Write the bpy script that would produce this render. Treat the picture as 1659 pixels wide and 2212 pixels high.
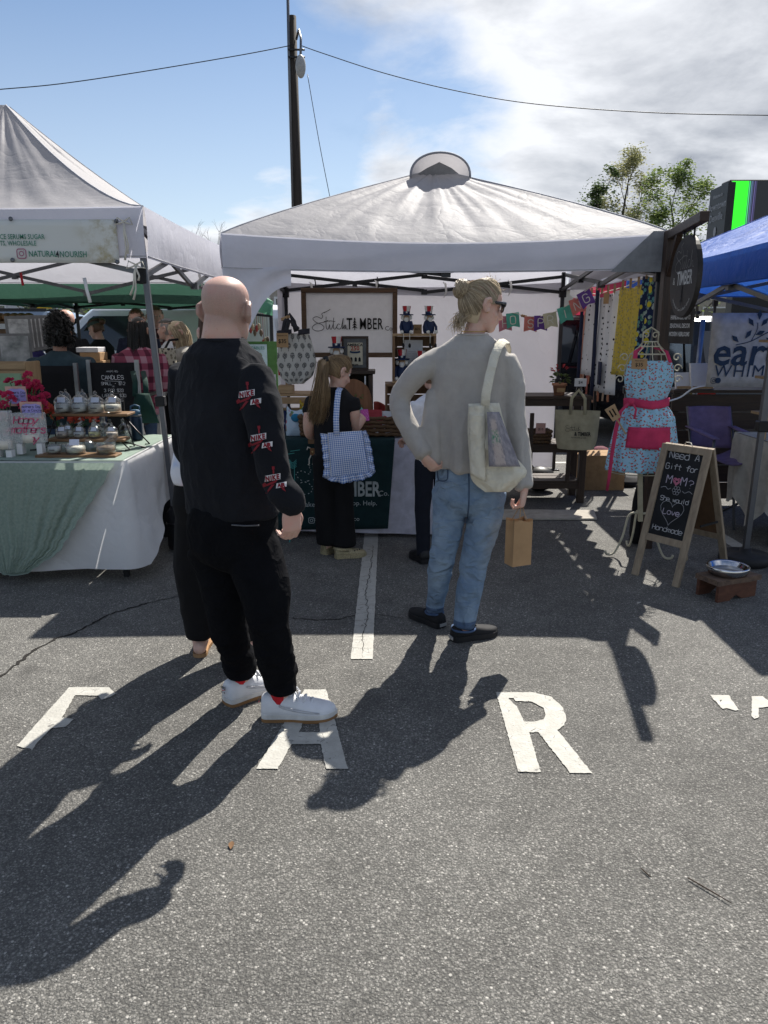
import bpy, bmesh, math, random
import numpy as np
from math import sin, cos, pi, radians, sqrt, atan, atan2, tan
from mathutils import Vector, Matrix, noise
from mathutils.geometry import tessellate_polygon

for o in list(bpy.data.objects): bpy.data.objects.remove(o)
SC = bpy.context.scene
COL = SC.collection
random.seed(7)

# ------------------------------------------------------------------ camera
CAM_H, PITCH, FPX = 1.55, radians(13.57), 1662.0     # eye height, tilt down, focal length in units of a 1659 x 2212 picture
cd = bpy.data.cameras.new('camera'); cam = bpy.data.objects.new('camera', cd); COL.objects.link(cam)
cam.location = (0, 0, CAM_H); cam.rotation_euler = (pi/2 - PITCH, 0, 0)
cd.sensor_fit = 'VERTICAL'; cd.sensor_height = 24.0; cd.lens = 24.0*FPX/2212
cd.clip_start = 0.05; cd.clip_end = 2000
SC.camera = cam
SC.render.resolution_x, SC.render.resolution_y = 768, 1024

# ------------------------------------------------------------------ sun and sky
SUN_AZ, SUN_EL = radians(22.5), radians(48.5)         # ahead of the camera, a little to the right
sd = bpy.data.lights.new('sun', 'SUN'); sd.energy = 3.8; sd.angle = radians(0.55); sd.color = (1.0, 0.95, 0.87)
sun = bpy.data.objects.new('sun', sd); COL.objects.link(sun)
sdir = Vector((sin(SUN_AZ)*cos(SUN_EL), cos(SUN_AZ)*cos(SUN_EL), sin(SUN_EL)))
sun.rotation_euler = sdir.to_track_quat('Z', 'Y').to_euler(); sun.location = (4, 9, 12)
SC.view_settings.view_transform = 'Standard'; SC.view_settings.look = 'None'
SC.view_settings.gamma = 1; SC.view_settings.use_curve_mapping = False
SC.view_settings.exposure = 1.16

def px_dir(x, y):
 a = Vector(((x-829.5)/FPX, 1.0, -(y-1106)/FPX))
 c, s = cos(PITCH), sin(PITCH)
 return Vector((a.x, a.y*c + a.z*s, -a.y*s + a.z*c)).normalized()

wd = bpy.data.worlds.new('World'); SC.world = wd; wd.use_nodes = True
def build_world():
 nt = wd.node_tree; N = nt.nodes; L = nt.links; N.clear()
 out = N.new('ShaderNodeOutputWorld')
 sky = N.new('ShaderNodeTexSky'); sky.sky_type = 'NISHITA'; sky.sun_disc = False
 sky.sun_elevation = SUN_EL; sky.sun_rotation = SUN_AZ; sky.air_density = 1.0; sky.dust_density = 0.25; sky.ozone_density = 3.0
 b1 = N.new('ShaderNodeBackground'); b1.inputs[1].default_value = 0.05; L.new(sky.outputs[0], b1.inputs[0])
 tc = N.new('ShaderNodeTexCoord')
 nrm = N.new('ShaderNodeVectorMath'); nrm.operation = 'NORMALIZE'; L.new(tc.outputs['Generated'], nrm.inputs[0])
 sep = N.new('ShaderNodeSeparateXYZ'); L.new(nrm.outputs[0], sep.inputs[0])
 def math2(op, a, b=None, clamp=False):
  m = N.new('ShaderNodeMath'); m.operation = op; m.use_clamp = clamp
  for i, v in enumerate((a, b)):
   if v is None: continue
   if isinstance(v, (int, float)): m.inputs[i].default_value = v
   else: L.new(v, m.inputs[i])
  return m.outputs[0]
 zc = math2('ADD', math2('MAXIMUM', sep.outputs[2], 0.0), 0.22)
 px, py = math2('DIVIDE', sep.outputs[0], zc), math2('DIVIDE', sep.outputs[1], zc)
 cmb = N.new('ShaderNodeCombineXYZ'); L.new(px, cmb.inputs[0]); L.new(py, cmb.inputs[1])
 def nz(scale, detail, rough, off, dist=0.0):
  mp = N.new('ShaderNodeMapping'); mp.inputs[1].default_value = off; L.new(cmb.outputs[0], mp.inputs[0])
  n = N.new('ShaderNodeTexNoise'); n.inputs['Scale'].default_value = scale; n.inputs['Detail'].default_value = detail
  n.inputs['Roughness'].default_value = rough; n.inputs['Distortion'].default_value = dist; L.new(mp.outputs[0], n.inputs[0]); return n.outputs[0]
 n1 = nz(2.3, 10, 0.60, (3.1, 1.7, 0), 0.25); n2 = nz(0.7, 4, 0.5, (7.3, 0.4, 0)); n3 = nz(2.0, 8, 0.58, (1.3, 5.4, 0), 0.3)
 # banks of cloud: broad lobes whose edges the noise breaks up
 tot = None
 for (x, y, r, a) in [(480, 230, 11, -.22), (620, 330, 7, -.12), (1300, 20, 30, .20), (1700, 300, 24, .24), (600, 470, 13, .34), (330, 480, 13, .34), (680, 110, 8, .14), (1100, 430, 11, .12), (200, 60, 22, -.30), (40, 300, 16, -.20), (430, 270, 9, -.18), (880, 300, 10, -.30), (1180, 330, 7, -.10)]:
  d = px_dir(x, y); dp = N.new('ShaderNodeVectorMath'); dp.operation = 'DOT_PRODUCT'; dp.inputs[1].default_value = d; L.new(nrm.outputs[0], dp.inputs[0])
  mr = N.new('ShaderNodeMapRange'); mr.interpolation_type = 'SMOOTHSTEP'
  mr.inputs[1].default_value = cos(radians(r)); mr.inputs[2].default_value = cos(radians(r*0.25)); mr.inputs[3].default_value = 0; mr.inputs[4].default_value = a
  L.new(dp.outputs['Value'], mr.inputs[0]); tot = mr.outputs[0] if tot is None else math2('ADD', tot, mr.outputs[0])
 dens = math2('ADD', math2('ADD', math2('MULTIPLY', n1, 0.75), math2('MULTIPLY', n2, 0.45)), tot)
 mask = N.new('ShaderNodeMapRange'); mask.interpolation_type = 'SMOOTHSTEP'; mask.inputs[1].default_value = 0.50; mask.inputs[2].default_value = 0.86; L.new(dens, mask.inputs[0])
 hz = N.new('ShaderNodeMapRange'); hz.inputs[1].default_value = 0.0; hz.inputs[2].default_value = 0.36; hz.inputs[3].default_value = 0.42; hz.inputs[4].default_value = 0.0
 L.new(sep.outputs[2], hz.inputs[0])
 fac = math2('MAXIMUM', math2('MULTIPLY', mask.outputs[0], 0.97), hz.outputs[0], True)
 rp = N.new('ShaderNodeValToRGB'); e = rp.color_ramp.elements
 e[0].position = 0.34; e[0].color = (0.48, 0.49, 0.51, 1); e[1].position = 0.60; e[1].color = (0.18, 0.195, 0.225, 1)
 shade = math2('ADD', math2('MULTIPLY', n3, 0.8), math2('MULTIPLY', math2('SUBTRACT', dens, 0.85), 0.35)); L.new(shade, rp.inputs[0])
 b2 = N.new('ShaderNodeBackground'); b2.inputs[1].default_value = 0.93; L.new(rp.outputs[0], b2.inputs[0])
 mx = N.new('ShaderNodeMixShader'); L.new(fac, mx.inputs[0]); L.new(b1.outputs[0], mx.inputs[1]); L.new(b2.outputs[0], mx.inputs[2])
 L.new(mx.outputs[0], out.inputs[0])
build_world()

# ------------------------------------------------------------------ measuring: from a point in the 1659 x 2212 picture to metres
def W(x, y, D):
 d = px_dir(x, y); t = D/d.y
 return Vector((0, 0, CAM_H)) + d*t
def G(x, y, z=0.0):
 d = px_dir(x, y); t = (z-CAM_H)/d.z
 return Vector((0, 0, CAM_H)) + d*t
def mpp(D, z=1.2):
 return (D*cos(PITCH) - (z-CAM_H)*sin(PITCH))/FPX
V = Vector
ORD = ('first', 'second', 'third', 'fourth', 'fifth', 'sixth', 'seventh', 'eighth', 'ninth', 'tenth')

# ------------------------------------------------------------------ mesh builder
def frames(pts, up=None):
 n = len(pts); T = []
 for i in range(n):
  a = pts[max(i-1, 0)]; b = pts[min(i+1, n-1)]; t = b-a
  T.append(t.normalized() if t.length > 1e-9 else V((0, 0, 1)))
 u = V(up) if up is not None else (V((0, 0, 1)) if abs(T[0].z) < 0.9 else V((0, 1, 0)))
 out = []
 for t in T:
  s = t.cross(u)
  if s.length < 1e-6: s = t.orthogonal()
  s.normalize(); u = s.cross(t).normalized(); out.append((t, s, u))
 return out

class MB:
 def __init__(s): s.v = []; s.f = []; s.uv = []; s.mi = []; s.sm = []
 def add(s, vs, fs, uvs=None, mi=0, sm=False):
  o = len(s.v); s.v.extend(V(v) for v in vs)
  for k, f in enumerate(fs):
   s.f.append([i+o for i in f]); s.uv.append(uvs[k] if uvs else None); s.mi.append(mi); s.sm.append(sm)
  return s
 def box(s, c, d, rot=None, mi=0):
  c = V(c); hx, hy, hz = d[0]/2, d[1]/2, d[2]/2
  vs = [V((x, y, z)) for z in (-hz, hz) for y in (-hy, hy) for x in (-hx, hx)]
  if rot is not None: vs = [rot @ v for v in vs]
  uq = [(0, 0), (1, 0), (1, 1), (0, 1)]
  return s.add([c+v for v in vs], [(0, 2, 3, 1), (4, 5, 7, 6), (0, 1, 5, 4), (2, 6, 7, 3), (0, 4, 6, 2), (1, 3, 7, 5)], [uq]*6, mi)
 def bar(s, a, b, w, h=None, up=None, mi=0):
  a, b = V(a), V(b); h = h or w; t, si, u = frames([a, b], up)[0]
  vs = [p + si*(x*w/2) + u*(y*h/2) for p in (a, b) for x, y in ((-1, -1), (1, -1), (1, 1), (-1, 1))]
  return s.add(vs, [(0, 1, 2, 3), (7, 6, 5, 4), (0, 4, 5, 1), (1, 5, 6, 2), (2, 6, 7, 3), (3, 7, 4, 0)], None, mi)
 def tube(s, pts, r, n=10, cap=True, closed=False, up=None, mi=0, sm=True, rnd=False, rd=1.0):
  pts = [V(p) for p in pts]; m = len(pts)
  rr = list(r) if isinstance(r, (list, tuple)) else [r]*m
  if rnd:      # rounded ends
   fr = frames(pts, up); r0 = rr[0] if not isinstance(rr[0], tuple) else max(rr[0]); r1 = rr[-1] if not isinstance(rr[-1], tuple) else max(rr[-1])
   def sc(q, k): return tuple(a*k for a in q) if isinstance(q, tuple) else q*k
   pre = [(pts[0]-fr[0][0]*r0*d*rd, sc(rr[0], k)) for d, k in ((.95, .3), (.7, .71), (.38, .92))]
   post = [(pts[-1]+fr[-1][0]*r1*d*rd, sc(rr[-1], k)) for d, k in ((.38, .92), (.7, .71), (.95, .3))]
   pts = [p for p, _ in pre]+pts+[p for p, _ in post]; rr = [q for _, q in pre]+rr+[q for _, q in post]; m = len(pts)
  if closed:
   ext = [pts[-1]]+pts+[pts[0]]; fr = frames(ext, up)[1:-1]
  else: fr = frames(pts, up)
  vs = []; ln = [0.0]
  for i in range(1, m): ln.append(ln[-1]+(pts[i]-pts[i-1]).length)
  for p, q, (t, si, u) in zip(pts, rr, fr):
   a, b = q if isinstance(q, tuple) else (q, q)
   for k in range(n):
    th = 2*pi*k/n; vs.append(p + si*(a*cos(th)) + u*(b*sin(th)))
  fs = []; uvs = []
  for i in range(m if closed else m-1):
   j = (i+1) % m
   for k in range(n):
    l = (k+1) % n; fs.append((i*n+k, i*n+l, j*n+l, j*n+k))
    uvs.append([(k/n, ln[i]), ((k+1)/n, ln[i]), ((k+1)/n, ln[j] if j else ln[i]+.1), (k/n, ln[j] if j else ln[i]+.1)])
  s.add(vs, fs, uvs, mi, sm)
  if cap and not closed:
   o = len(s.v)-len(vs)
   s.f.append([o+k for k in range(n)][::-1]); s.uv.append(None); s.mi.append(mi); s.sm.append(False)
   s.f.append([o+(m-1)*n+k for k in range(n)]); s.uv.append(None); s.mi.append(mi); s.sm.append(False)
  return s
 def lathe(s, prof, c=(0, 0, 0), n=20, rot=None, mi=0, sm=True, cap=True):
  c = V(c); vs = []
  for r, z in prof:
   for k in range(n):
    p = V((r*cos(2*pi*k/n), r*sin(2*pi*k/n), z)); vs.append(c+(rot @ p if rot is not None else p))
  m = len(prof); fs = [(i*n+k, i*n+(k+1) % n, (i+1)*n+(k+1) % n, (i+1)*n+k) for i in range(m-1) for k in range(n)]
  uvs = [[(k/n, i/(m-1)), ((k+1)/n, i/(m-1)), ((k+1)/n, (i+1)/(m-1)), (k/n, (i+1)/(m-1))] for i in range(m-1) for k in range(n)]
  o = len(s.v); s.add(vs, fs, uvs, mi, sm)
  if cap:
   for i, rv in ((0, True), (m-1, False)):
    if prof[i][0] > 1e-5:
     q = [o+i*n+k for k in range(n)]; s.f.append(q[::-1] if rv else q); s.uv.append(None); s.mi.append(mi); s.sm.append(False)
  return s
 def ell(s, c, r, rot=None, nu=16, nv=10, mi=0):
  if isinstance(r, (int, float)): r = (r, r, r)
  M = (rot if rot is not None else Matrix.Identity(3)) @ Matrix.Diagonal(V(r))
  prof = [(max(1e-4, cos(-pi/2+pi*i/nv)), sin(-pi/2+pi*i/nv)) for i in range(nv+1)]
  return s.lathe(prof, c, nu, M, mi)
 def loft(s, rings, mi=0, sm=True, cap=True, uvrep=1.0):
  n = len(rings[0]); m = len(rings); vs = [p for r in rings for p in r]
  fs = [(i*n+k, i*n+(k+1) % n, (i+1)*n+(k+1) % n, (i+1)*n+k) for i in range(m-1) for k in range(n)]
  uvs = [[(k/n, i/(m-1)), ((k+1)/n, i/(m-1)), ((k+1)/n, (i+1)/(m-1)), (k/n, (i+1)/(m-1))] for i in range(m-1) for k in range(n)]
  o = len(s.v); s.add(vs, fs, uvs, mi, sm)
  if cap:
   for i, rv in ((0, True), (m-1, False)):
    q = [o+i*n+k for k in range(n)]; s.f.append(q[::-1] if rv else q); s.uv.append(None); s.mi.append(mi); s.sm.append(sm)
  return s
 def grid(s, fn, nu, nv, mi=0, sm=True, uvf=None):
  vs = [fn(i/nu, j/nv) for j in range(nv+1) for i in range(nu+1)]; fs = []; uvs = []
  uvf = uvf or (lambda u, v: (u, v))
  for j in range(nv):
   for i in range(nu):
    a = j*(nu+1)+i; fs.append((a, a+1, a+nu+2, a+nu+1))
    uvs.append([uvf(i/nu, j/nv), uvf((i+1)/nu, j/nv), uvf((i+1)/nu, (j+1)/nv), uvf(i/nu, (j+1)/nv)])
  return s.add(vs, fs, uvs, mi, sm)
 def prism(s, poly, o, ux, uy, d=0.0, holes=(), mi=0):
  """flat outline in the frame (o, ux, uy), given thickness d along ux x uy; uv = the outline's own metres"""
  o, ux, uy = V(o), V(ux), V(uy); nz = ux.cross(uy).normalized(); loops = [list(poly)]+[list(h) for h in holes]
  tris = tessellate_polygon([[V((x, y, 0)) for x, y in lp] for lp in loops]); flat = [p for lp in loops for p in lp]
  fr = [o+ux*x+uy*y+nz*(d/2) for x, y in flat]; bk = [o+ux*x+uy*y-nz*(d/2) for x, y in flat]; n = len(flat)
  ff = []; fu = []
  for t in tris:
   a, b, c = (V((*flat[i], 0)) for i in t)
   if (b-a).cross(c-a).z < 0: t = t[::-1]
   ff.append(tuple(t)); fu.append([flat[i] for i in t])
  if d <= 0: return s.add(fr, ff, fu, mi)
  ff2 = [tuple(i+n for i in t[::-1]) for t in ff]; fu2 = [u[::-1] for u in fu]; k0 = 0; sd_ = []
  for lp in loops:
   m = len(lp); ar = sum(lp[i][0]*lp[(i+1) % m][1]-lp[(i+1) % m][0]*lp[i][1] for i in range(m))
   for i in range(m):
    a, b = k0+i, k0+(i+1) % m; q = (a, a+n, b+n, b)
    sd_.append(q if ((ar > 0) == (k0 == 0)) else q[::-1])
   k0 += m
  return s.add(fr+bk, ff+ff2+sd_, fu+fu2+[[(0, 0)]*4]*len(sd_), mi)
 def xf(s, M):
  s.v = [M @ v for v in s.v]; return s
 def join(s, o, mi=None):
  k = len(s.v); s.v.extend(o.v); s.f.extend([[i+k for i in f] for f in o.f]); s.uv.extend(o.uv); s.mi.extend(o.mi if mi is None else [mi]*len(o.f)); s.sm.extend(o.sm); return s
 def build(s, name, mat, parent=None, bevel=0, solid=0, sub=0, smooth=None, fix=False):
  return mk(name, s.v, s.f, mat, parent, s.uv, s.mi, s.sm if smooth is None else [smooth]*len(s.f), bevel, solid, sub, fix)

def mk(name, vs, fs, mat, parent=None, uvs=None, mi=None, sm=None, bevel=0, solid=0, sub=0, fix=False):
 me = bpy.data.meshes.new(name)
 vs = [V(v) for v in vs]
 xs = [v.x for v in vs]; ys = [v.y for v in vs]; zs = [v.z for v in vs]
 o = V(((min(xs)+max(xs))/2, (min(ys)+max(ys))/2, min(zs)))
 me.from_pydata([tuple(v-o) for v in vs], [], [tuple(f) for f in fs])
 if uvs and any(u is not None for u in uvs):
  ul = me.uv_layers.new(name='UVMap'); flat = []
  for f, u in zip(fs, uvs): flat.extend(c for p in (u if u else [(0, 0)]*len(f)) for c in p)
  ul.data.foreach_set('uv', flat)
 mats = mat if isinstance(mat, (list, tuple)) else [mat]
 for m in mats: me.materials.append(m)
 if mi and any(mi): me.polygons.foreach_set('material_index', mi)
 if sm: me.polygons.foreach_set('use_smooth', sm)
 if fix or bevel:
  bm = bmesh.new(); bm.from_mesh(me)
  if fix: bmesh.ops.recalc_face_normals(bm, faces=bm.faces)
  if bevel:
   es = [e for e in bm.edges if len(e.link_faces) == 2 and e.calc_face_angle(0) > 0.6]
   bmesh.ops.bevel(bm, geom=es, offset=bevel, segments=1, affect='EDGES', clamp_overlap=True)
  bm.to_mesh(me); bm.free()
 ob = bpy.data.objects.new(name, me); COL.objects.link(ob)
 if solid: md = ob.modifiers.new('thickness', 'SOLIDIFY'); md.thickness = solid; md.offset = 0
 if sub: md = ob.modifiers.new('smooth', 'SUBSURF'); md.levels = sub; md.render_levels = sub
 place(ob, o, parent)
 return ob
WM = {}
def place(ob, o, parent):
 """o is the object's origin in the world (no rotation)"""
 WM[ob.name] = V(o)
 if parent is not None:
  ob.parent = parent; ob.location = V(o)-WM[parent.name]
 else: ob.location = o
def thing(name, label, cat, loc, group=None):
 e = bpy.data.objects.new(name, None); COL.objects.link(e); e.empty_display_size = 0.1
 place(e, V(loc), None); return tag(e, label, cat, group)
def tag(o, label, cat, group=None):
 o['label'] = label; o['category'] = cat
 if group: o['group'] = group
 return o
def struct(o, kind='structure'):
 o['kind'] = kind; return o
def dup(src, parent, offset):
 c = src.copy(); COL.objects.link(c); c.parent = parent
 if parent is None: c.location = src.location + V(offset); WM[c.name] = WM[src.name]+V(offset)
 else: c.location = src.location; WM[c.name] = WM[parent.name]+V(src.location)
 for ch in list(src.children): dup(ch, c, (0, 0, 0))
 return c

# ------------------------------------------------------------------ lettering
def text(body, size, mat, o, ux, uy, parent, bold=0.0, xs=1.0, align='CENTER', name='lettering', shear=0.0, lift=0.0015, depth=0.0, spacing=1.0):
 c = bpy.data.curves.new('t', 'FONT'); c.body = body; c.size = size; c.align_x = align; c.align_y = 'CENTER'; c.offset = bold; c.shear = shear
 c.resolution_u = 2; c.extrude = 0; c.space_character = spacing
 t = bpy.data.objects.new('t', c); COL.objects.link(t)
 bpy.context.view_layer.update()
 me = bpy.data.meshes.new_from_object(t.evaluated_get(bpy.context.evaluated_depsgraph_get()))
 ux, uy = V(ux).normalized(), V(uy).normalized(); nz = ux.cross(uy).normalized(); o = V(o)+nz*lift
 vs = [o+ux*(v.co.x*xs)+uy*v.co.y for v in me.vertices]; fs = [tuple(p.vertices) for p in me.polygons]
 bpy.data.objects.remove(t); bpy.data.curves.remove(c); bpy.data.meshes.remove(me)
 if not vs: return None
 return mk(name, vs, fs, mat, parent)
# single-stroke hand lettering on a 4 x 6 grid (lower case to 4)
GL = {'A': '00 26 40|12 32', 'B': '00 06 36 45 33 03|33 42 41 30 00', 'C': '45 36 16 05 01 10 30 41', 'D': '00 06 26 44 42 20 00', 'E': '46 06 00 40|03 33', 'F': '46 06 00|03 33',
  'G': '45 36 16 05 01 10 30 41 43 23', 'H': '00 06|40 46|03 43', 'I': '20 26', 'L': '06 00 40', 'M': '00 06 23 46 40', 'N': '00 06 40 46', 'O': '10 30 41 45 36 16 05 01 10', 'P': '00 06 36 45 44 33 03',
  'R': '00 06 36 45 44 33 03|23 40', 'S': '45 36 16 05 04 13 33 42 41 30 10 01', 'T': '06 46|26 20', 'W': '06 10 24 30 46', 'Y': '06 23 46|23 20', '-': '13 33', '$': '45 36 16 05 04 13 33 42 41 30 10 01|27 2-1', '?': '05 16 36 45 44 23 22|20 20.3',
  '0': '10 30 41 45 36 16 05 01 10', '1': '15 26 20', '2': '05 16 36 45 43 00 40', '3': '05 16 36 45 44 33 23|33 42 41 30 10 01', '5': '46 06 03 33 42 41 30 00', 'a': '44 40|43 34 14 03 01 10 30 41', 'd': '46 40|43 34 14 03 01 10 30 41', 'e': '02 42 43 34 14 03 01 10 30 41',
  'i': '24 20|25.5 25.8', 'f': '45 36 25 20|04 44', 't': '26 21 30|04 44', 'o': '10 30 41 43 34 14 03 01 10', 'r': '04 00|02 14 34', 'h': '06 00|03 14 34 43 40', 'w': '04 10 23 30 44', 'u': '04 01 10 30 41|44 40', 'l': '26 20', 'v': '04 20 44', 'n': '04 00|03 14 34 43 40', 'm': '04 00|03 14 23 20|23 34 43 40', 'k': '06 00|44 02 40', 's': '43 34 14 03 32 41 30 10 01', 'y': '04 20|44 0-2', 'p': '04 0-2|03 14 34 43 41 30 10 01', "'": '26 25', ' ': ''}
def glyph(ch):
 out = []
 for st in GL.get(ch, '').split('|'):
  ps = []
  for tk in st.split():
   x = float(tk[0]); y = float(tk[1:]); ps.append((x, y))
  if len(ps) > 1: out.append(ps)
 return out
def smooth_line(ps, k=3):
 if len(ps) < 3: return ps
 out = []; n = len(ps)
 for i in range(n-1):
  p0, p1, p2, p3 = ps[max(i-1, 0)], ps[i], ps[i+1], ps[min(i+2, n-1)]
  for j in range(k):
   t = j/k; out.append(tuple(0.5*((2*b)+(-a+c)*t+(2*a-5*b+4*c-d)*t*t+(-a+3*b-3*c+d)*t**3) for a, b, c, d in zip(p0, p1, p2, p3)))
 out.append(ps[-1]); return out
def ribbon(mb, ps, w, o, ux, uy, lift=0.0015, mi=0):
 ux, uy = V(ux).normalized(), V(uy).normalized(); nz = ux.cross(uy).normalized(); P = [V(o)+ux*x+uy*y+nz*lift for x, y in ps]
 vs = []
 for i, p in enumerate(P):
  t = (P[min(i+1, len(P)-1)]-P[max(i-1, 0)]); t = t.normalized() if t.length > 1e-9 else ux; s_ = nz.cross(t)
  vs += [p+s_*(w/2), p-s_*(w/2)]
 mb.add(vs, [(2*i, 2*i+1, 2*i+3, 2*i+2) for i in range(len(P)-1)], None, mi)
def chalk(body, size, w, o, ux, uy, mb, center=True, jit=0.0, adv=5.2, sm=True, slant=0.0, lift=0.0015):
 k = size/6; n = len(body); x0 = -(n*adv-1.2)*k/2 if center else 0
 for i, ch in enumerate(body):
  for st in glyph(ch):
   ps = [(x0+(i*adv+x+slant*y)*k+random.uniform(-jit, jit), y*k+random.uniform(-jit, jit)) for x, y in st]
   ribbon(mb, smooth_line(ps) if sm else ps, w, o, ux, uy, lift)

# ------------------------------------------------------------------ materials
def nodes(name):
 m = bpy.data.materials.new(name); m.use_nodes = True; nt = m.node_tree; b = nt.nodes['Principled BSDF']; return m, nt, b
def rgba(c): return (*c, 1) if len(c) == 3 else c
def _n(nt, t, **kw):
 n = nt.nodes.new(t)
 for k, v in kw.items():
  if k in n.inputs: n.inputs[k].default_value = v
  else: setattr(n, k, v)
 return n
MC = {}
def add_fold(nt, b, scale, dist, stretch):
 x = NX(nt); tc = _n(nt, 'ShaderNodeTexCoord'); mp = _n(nt, 'ShaderNodeMapping'); mp.inputs['Scale'].default_value = stretch; nt.links.new(tc.outputs['Object'], mp.inputs[0]); a = x.noise(mp.outputs[0], scale, 2, .45, .5); c = x.noise(mp.outputs[0], scale*2.7, 2, .5, .6)
 h = x.m('SUBTRACT', x.m('MULTIPLY', a, .5), x.m('ADD', x.m('POWER', x.m('ABSOLUTE', x.m('SUBTRACT', a, .5)), .8), x.m('MULTIPLY', x.m('ABSOLUTE', x.m('SUBTRACT', c, .5)), .5))); bp = _n(nt, 'ShaderNodeBump', Strength=1.0, Distance=dist); nt.links.new(h, bp.inputs['Height']); lk = b.inputs['Normal'].links
 if lk: nt.links.new(lk[0].from_socket, bp.inputs['Normal'])
 nt.links.new(bp.outputs[0], b.inputs['Normal'])
def mat(name, col, rough=0.7, metal=0.0, var=0.12, vs=14.0, bump=0.0, bs=90.0, transl=0.0, sheen=0.0, coat=0.0, spec=0.35, alpha=1.0, stretch=None, col2=None, trans=0.0, ior=1.45, bd=0.003, fold=None):
 """plain procedural surface: base colour with gentle noise, fine bump, optional thin-cloth translucency"""
 if name in MC: return MC[name]
 m, nt, b = nodes(name); L = nt.links
 tc = _n(nt, 'ShaderNodeTexCoord'); src = tc.outputs['Object']
 if stretch:
  mp = _n(nt, 'ShaderNodeMapping'); mp.inputs['Scale'].default_value = stretch; L.new(src, mp.inputs[0]); src = mp.outputs[0]
 nz_ = _n(nt, 'ShaderNodeTexNoise', Scale=vs, Detail=6.0, Roughness=0.6); L.new(src, nz_.inputs['Vector'])
 mx = _n(nt, 'ShaderNodeMix', data_type='RGBA'); c2 = col2 or tuple(c*(1-2*var) for c in col); c1 = col if col2 else tuple(min(1, c*(1+var)) for c in col)
 mx.inputs[6].default_value = rgba(c2); mx.inputs[7].default_value = rgba(c1)
 mr = _n(nt, 'ShaderNodeMapRange'); mr.inputs[1].default_value = 0.3; mr.inputs[2].default_value = 0.7; L.new(nz_.outputs[0], mr.inputs[0]); L.new(mr.outputs[0], mx.inputs[0])
 L.new(mx.outputs[2], b.inputs['Base Color'])
 b.inputs['Roughness'].default_value = rough; b.inputs['Metallic'].default_value = metal; b.inputs['Specular IOR Level'].default_value = spec
 b.inputs['Sheen Weight'].default_value = sheen; b.inputs['Coat Weight'].default_value = coat; b.inputs['Alpha'].default_value = alpha
 b.inputs['Transmission Weight'].default_value = trans; b.inputs['IOR'].default_value = ior
 if bump:
  n2 = _n(nt, 'ShaderNodeTexNoise', Scale=bs, Detail=4.0); L.new(src, n2.inputs['Vector'])
  bp = _n(nt, 'ShaderNodeBump', Strength=bump, Distance=bd); L.new(n2.outputs[0], bp.inputs['Height']); L.new(bp.outputs[0], b.inputs['Normal'])
 if fold: add_fold(nt, b, *fold)
 if transl:
  tr = _n(nt, 'ShaderNodeBsdfTranslucent'); L.new(mx.outputs[2], tr.inputs[0]); ms = _n(nt, 'ShaderNodeMixShader'); ms.inputs[0].default_value = transl
  L.new(b.outputs[0], ms.inputs[1]); L.new(tr.outputs[0], ms.inputs[2]); L.new(ms.outputs[0], nt.nodes['Material Output'].inputs[0])
 MC[name] = m; return m
def wood(name, c1, c2, rough=0.6, scale=9.0, axis=2, coat=0.0):
 if name in MC: return MC[name]
 m, nt, b = nodes(name); L = nt.links
 tc = _n(nt, 'ShaderNodeTexCoord'); mp = _n(nt, 'ShaderNodeMapping'); s = [scale*6, scale*6, scale*6]; s[axis] = scale*0.5; mp.inputs['Scale'].default_value = s; L.new(tc.outputs['Object'], mp.inputs[0])
 n1 = _n(nt, 'ShaderNodeTexNoise', Scale=1.0, Detail=5.0, Roughness=0.65, Distortion=0.6); L.new(mp.outputs[0], n1.inputs['Vector'])
 rp = _n(nt, 'ShaderNodeValToRGB'); rp.color_ramp.elements[0].position = 0.32; rp.color_ramp.elements[1].position = 0.68
 rp.color_ramp.elements[0].color = rgba(c2); rp.color_ramp.elements[1].color = rgba(c1); L.new(n1.outputs[0], rp.inputs[0]); L.new(rp.outputs[0], b.inputs['Base Color'])
 b.inputs['Roughness'].default_value = rough; b.inputs['Specular IOR Level'].default_value = 0.3; b.inputs['Coat Weight'].default_value = coat
 bp = _n(nt, 'ShaderNodeBump', Strength=0.25, Distance=0.002); L.new(n1.outputs[0], bp.inputs['Height']); L.new(bp.outputs[0], b.inputs['Normal'])
 MC[name] = m; return m

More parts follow.
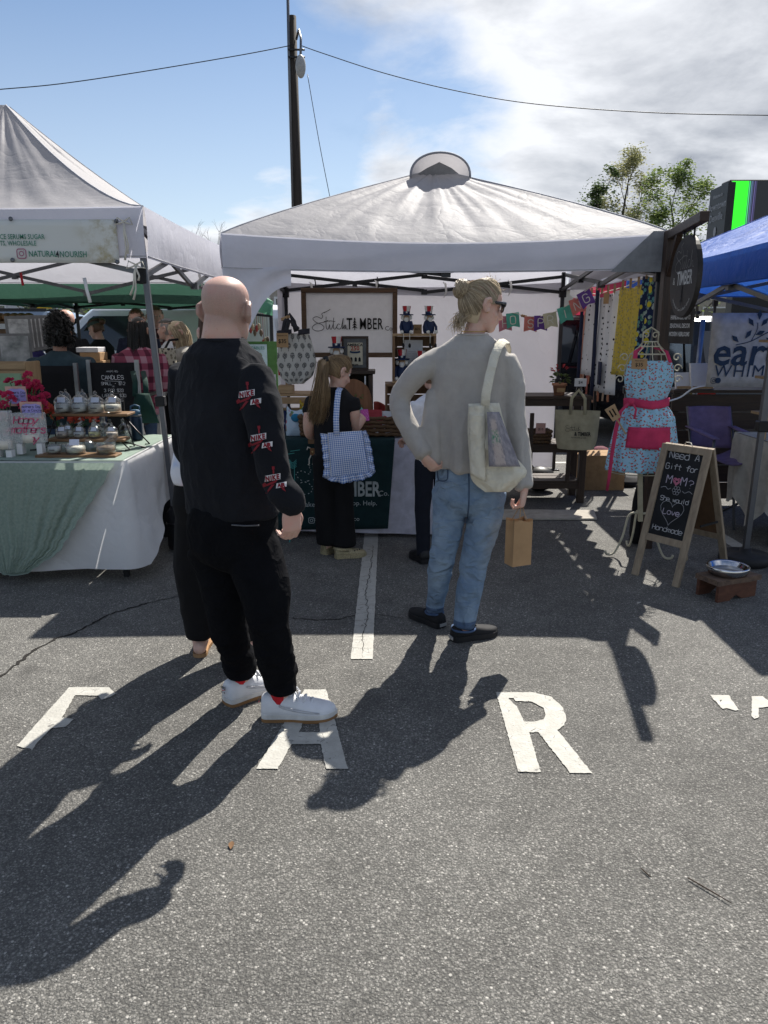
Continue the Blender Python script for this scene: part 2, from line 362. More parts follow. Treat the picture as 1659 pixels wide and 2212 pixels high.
# a small expression helper for printed patterns
class NX:
 def __init__(s, nt): s.nt = nt
 def m(s, op, a, b=None, c=None, clamp=False):
  n = s.nt.nodes.new('ShaderNodeMath'); n.operation = op; n.use_clamp = clamp
  for i, v in enumerate((a, b, c)):
   if v is None: continue
   if isinstance(v, (int, float)): n.inputs[i].default_value = v
   else: s.nt.links.new(v, n.inputs[i])
  return n.outputs[0]
 def uv(s, sx, sy, coord='UV', rot=0.0):
  tc = s.nt.nodes.new('ShaderNodeTexCoord'); mp = s.nt.nodes.new('ShaderNodeMapping'); mp.inputs['Scale'].default_value = (sx, sy, 1); mp.inputs['Rotation'].default_value = (0, 0, rot)
  s.nt.links.new(tc.outputs[coord], mp.inputs[0]); sp = s.nt.nodes.new('ShaderNodeSeparateXYZ'); s.nt.links.new(mp.outputs[0], sp.inputs[0]); return sp.outputs[0], sp.outputs[1], mp.outputs[0]
 def mix(s, f, a, b):
  n = s.nt.nodes.new('ShaderNodeMix'); n.data_type = 'RGBA'
  if isinstance(f, (int, float)): n.inputs[0].default_value = f
  else: s.nt.links.new(f, n.inputs[0])
  for k, v in ((6, a), (7, b)):
   if isinstance(v, tuple): n.inputs[k].default_value = rgba(v)
   else: s.nt.links.new(v, n.inputs[k])
  return n.outputs[2]
 def voro(s, vec, scale, feature='F1', rnd=1.0):
  n = s.nt.nodes.new('ShaderNodeTexVoronoi'); n.feature = feature; n.inputs['Scale'].default_value = scale; n.inputs['Randomness'].default_value = rnd
  if vec is not None: s.nt.links.new(vec, n.inputs['Vector'])
  return n
 def noise(s, vec, scale, detail=4.0, rough=0.55, dist=0.0):
  n = s.nt.nodes.new('ShaderNodeTexNoise'); n.inputs['Scale'].default_value = scale; n.inputs['Detail'].default_value = detail; n.inputs['Roughness'].default_value = rough; n.inputs['Distortion'].default_value = dist
  if vec is not None: s.nt.links.new(vec, n.inputs['Vector'])
  return n.outputs[0]
 def ramp(s, f, stops):
  n = s.nt.nodes.new('ShaderNodeValToRGB'); e = n.color_ramp.elements
  while len(e) < len(stops): e.new(0.5)
  for k, (p, c) in enumerate(stops): e[k].position = p; e[k].color = rgba(c)
  s.nt.links.new(f, n.inputs[0]); return n.outputs[0]
 def rng(s, f, a, b, c=0.0, d=1.0, smooth=True):
  n = s.nt.nodes.new('ShaderNodeMapRange'); n.interpolation_type = 'SMOOTHSTEP' if smooth else 'LINEAR'
  for i, v in zip((1, 2, 3, 4), (a, b, c, d)): n.inputs[i].default_value = v
  s.nt.links.new(f, n.inputs[0]); return n.outputs[0]
def printed(name, fn, rough=0.85, transl=0.0, bump=0.15, bs=400, fold=None):
 if name in MC: return MC[name]
 m, nt, b = nodes(name); x = NX(nt); c = fn(x); nt.links.new(c, b.inputs['Base Color']); b.inputs['Roughness'].default_value = rough; b.inputs['Specular IOR Level'].default_value = 0.2
 if fold: add_fold(nt, b, *fold)
 if transl:
  tr = _n(nt, 'ShaderNodeBsdfTranslucent'); nt.links.new(c, tr.inputs[0]); ms = _n(nt, 'ShaderNodeMixShader'); ms.inputs[0].default_value = transl
  nt.links.new(b.outputs[0], ms.inputs[1]); nt.links.new(tr.outputs[0], ms.inputs[2]); nt.links.new(ms.outputs[0], nt.nodes['Material Output'].inputs[0])
 MC[name] = m; return m

def asphalt_mat():
 m, nt, b = nodes('asphalt'); x = NX(nt); L = nt.links
 geo = _n(nt, 'ShaderNodeNewGeometry'); pos = geo.outputs['Position']
 v1 = x.voro(pos, 135.0); v2 = x.voro(pos, 300.0)
 sp = nt.nodes.new('ShaderNodeSeparateColor'); L.new(v1.outputs['Color'], sp.inputs[0]); sp2 = nt.nodes.new('ShaderNodeSeparateColor'); L.new(v2.outputs['Color'], sp2.inputs[0])
 stone = x.ramp(sp.outputs[0], [(0.0, (0.072, 0.07, 0.064)), (0.4, (0.125, 0.121, 0.111)), (0.75, (0.175, 0.169, 0.155)), (0.93, (0.235, 0.227, 0.208)), (1.0, (0.38, 0.365, 0.335))])
 fine = x.ramp(sp2.outputs[0], [(0.0, (0.065, 0.063, 0.058)), (0.7, (0.14, 0.136, 0.125)), (0.95, (0.22, 0.213, 0.196)), (1.0, (0.36, 0.345, 0.32))])
 pick = x.rng(sp.outputs[1], 0.35, 0.45); c = x.mix(pick, stone, fine)
 edge = x.rng(v1.outputs['Distance'], 0.38, 0.62); c = x.mix(x.m('MULTIPLY', edge, 0.6), c, (0.05, 0.049, 0.046))
 big = x.noise(pos, 0.7, 5, 0.6); big2 = x.noise(pos, 6.0, 4, 0.6)
 tone = x.m('ADD', x.rng(big, 0.3, 0.7, 0.88, 1.30), x.rng(big2, 0.3, 0.7, -0.12, 0.12))
 vm = nt.nodes.new('ShaderNodeVectorMath'); vm.operation = 'SCALE'; L.new(c, vm.inputs[0]); L.new(tone, vm.inputs['Scale'])
 spots = x.rng(x.noise(pos, 2.6, 4, 0.55), 0.64, 0.74); c2 = x.mix(x.m('MULTIPLY', spots, 0.55), vm.outputs[0], (0.05, 0.048, 0.045))
 L.new(c2, b.inputs['Base Color']); b.inputs['Roughness'].default_value = 0.82; b.inputs['Specular IOR Level'].default_value = 0.35
 h = x.m('ADD', x.m('MULTIPLY', v1.outputs['Distance'], -1.0), x.m('MULTIPLY', v2.outputs['Distance'], -0.5))
 bp = _n(nt, 'ShaderNodeBump', Strength=0.9, Distance=0.004); L.new(h, bp.inputs['Height']); L.new(bp.outputs[0], b.inputs['Normal'])
 MC['asphalt'] = m; return m
def paint_mat():
 m, nt, b = nodes('road_paint'); x = NX(nt); L = nt.links
 geo = _n(nt, 'ShaderNodeNewGeometry'); pos = geo.outputs['Position']
 n1 = x.noise(pos, 18, 6, 0.65); n2 = x.noise(pos, 160, 3, 0.6); vo = x.voro(pos, 14.0, 'DISTANCE_TO_EDGE')
 c = x.mix(x.rng(n1, 0.3, 0.75), (0.35, 0.34, 0.305), (0.45, 0.44, 0.40)); c = x.mix(x.m('MULTIPLY', x.rng(n2, 0.55, 0.75), 0.35), c, (0.28, 0.27, 0.25))
 ck = x.m('MULTIPLY', x.rng(vo.outputs['Distance'], 0.0, 0.03, 1.0, 0.0), x.rng(n1, 0.5, 0.65)); c = x.mix(ck, c, (0.10, 0.095, 0.09))
 ch = x.rng(x.noise(pos, 16, 10, 0.75), 0.60, 0.64); c = x.mix(x.m('MULTIPLY', ch, .85), c, (0.12, 0.117, 0.108))
 L.new(c, b.inputs['Base Color']); b.inputs['Roughness'].default_value = 0.75
 bp = _n(nt, 'ShaderNodeBump', Strength=0.5, Distance=0.003); v1 = x.voro(pos, 95.0); L.new(v1.outputs['Distance'], bp.inputs['Height']); bp.invert = True; L.new(bp.outputs[0], b.inputs['Normal'])
 MC['road_paint'] = m; return m

def cloth_white(name, col, transl, wr=0.5, scale=3.0, stretch=(1, 1, 1)):
 """tent fabric: creases and wrinkles as bump, lets light through"""
 if name in MC: return MC[name]
 m, nt, b = nodes(name); x = NX(nt); L = nt.links
 tc = _n(nt, 'ShaderNodeTexCoord'); mp = _n(nt, 'ShaderNodeMapping'); mp.inputs['Scale'].default_value = stretch; L.new(tc.outputs['Object'], mp.inputs[0]); p = mp.outputs[0]
 n1 = x.noise(p, scale, 3, 0.5, 0.4); n2 = x.noise(p, scale*4.2, 4, 0.55, 0.3); d = x.noise(p, 1.3, 6, 0.65)
 r1 = x.m('ABSOLUTE', x.m('SUBTRACT', n1, 0.5)); r2 = x.m('ABSOLUTE', x.m('SUBTRACT', n2, 0.5))
 h = x.m('ADD', x.m('MULTIPLY', x.m('POWER', r1, 0.7), 1.0), x.m('MULTIPLY', x.m('POWER', r2, 0.8), 0.35))
 bp = _n(nt, 'ShaderNodeBump', Strength=wr, Distance=0.05); L.new(h, bp.inputs['Height'])
 c = x.mix(x.rng(d, 0.35, 0.75), tuple(k*0.9 for k in col), col)
 L.new(c, b.inputs['Base Color']); b.inputs['Roughness'].default_value = 0.62; b.inputs['Specular IOR Level'].default_value = 0.3; L.new(bp.outputs[0], b.inputs['Normal'])
 tr = _n(nt, 'ShaderNodeBsdfTranslucent'); L.new(c, tr.inputs[0]); L.new(bp.outputs[0], tr.inputs[1]); ms = _n(nt, 'ShaderNodeMixShader'); ms.inputs[0].default_value = transl
 L.new(b.outputs[0], ms.inputs[1]); L.new(tr.outputs[0], ms.inputs[2]); L.new(ms.outputs[0], nt.nodes['Material Output'].inputs[0])
 MC[name] = m; return m

M_black = mat('black_metal', (0.018, 0.018, 0.02), 0.45, 0.3, bump=0.0)
M_steel = mat('grey_steel', (0.13, 0.135, 0.15), 0.38, 0.7, var=0.06)
M_char = mat('charcoal_metal', (0.035, 0.037, 0.042), 0.42, 0.5, var=0.08)
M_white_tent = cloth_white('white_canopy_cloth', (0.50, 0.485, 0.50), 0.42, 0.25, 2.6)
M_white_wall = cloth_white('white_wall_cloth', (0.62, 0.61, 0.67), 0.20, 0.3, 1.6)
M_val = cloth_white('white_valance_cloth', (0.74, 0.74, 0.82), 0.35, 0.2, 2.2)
M_rope = mat('cream_rope', (0.62, 0.59, 0.52), 0.9, bump=0.3, bs=200)
M_wht = mat('white_plastic', (0.72, 0.72, 0.72), 0.5, var=0.03)

# ================================================================== the ground and its markings
M_asphalt = asphalt_mat(); M_paint = paint_mat()
g = MB(); g.grid(lambda u, v: V((-300+600*u, -60+500*v, 0)), 12, 10, sm=False)
struct(g.build('asphalt_ground', M_asphalt))

def ragged(ps, step=0.012, amp=0.0035, seed=0):
 out = []; n = len(ps)
 for i in range(n):
  a, b = V(ps[i]), V(ps[(i+1) % n]); k = max(1, int((b-a).length/step))
  for j in range(k):
   p = a.lerp(b, j/k); q = V((p.x*90, p.y*90, seed)); out.append((p.x+noise.noise(q)*amp, p.y+noise.noise(q+V((9, 3, 1)))*amp))
 return out
def ground_poly(name, px, holes=(), z=0.004, amp=0.0042, m=None):
 tr = lambda lp: ragged([tuple(G(x, y).xy) for x, y in lp], amp=amp, seed=len(name))
 mb = MB(); mb.prism(tr(px), (0, 0, z), (1, 0, 0), (0, 1, 0), 0, [tr(h) for h in holes]); return struct(mb.build(name, m or M_paint))
c6 = lambda ps: [(x*.5, 1261+y*.5) for x, y in ps]
c7 = lambda ps: [(829+x*.5, 1261+y*.5) for x, y in ps]
ground_poly('painted_letter', c6([(300, 450), (470, 450), (500, 478), (470, 495), (440, 505), (425, 487), (325, 485), (268, 582), (318, 588), (283, 622), (225, 627), (160, 690), (140, 725), (128, 714), (100, 712), (72, 705)]))
ground_poly('painted_letter', c6([(1315, 460), (1410, 460), (1503, 803), (1410, 803), (1385, 695), (1260, 697), (1200, 803), (1107, 803)]), [c6([(1345, 520), (1372, 520), (1382, 645), (1292, 645)])])
ground_poly('painted_letter', c7([(485, 472), (640, 472), (720, 490), (772, 535), (790, 585), (780, 615), (750, 635), (900, 822), (805, 820), (668, 645), (628, 645), (678, 818), (580, 815)]), [c7([(538, 497), (560, 497), (570, 510), (640, 512), (690, 540), (700, 570), (690, 590), (640, 600), (605, 598), (580, 540)])])
ground_poly('painted_letter', c7([(1408, 483), (1490, 485), (1533, 548), (1520, 552), (1480, 540), (1462, 543)]), [c7([(1450, 506), (1462, 506), (1456, 514)])])
ground_poly('painted_letter', c7([(1590, 490), (1635, 488), (1690, 530), (1620, 540), (1618, 582), (1600, 587), (1588, 575)]))
# stall stripes run straight away from the camera
sx0, sx1 = G(757, 1425), G(806, 1425)
def stripe(xa, ya, xb, yb, w=0.105):
 a, b = V((xa, ya, 0)), V((xb, yb, 0)); t = (b-a).normalized(); s = V((-t.y, t.x, 0))*w/2
 mb = MB(); mb.prism(ragged([tuple((a-s).xy), tuple((a+s).xy), tuple((b+s).xy), tuple((b-s).xy)], 0.03, 0.004), (0, 0, 0.004), (1, 0, 0), (0, 1, 0)); return struct(mb.build('parking_stripe', M_paint))
stripe((sx0.x+sx1.x)/2, sx0.y, -0.085, 8.6)
stripe(G(1659, 1215).x-.02, G(1659, 1215).y, G(1262, 985).x, G(1262, 985).y)
stripe(2.75, 3.3, 2.95, 3.0, .1) if False else None
stripe(-2.75, 5.7, -2.7, 9.0)
stripe(1.0, 8.9, 2.6, 8.85)
# transverse cracks that open in the paint of the near stripe, and the long crack in the asphalt
M_crack = mat('crack_dirt', (0.018, 0.016, 0.014), 0.95)
def crack(px, w, z, seed):
 random.seed(seed); ps = [G(x, y) for x, y in px]; fine = []
 for a, b in zip(ps[:-1], ps[1:]):
  k = max(2, int((b-a).length/0.025))
  for j in range(k):
   p = a.lerp(b, j/k); fine.append((p.x+random.uniform(-.008, .008), p.y+random.uniform(-.008, .008)))
 mb = MB(); n = len(fine); L_ = []; R_ = []
 for i in range(n):
  ww = w*random.uniform(.3, 1)*min(1, (n-i)/12+.15); t = (V(fine[min(i+1, n-1)])-V(fine[max(i-1, 0)])).normalized(); s = V((-t.y, t.x))*ww/2
  L_.append(V((fine[i][0]+s.x, fine[i][1]+s.y, z))); R_.append(V((fine[i][0]-s.x, fine[i][1]-s.y, z)))
 mb.add(L_+R_, [(i, n+i, n+i+1, i+1) for i in range(n-1)]); return struct(mb.build('asphalt_crack', M_crack))
crack([(-30, 1485), (30, 1440), (75, 1405), (120, 1380), (160, 1368), (205, 1345), (235, 1328), (330, 1300), (410, 1285)], 0.022, 0.003, 1)
crack([(630, 1336), (690, 1340), (740, 1337), (765, 1330), (830, 1330), (905, 1342)], 0.010, 0.003, 2)
random.seed(5)
for k in range(15):
 yy = 1180+k*16+random.uniform(-5, 5); x0 = 804-.09*(yy-1170)-12-(yy-1170)*.045; x1 = x0+26+(yy-1170)*.083
 crack([(x0, yy), ((x0+x1)/2, yy+random.uniform(-4, 4)), (x1, yy+random.uniform(-3, 3))], 0.006, 0.0065, 50+k)
crack([(806, 1180), (800, 1230), (790, 1280), (795, 1330), (782, 1380), (784, 1425)], 0.005, 0.0065, 90)

# small litter on the asphalt
M_leaf = mat('dry_leaf', (0.16, 0.09, 0.045), 0.9); M_stick = mat('dry_twig', (0.05, 0.035, 0.025), 0.9); M_pale = mat('pale_scrap', (0.42, 0.40, 0.36), 0.9)
def litter(name, x, y, lab, cat, kind):
 p = G(x, y); mb = MB(); r = random.Random(int(x))
 if kind == 'leaf':
  a = r.uniform(0, 6); mb.grid(lambda u, v: p+V((cos(a)*(u-.5)*.04-sin(a)*(v-.5)*.018*sin(pi*u), sin(a)*(u-.5)*.04+cos(a)*(v-.5)*.018*sin(pi*u), .004+.004*sin(pi*u)*abs(v-.5)*2)), 6, 3); m = M_leaf if x < 900 else M_pale
 else:
  a = kind; mb.tube([p+V((cos(a)*t, sin(a)*t, .004+.003*sin(9*t+x))) for t in ((-.06, -.02, .03, .07) if x > 1450 else (-.02, -.005, .01, .022))], [.0018, .0022, .002, .001], 5); m = M_stick
 tag(mb.build(name, m), lab, cat)
litter('fallen_leaf', 500, 1828, 'brown dry leaf on the asphalt below the painted letter A', 'leaf', 'leaf')
litter('fallen_leaf', 1380, 1304, 'pale leaf on shaded asphalt left of the dog bowl stand', 'leaf', 'leaf')
litter('twig', 1395, 1888, 'short dark twig on sunlit asphalt, the left of two twigs', 'twig', 2.0)
litter('twig', 1528, 1925, 'longer dark twig on sunlit asphalt near the right edge', 'twig', -.9)

# ================================================================== far things
M_far_white = mat('far_wall', (0.55, 0.55, 0.57), 0.8); M_roofg = mat('grey_roof', (0.12, 0.12, 0.13), 0.8); M_glassd = mat('dark_glass', (0.03, 0.035, 0.04), 0.08, 0.0, var=0.02, spec=0.8)
M_tan = mat('tan_wall', (0.42, 0.38, 0.33), 0.85)
def building(name, label, x0, x1, y, h, depth, wm, wins, roof=True):
 t = thing(name, label, 'building', ((x0+x1)/2, y, 0))
 MB().box(((x0+x1)/2, y+depth/2, h/2), (x1-x0, depth, h)).build('wall', wm, t)
 if roof: MB().box(((x0+x1)/2, y+depth/2-.1, h+.15), (x1-x0+.5, depth+.6, .3)).build('roof', M_roofg, t)
 for (wx, wz, ww, wh) in wins:
  w = MB().box((wx, y-.03, wz), (ww+.16, .1, wh+.16)).build('window', M_wht, t)
  MB().box((wx, y-.07, wz), (ww, .06, wh)).build('pane', M_glassd, w)
 return t
building('shop_building', 'long white shop building far behind the parked cars on the left', -34, -11, 48, 4.6, 12, M_far_white, [(-30+i*3.1, 1.8, 1.9, 1.9) for i in range(6)])
building('house', 'tan building behind the green canopy, seen beside the white tent leg', -7.5, -1.2, 30, 3.1, 9, M_tan, [(-5.7, 1.9, 1.0, 1.3), (-3.55, 1.9, 1.0, 1.3), (-4.6, 1.9, .5, 1.3)])
building('shop_building', 'pale grey building far behind the blue tent on the right', 14, 40, 52, 4.2, 10, M_tan, [(18+i*4, 1.8, 2.2, 1.8) for i in range(5)])

# utility pole, its lamp and wires
pb = W(643, 445, 26.0); PX = pb.x
M_pole = wood('pole_wood', (0.045, 0.036, 0.03), (0.02, 0.016, 0.014), 0.85, 1.5)
up_ = thing('utility_pole', 'tall dark wooden utility pole with a street lamp behind the white tent', 'utility pole', (PX, 26, 0))
zt = W(643, 35, 26).z
MB().tube([(PX, 26, -.2), (PX, 26, 5), (PX-.03, 26, zt)], [.17, .15, .125], 12).build('pole', M_pole, up_)
MB().tube([(PX-.14, 25.9, 4), (PX-.14, 25.9, zt-.9), (PX-.12, 25.9, zt+1.6)], .045, 8).build('conduit', M_steel, up_)
la = MB(); lz = W(655, 130, 25.8).z
la.tube([(PX+.1, 25.9, lz+.6), (PX+.2, 25.6, lz+.75), (PX+.3, 25.2, lz+.4), (PX+.3, 25.0, lz-.1)], .035, 8); la.build('lamp_arm', M_steel, up_)
MB().ell((PX+.30, 24.95, lz-.42), (.15, .16, .32), None, 14, 10).build('lamp_head', mat('lamp_grey', (0.32, 0.32, 0.32), .5), up_)
for dz in (-.25, -.45): MB().tube([(PX-.15, 25.85, zt-.7+dz), (PX+.35, 25.8, zt-.72+dz)], .03, 6).build('wire_clamp', M_char, up_)
def wire(label, pts, r=.013):
 ps = smooth_line([tuple(W(*p)) for p in pts], 6); tag(MB().tube(ps, r, 6).build('overhead_wire', M_black), label, 'wire', None)
wire('overhead wire sagging from the utility pole to the left edge', [(634, 97, 25.8), (520, 119, 25.2), (300, 156, 24.2), (130, 181, 23.5), (0, 193, 23), (-150, 205, 22.5)])
wire('overhead wire sagging from the utility pole to the right edge', [(652, 99, 25.8), (700, 116, 25.6), (830, 158, 25.2), (980, 195, 24.8), (1150, 224, 24.4), (1400, 243, 23.8), (1659, 249, 23.3), (1800, 248, 23)])
wire('thin guy wire slanting down from the pole lamp behind the white tent', [(664, 160, 25.6), (690, 310, 25.2), (713, 428, 25), (735, 540, 24.8), (760, 660, 24.6)], .010)

# trees
M_bark = wood('tree_bark', (0.10, 0.08, 0.065), (0.05, 0.04, 0.032), 0.9, 2.0)
def leafmat(name, c1, c2):
 m, nt, b = nodes(name); x = NX(nt); oi = _n(nt, 'ShaderNodeNewGeometry'); n1 = x.noise(oi.outputs['Position'], 0.9, 3);
 c = x.mix(x.rng(x.m('ADD', x.m('MULTIPLY', oi.outputs['Random Per Island'], .6), x.m('MULTIPLY', n1, .6)), .3, .9), c1, c2); nt.links.new(c, b.inputs['Base Color']); b.inputs['Roughness'].default_value = .6
 tr = _n(nt, 'ShaderNodeBsdfTranslucent'); nt.links.new(c, tr.inputs[0]); ms = _n(nt, 'ShaderNodeMixShader'); ms.inputs[0].default_value = .45
 nt.links.new(b.outputs[0], ms.inputs[1]); nt.links.new(tr.outputs[0], ms.inputs[2]); nt.links.new(ms.outputs[0], nt.nodes['Material Output'].inputs[0]); return m
M_leafg = leafmat('spring_leaf', (0.10, 0.16, 0.045), (0.25, 0.31, 0.09)); M_leafp = leafmat('pale_spring_leaf', (0.20, 0.21, 0.09), (0.42, 0.41, 0.22)); M_leafd = leafmat('dark_leaf', (0.05, 0.085, 0.03), (0.12, 0.165, 0.06))
def tree(label, x, y, h, rx, ry, zc, n_leaf, lm, size=0.16, seed=1, bare=False, limbs=9, sx=1.0):
 r = random.Random(seed); t = thing('tree', label, 'tree', (x, y, 0)); tb = MB(); tips = []
 top = V((x+r.uniform(-.3, .3), y, h*.9)); tr_r = h*.016
 trunk = [V((x, y, -.1)), V((x+r.uniform(-.1, .1), y, h*.25)), V((x+r.uniform(-.25, .25), y, h*.5)), V((x+r.uniform(-.3, .3), y, h*.72)), top]
 tb.tube(trunk, [tr_r*1.3, tr_r, tr_r*.75, tr_r*.45, tr_r*.12], 8)
 def branch(a, d, ln, rad, lev):
  b1 = a+d*ln*.5+V((0, 0, ln*.06)); b2 = a+d*ln+V((0, 0, ln*.18)); tb.tube([a, b1, b2], [rad, rad*.7, rad*.3], 5, cap=False)
  tips.append((b2, lev)); tips.append((b1.lerp(b2, .5), lev))
  if lev < 3:
   for k in range(3 if lev < 2 else 2):
    q = a.lerp(b2, r.uniform(.4, 1)); dd = (d+V((r.uniform(-.8, .8), r.uniform(-.8, .8), r.uniform(-.2, .7)))).normalized(); branch(q, dd, ln*r.uniform(.45, .65), rad*.5, lev+1)
 for k in range(limbs):
  f = .35+.6*k/limbs; a = V((x, y, h*f)); az = k*2.4+r.uniform(-.4, .4); el = .35+.7*f
  branch(a, V((cos(az)*cos(el), sin(az)*cos(el), sin(el))).normalized(), rx*(1.15-.55*f)*r.uniform(.7, 1.0), tr_r*.45*(1.2-f), 0)
 tb.build('trunk', M_bark, t)
 if bare: return t
 cr = MB(); c = V((x, y, zc))
 cl = [p for p, lv in tips if lv >= 1]
 for k in range(n_leaf):
  if r.random() < .8: p = r.choice(cl)+V((r.gauss(0, .22), r.gauss(0, .22), r.gauss(0, .2)))*(rx*.42)
  else:
   d = V((r.gauss(0, 1), r.gauss(0, 1), r.gauss(0, 1))).normalized(); p = c+V((d.x*rx, d.y*rx, d.z*ry))*r.uniform(.5, .95)
  if noise.noise(p*(.9/max(.8, rx*.25))+V((seed*3.1, 0, 0))) < -.22: continue
  e = ((p.x-x)/rx)**2+((p.y-y)/rx)**2+((p.z-zc)/ry)**2
  if e > 1.25+.5*noise.noise(p*.8): continue
  s_ = size*r.uniform(.6, 1.3); q = Matrix.Rotation(r.uniform(0, 6.3), 3, 'Z') @ Matrix.Rotation(r.uniform(-1.2, 1.2), 3, 'X')
  cr.add([p+q @ V(w) for w in ((-s_*.5, 0, 0), (0, -s_*.28, s_*.1), (s_*.5, 0, 0), (0, s_*.28, s_*.1))], [(0, 1, 2, 3)])
 cr.build('crown', lm, t); return t
tx = lambda px, D: W(px, 480, D).x
tree('dark green bushy tree at the left of the group behind the white tent roof', tx(1290, 44), 44, 9.2, 1.5, 2.6, 7.0, 7500, M_leafd, .16, 11)
tree('tall pale tree with open feathery crown behind the white tent roof', tx(1352, 46), 46, 10.6, 2.2, 3.6, 7.6, 9500, M_leafp, .15, 12)
tree('green leafy tree nearest the black sign post arm behind the tent', tx(1448, 42), 42, 9.0, 2.3, 3.1, 6.3, 11500, M_leafg, .16, 13)
tree('small green tree low behind the blue tent and digital sign', tx(1525, 50), 50, 6.4, 2.2, 2.3, 4.2, 2600, M_leafg, .22, 18)
tree('thin bare tree far behind the left tent roof, left of the two', tx(424, 70), 70, 9.0, 2.4, 2, 6, 0, None, .2, 14, True, 12)
tree('thin bare tree touching the white tent corner, right of the two', tx(468, 66), 66, 8.9, 2.2, 2, 6, 0, None, .2, 15, True, 12)
tree('dark evergreen tree behind the parked cars at the far left', tx(45, 40), 40, 4.4, 3.2, 2.2, 2.4, 4200, M_leafd, .24, 16)
tree('round dark tree behind the parked cars next to the evergreen', tx(130, 44), 44, 3.6, 2.6, 1.7, 2.0, 3000, M_leafd, .24, 17)
tree('young yellow green tree behind the parked silver car', tx(318, 38), 38, 3.1, 1.3, 1.4, 1.9, 1500, M_leafp, .18, 19)

# digital roadside sign
def led_mat():
 m, nt, b = nodes('screen_pixels'); x = NX(nt); u, v, vec = x.uv(1, 1)
 c = x.ramp(u, [(0.0, (0.1, .3, .1)), (0.02, (.03, .95, .02)), (0.17, (.03, .95, .02)), (0.185, (.1, .7, .3)), (0.20, (.02, .1, .05)), (0.21, (.2, .3, .6)), (0.222, (.01, .01, .02)), (0.24, (.12, .1, .3)), (.26, (.004, .004, .006))])
 st = x.rng(x.m('FRACT', x.m('MULTIPLY', u, 60)), .25, .55); rightp = x.rng(u, .16, .18); c2 = x.mix(x.m('MULTIPLY', x.m('MULTIPLY', rightp, st), .8), c, (0.006, 0.007, 0.009))
 nt.links.new(c2, b.inputs['Emission Color']); b.inputs['Emission Strength'].default_value = .62; b.inputs['Base Color'].default_value = (.008, .008, .009, 1); b.inputs['Roughness'].default_value = .4; return m
D_ = 28.0; a = W(1583, 390, D_); b_ = W(1583, 505, D_); w_ = 3.4
ls = thing('digital_sign', 'black digital roadside sign showing a bright green band', 'sign', (a.x+1.6, D_, 0))
MB().box((a.x+w_/2, D_+.45, (a.z+b_.z)/2), (w_+.1, .7, a.z-b_.z+.1)).build('cabinet', M_black, ls, bevel=.03)
MB().add([(a.x, D_+.08, b_.z), (a.x+w_, D_+.08, b_.z), (a.x+w_, D_+.08, a.z), (a.x, D_+.08, a.z)], [(0, 1, 2, 3)], [[(0, 0), (1, 0), (1, 1), (0, 1)]]).build('screen', led_mat(), ls)
MB().box((a.x+1.3, D_+.6, b_.z/2), (1.5, .5, b_.z)).build('post', M_black, ls)
p1, p2, p3, p4 = W(1574, 393, D_-.3), W(1535, 412, D_+1.3), W(1535, 522, D_+1.3), W(1574, 508, D_-.3)
p4 = V((p1.x, p1.y, W(1574, 510, D_-.3).z)); p3 = V((p2.x, p2.y, p4.z-.02))
nn = (p1-p2).cross(V((0, 0, 1))).normalized()
pm = MB(); pm.add([p2, p1, p4, p3]+[q-nn*.25 for q in (p2, p1, p4, p3)], [(3, 2, 1, 0), (4, 5, 6, 7), (0, 1, 5, 4), (1, 2, 6, 5), (2, 3, 7, 6), (3, 0, 4, 7)]); pm.build('side_panel', mat('sign_panel', (.02, .022, .024), .5), ls, fix=True)
ux = (p1-p2).normalized(); uy = V((0, 0, 1)); cc = (p1+p2+p3+p4)/4
M_dim = mat('pale_print', (.30, .31, .33), .7)
for tx_, sz, dz in (('Welcome to', .17, .55), ('Downtown', .36, .22), ('Denville', .36, -.16)): text(tx_, sz, M_dim, cc+V((0, 0, dz)), ux, uy, ls, bold=.004, lift=.02, xs=1.0)
MB().prism([(.12*cos(k*.4), -.62+.16*sin(k*.4)) for k in range(16)], cc+nn*.02, ux, uy, 0).build('emblem', M_dim, ls)

# ================================================================== canopies
def scissor(t, A, B, z, m, n=2, drop=.30, w=.022):
 """folding lattice between two legs: every bar a part"""
 A, B = V(A), V(B); d = B-A; s = V((-d.y, d.x, 0)).normalized()*w*.6
 for k in range(n):
  a, b = A+d*(k/n), A+d*((k+1)/n); hi0, lo0 = (z, z-drop) if k % 2 == 0 else (z+.02, z-drop+.02)
  MB().bar(V((a.x, a.y, hi0))+s, V((b.x, b.y, lo0))+s, w, w*1.5).build('truss_bar', m, t)
  MB().bar(V((a.x, a.y, lo0))-s, V((b.x, b.y, hi0))-s, w, w*1.5).build('truss_bar', m, t)
 for k in range(0, 2*n+1):
  p = A+d*(k/(2*n))
  if k % 2: MB().box((p.x, p.y, z-drop/2), (.05, .05, .04)).build('truss_joint', m, t)
  elif 0 < k < 2*n:
   for zz in (z, z-drop): MB().box((p.x, p.y, zz+.005), (.06, .06, .05)).build('truss_joint', m, t)
M_seam = mat('tent_seam', (.42, .42, .45), .8)
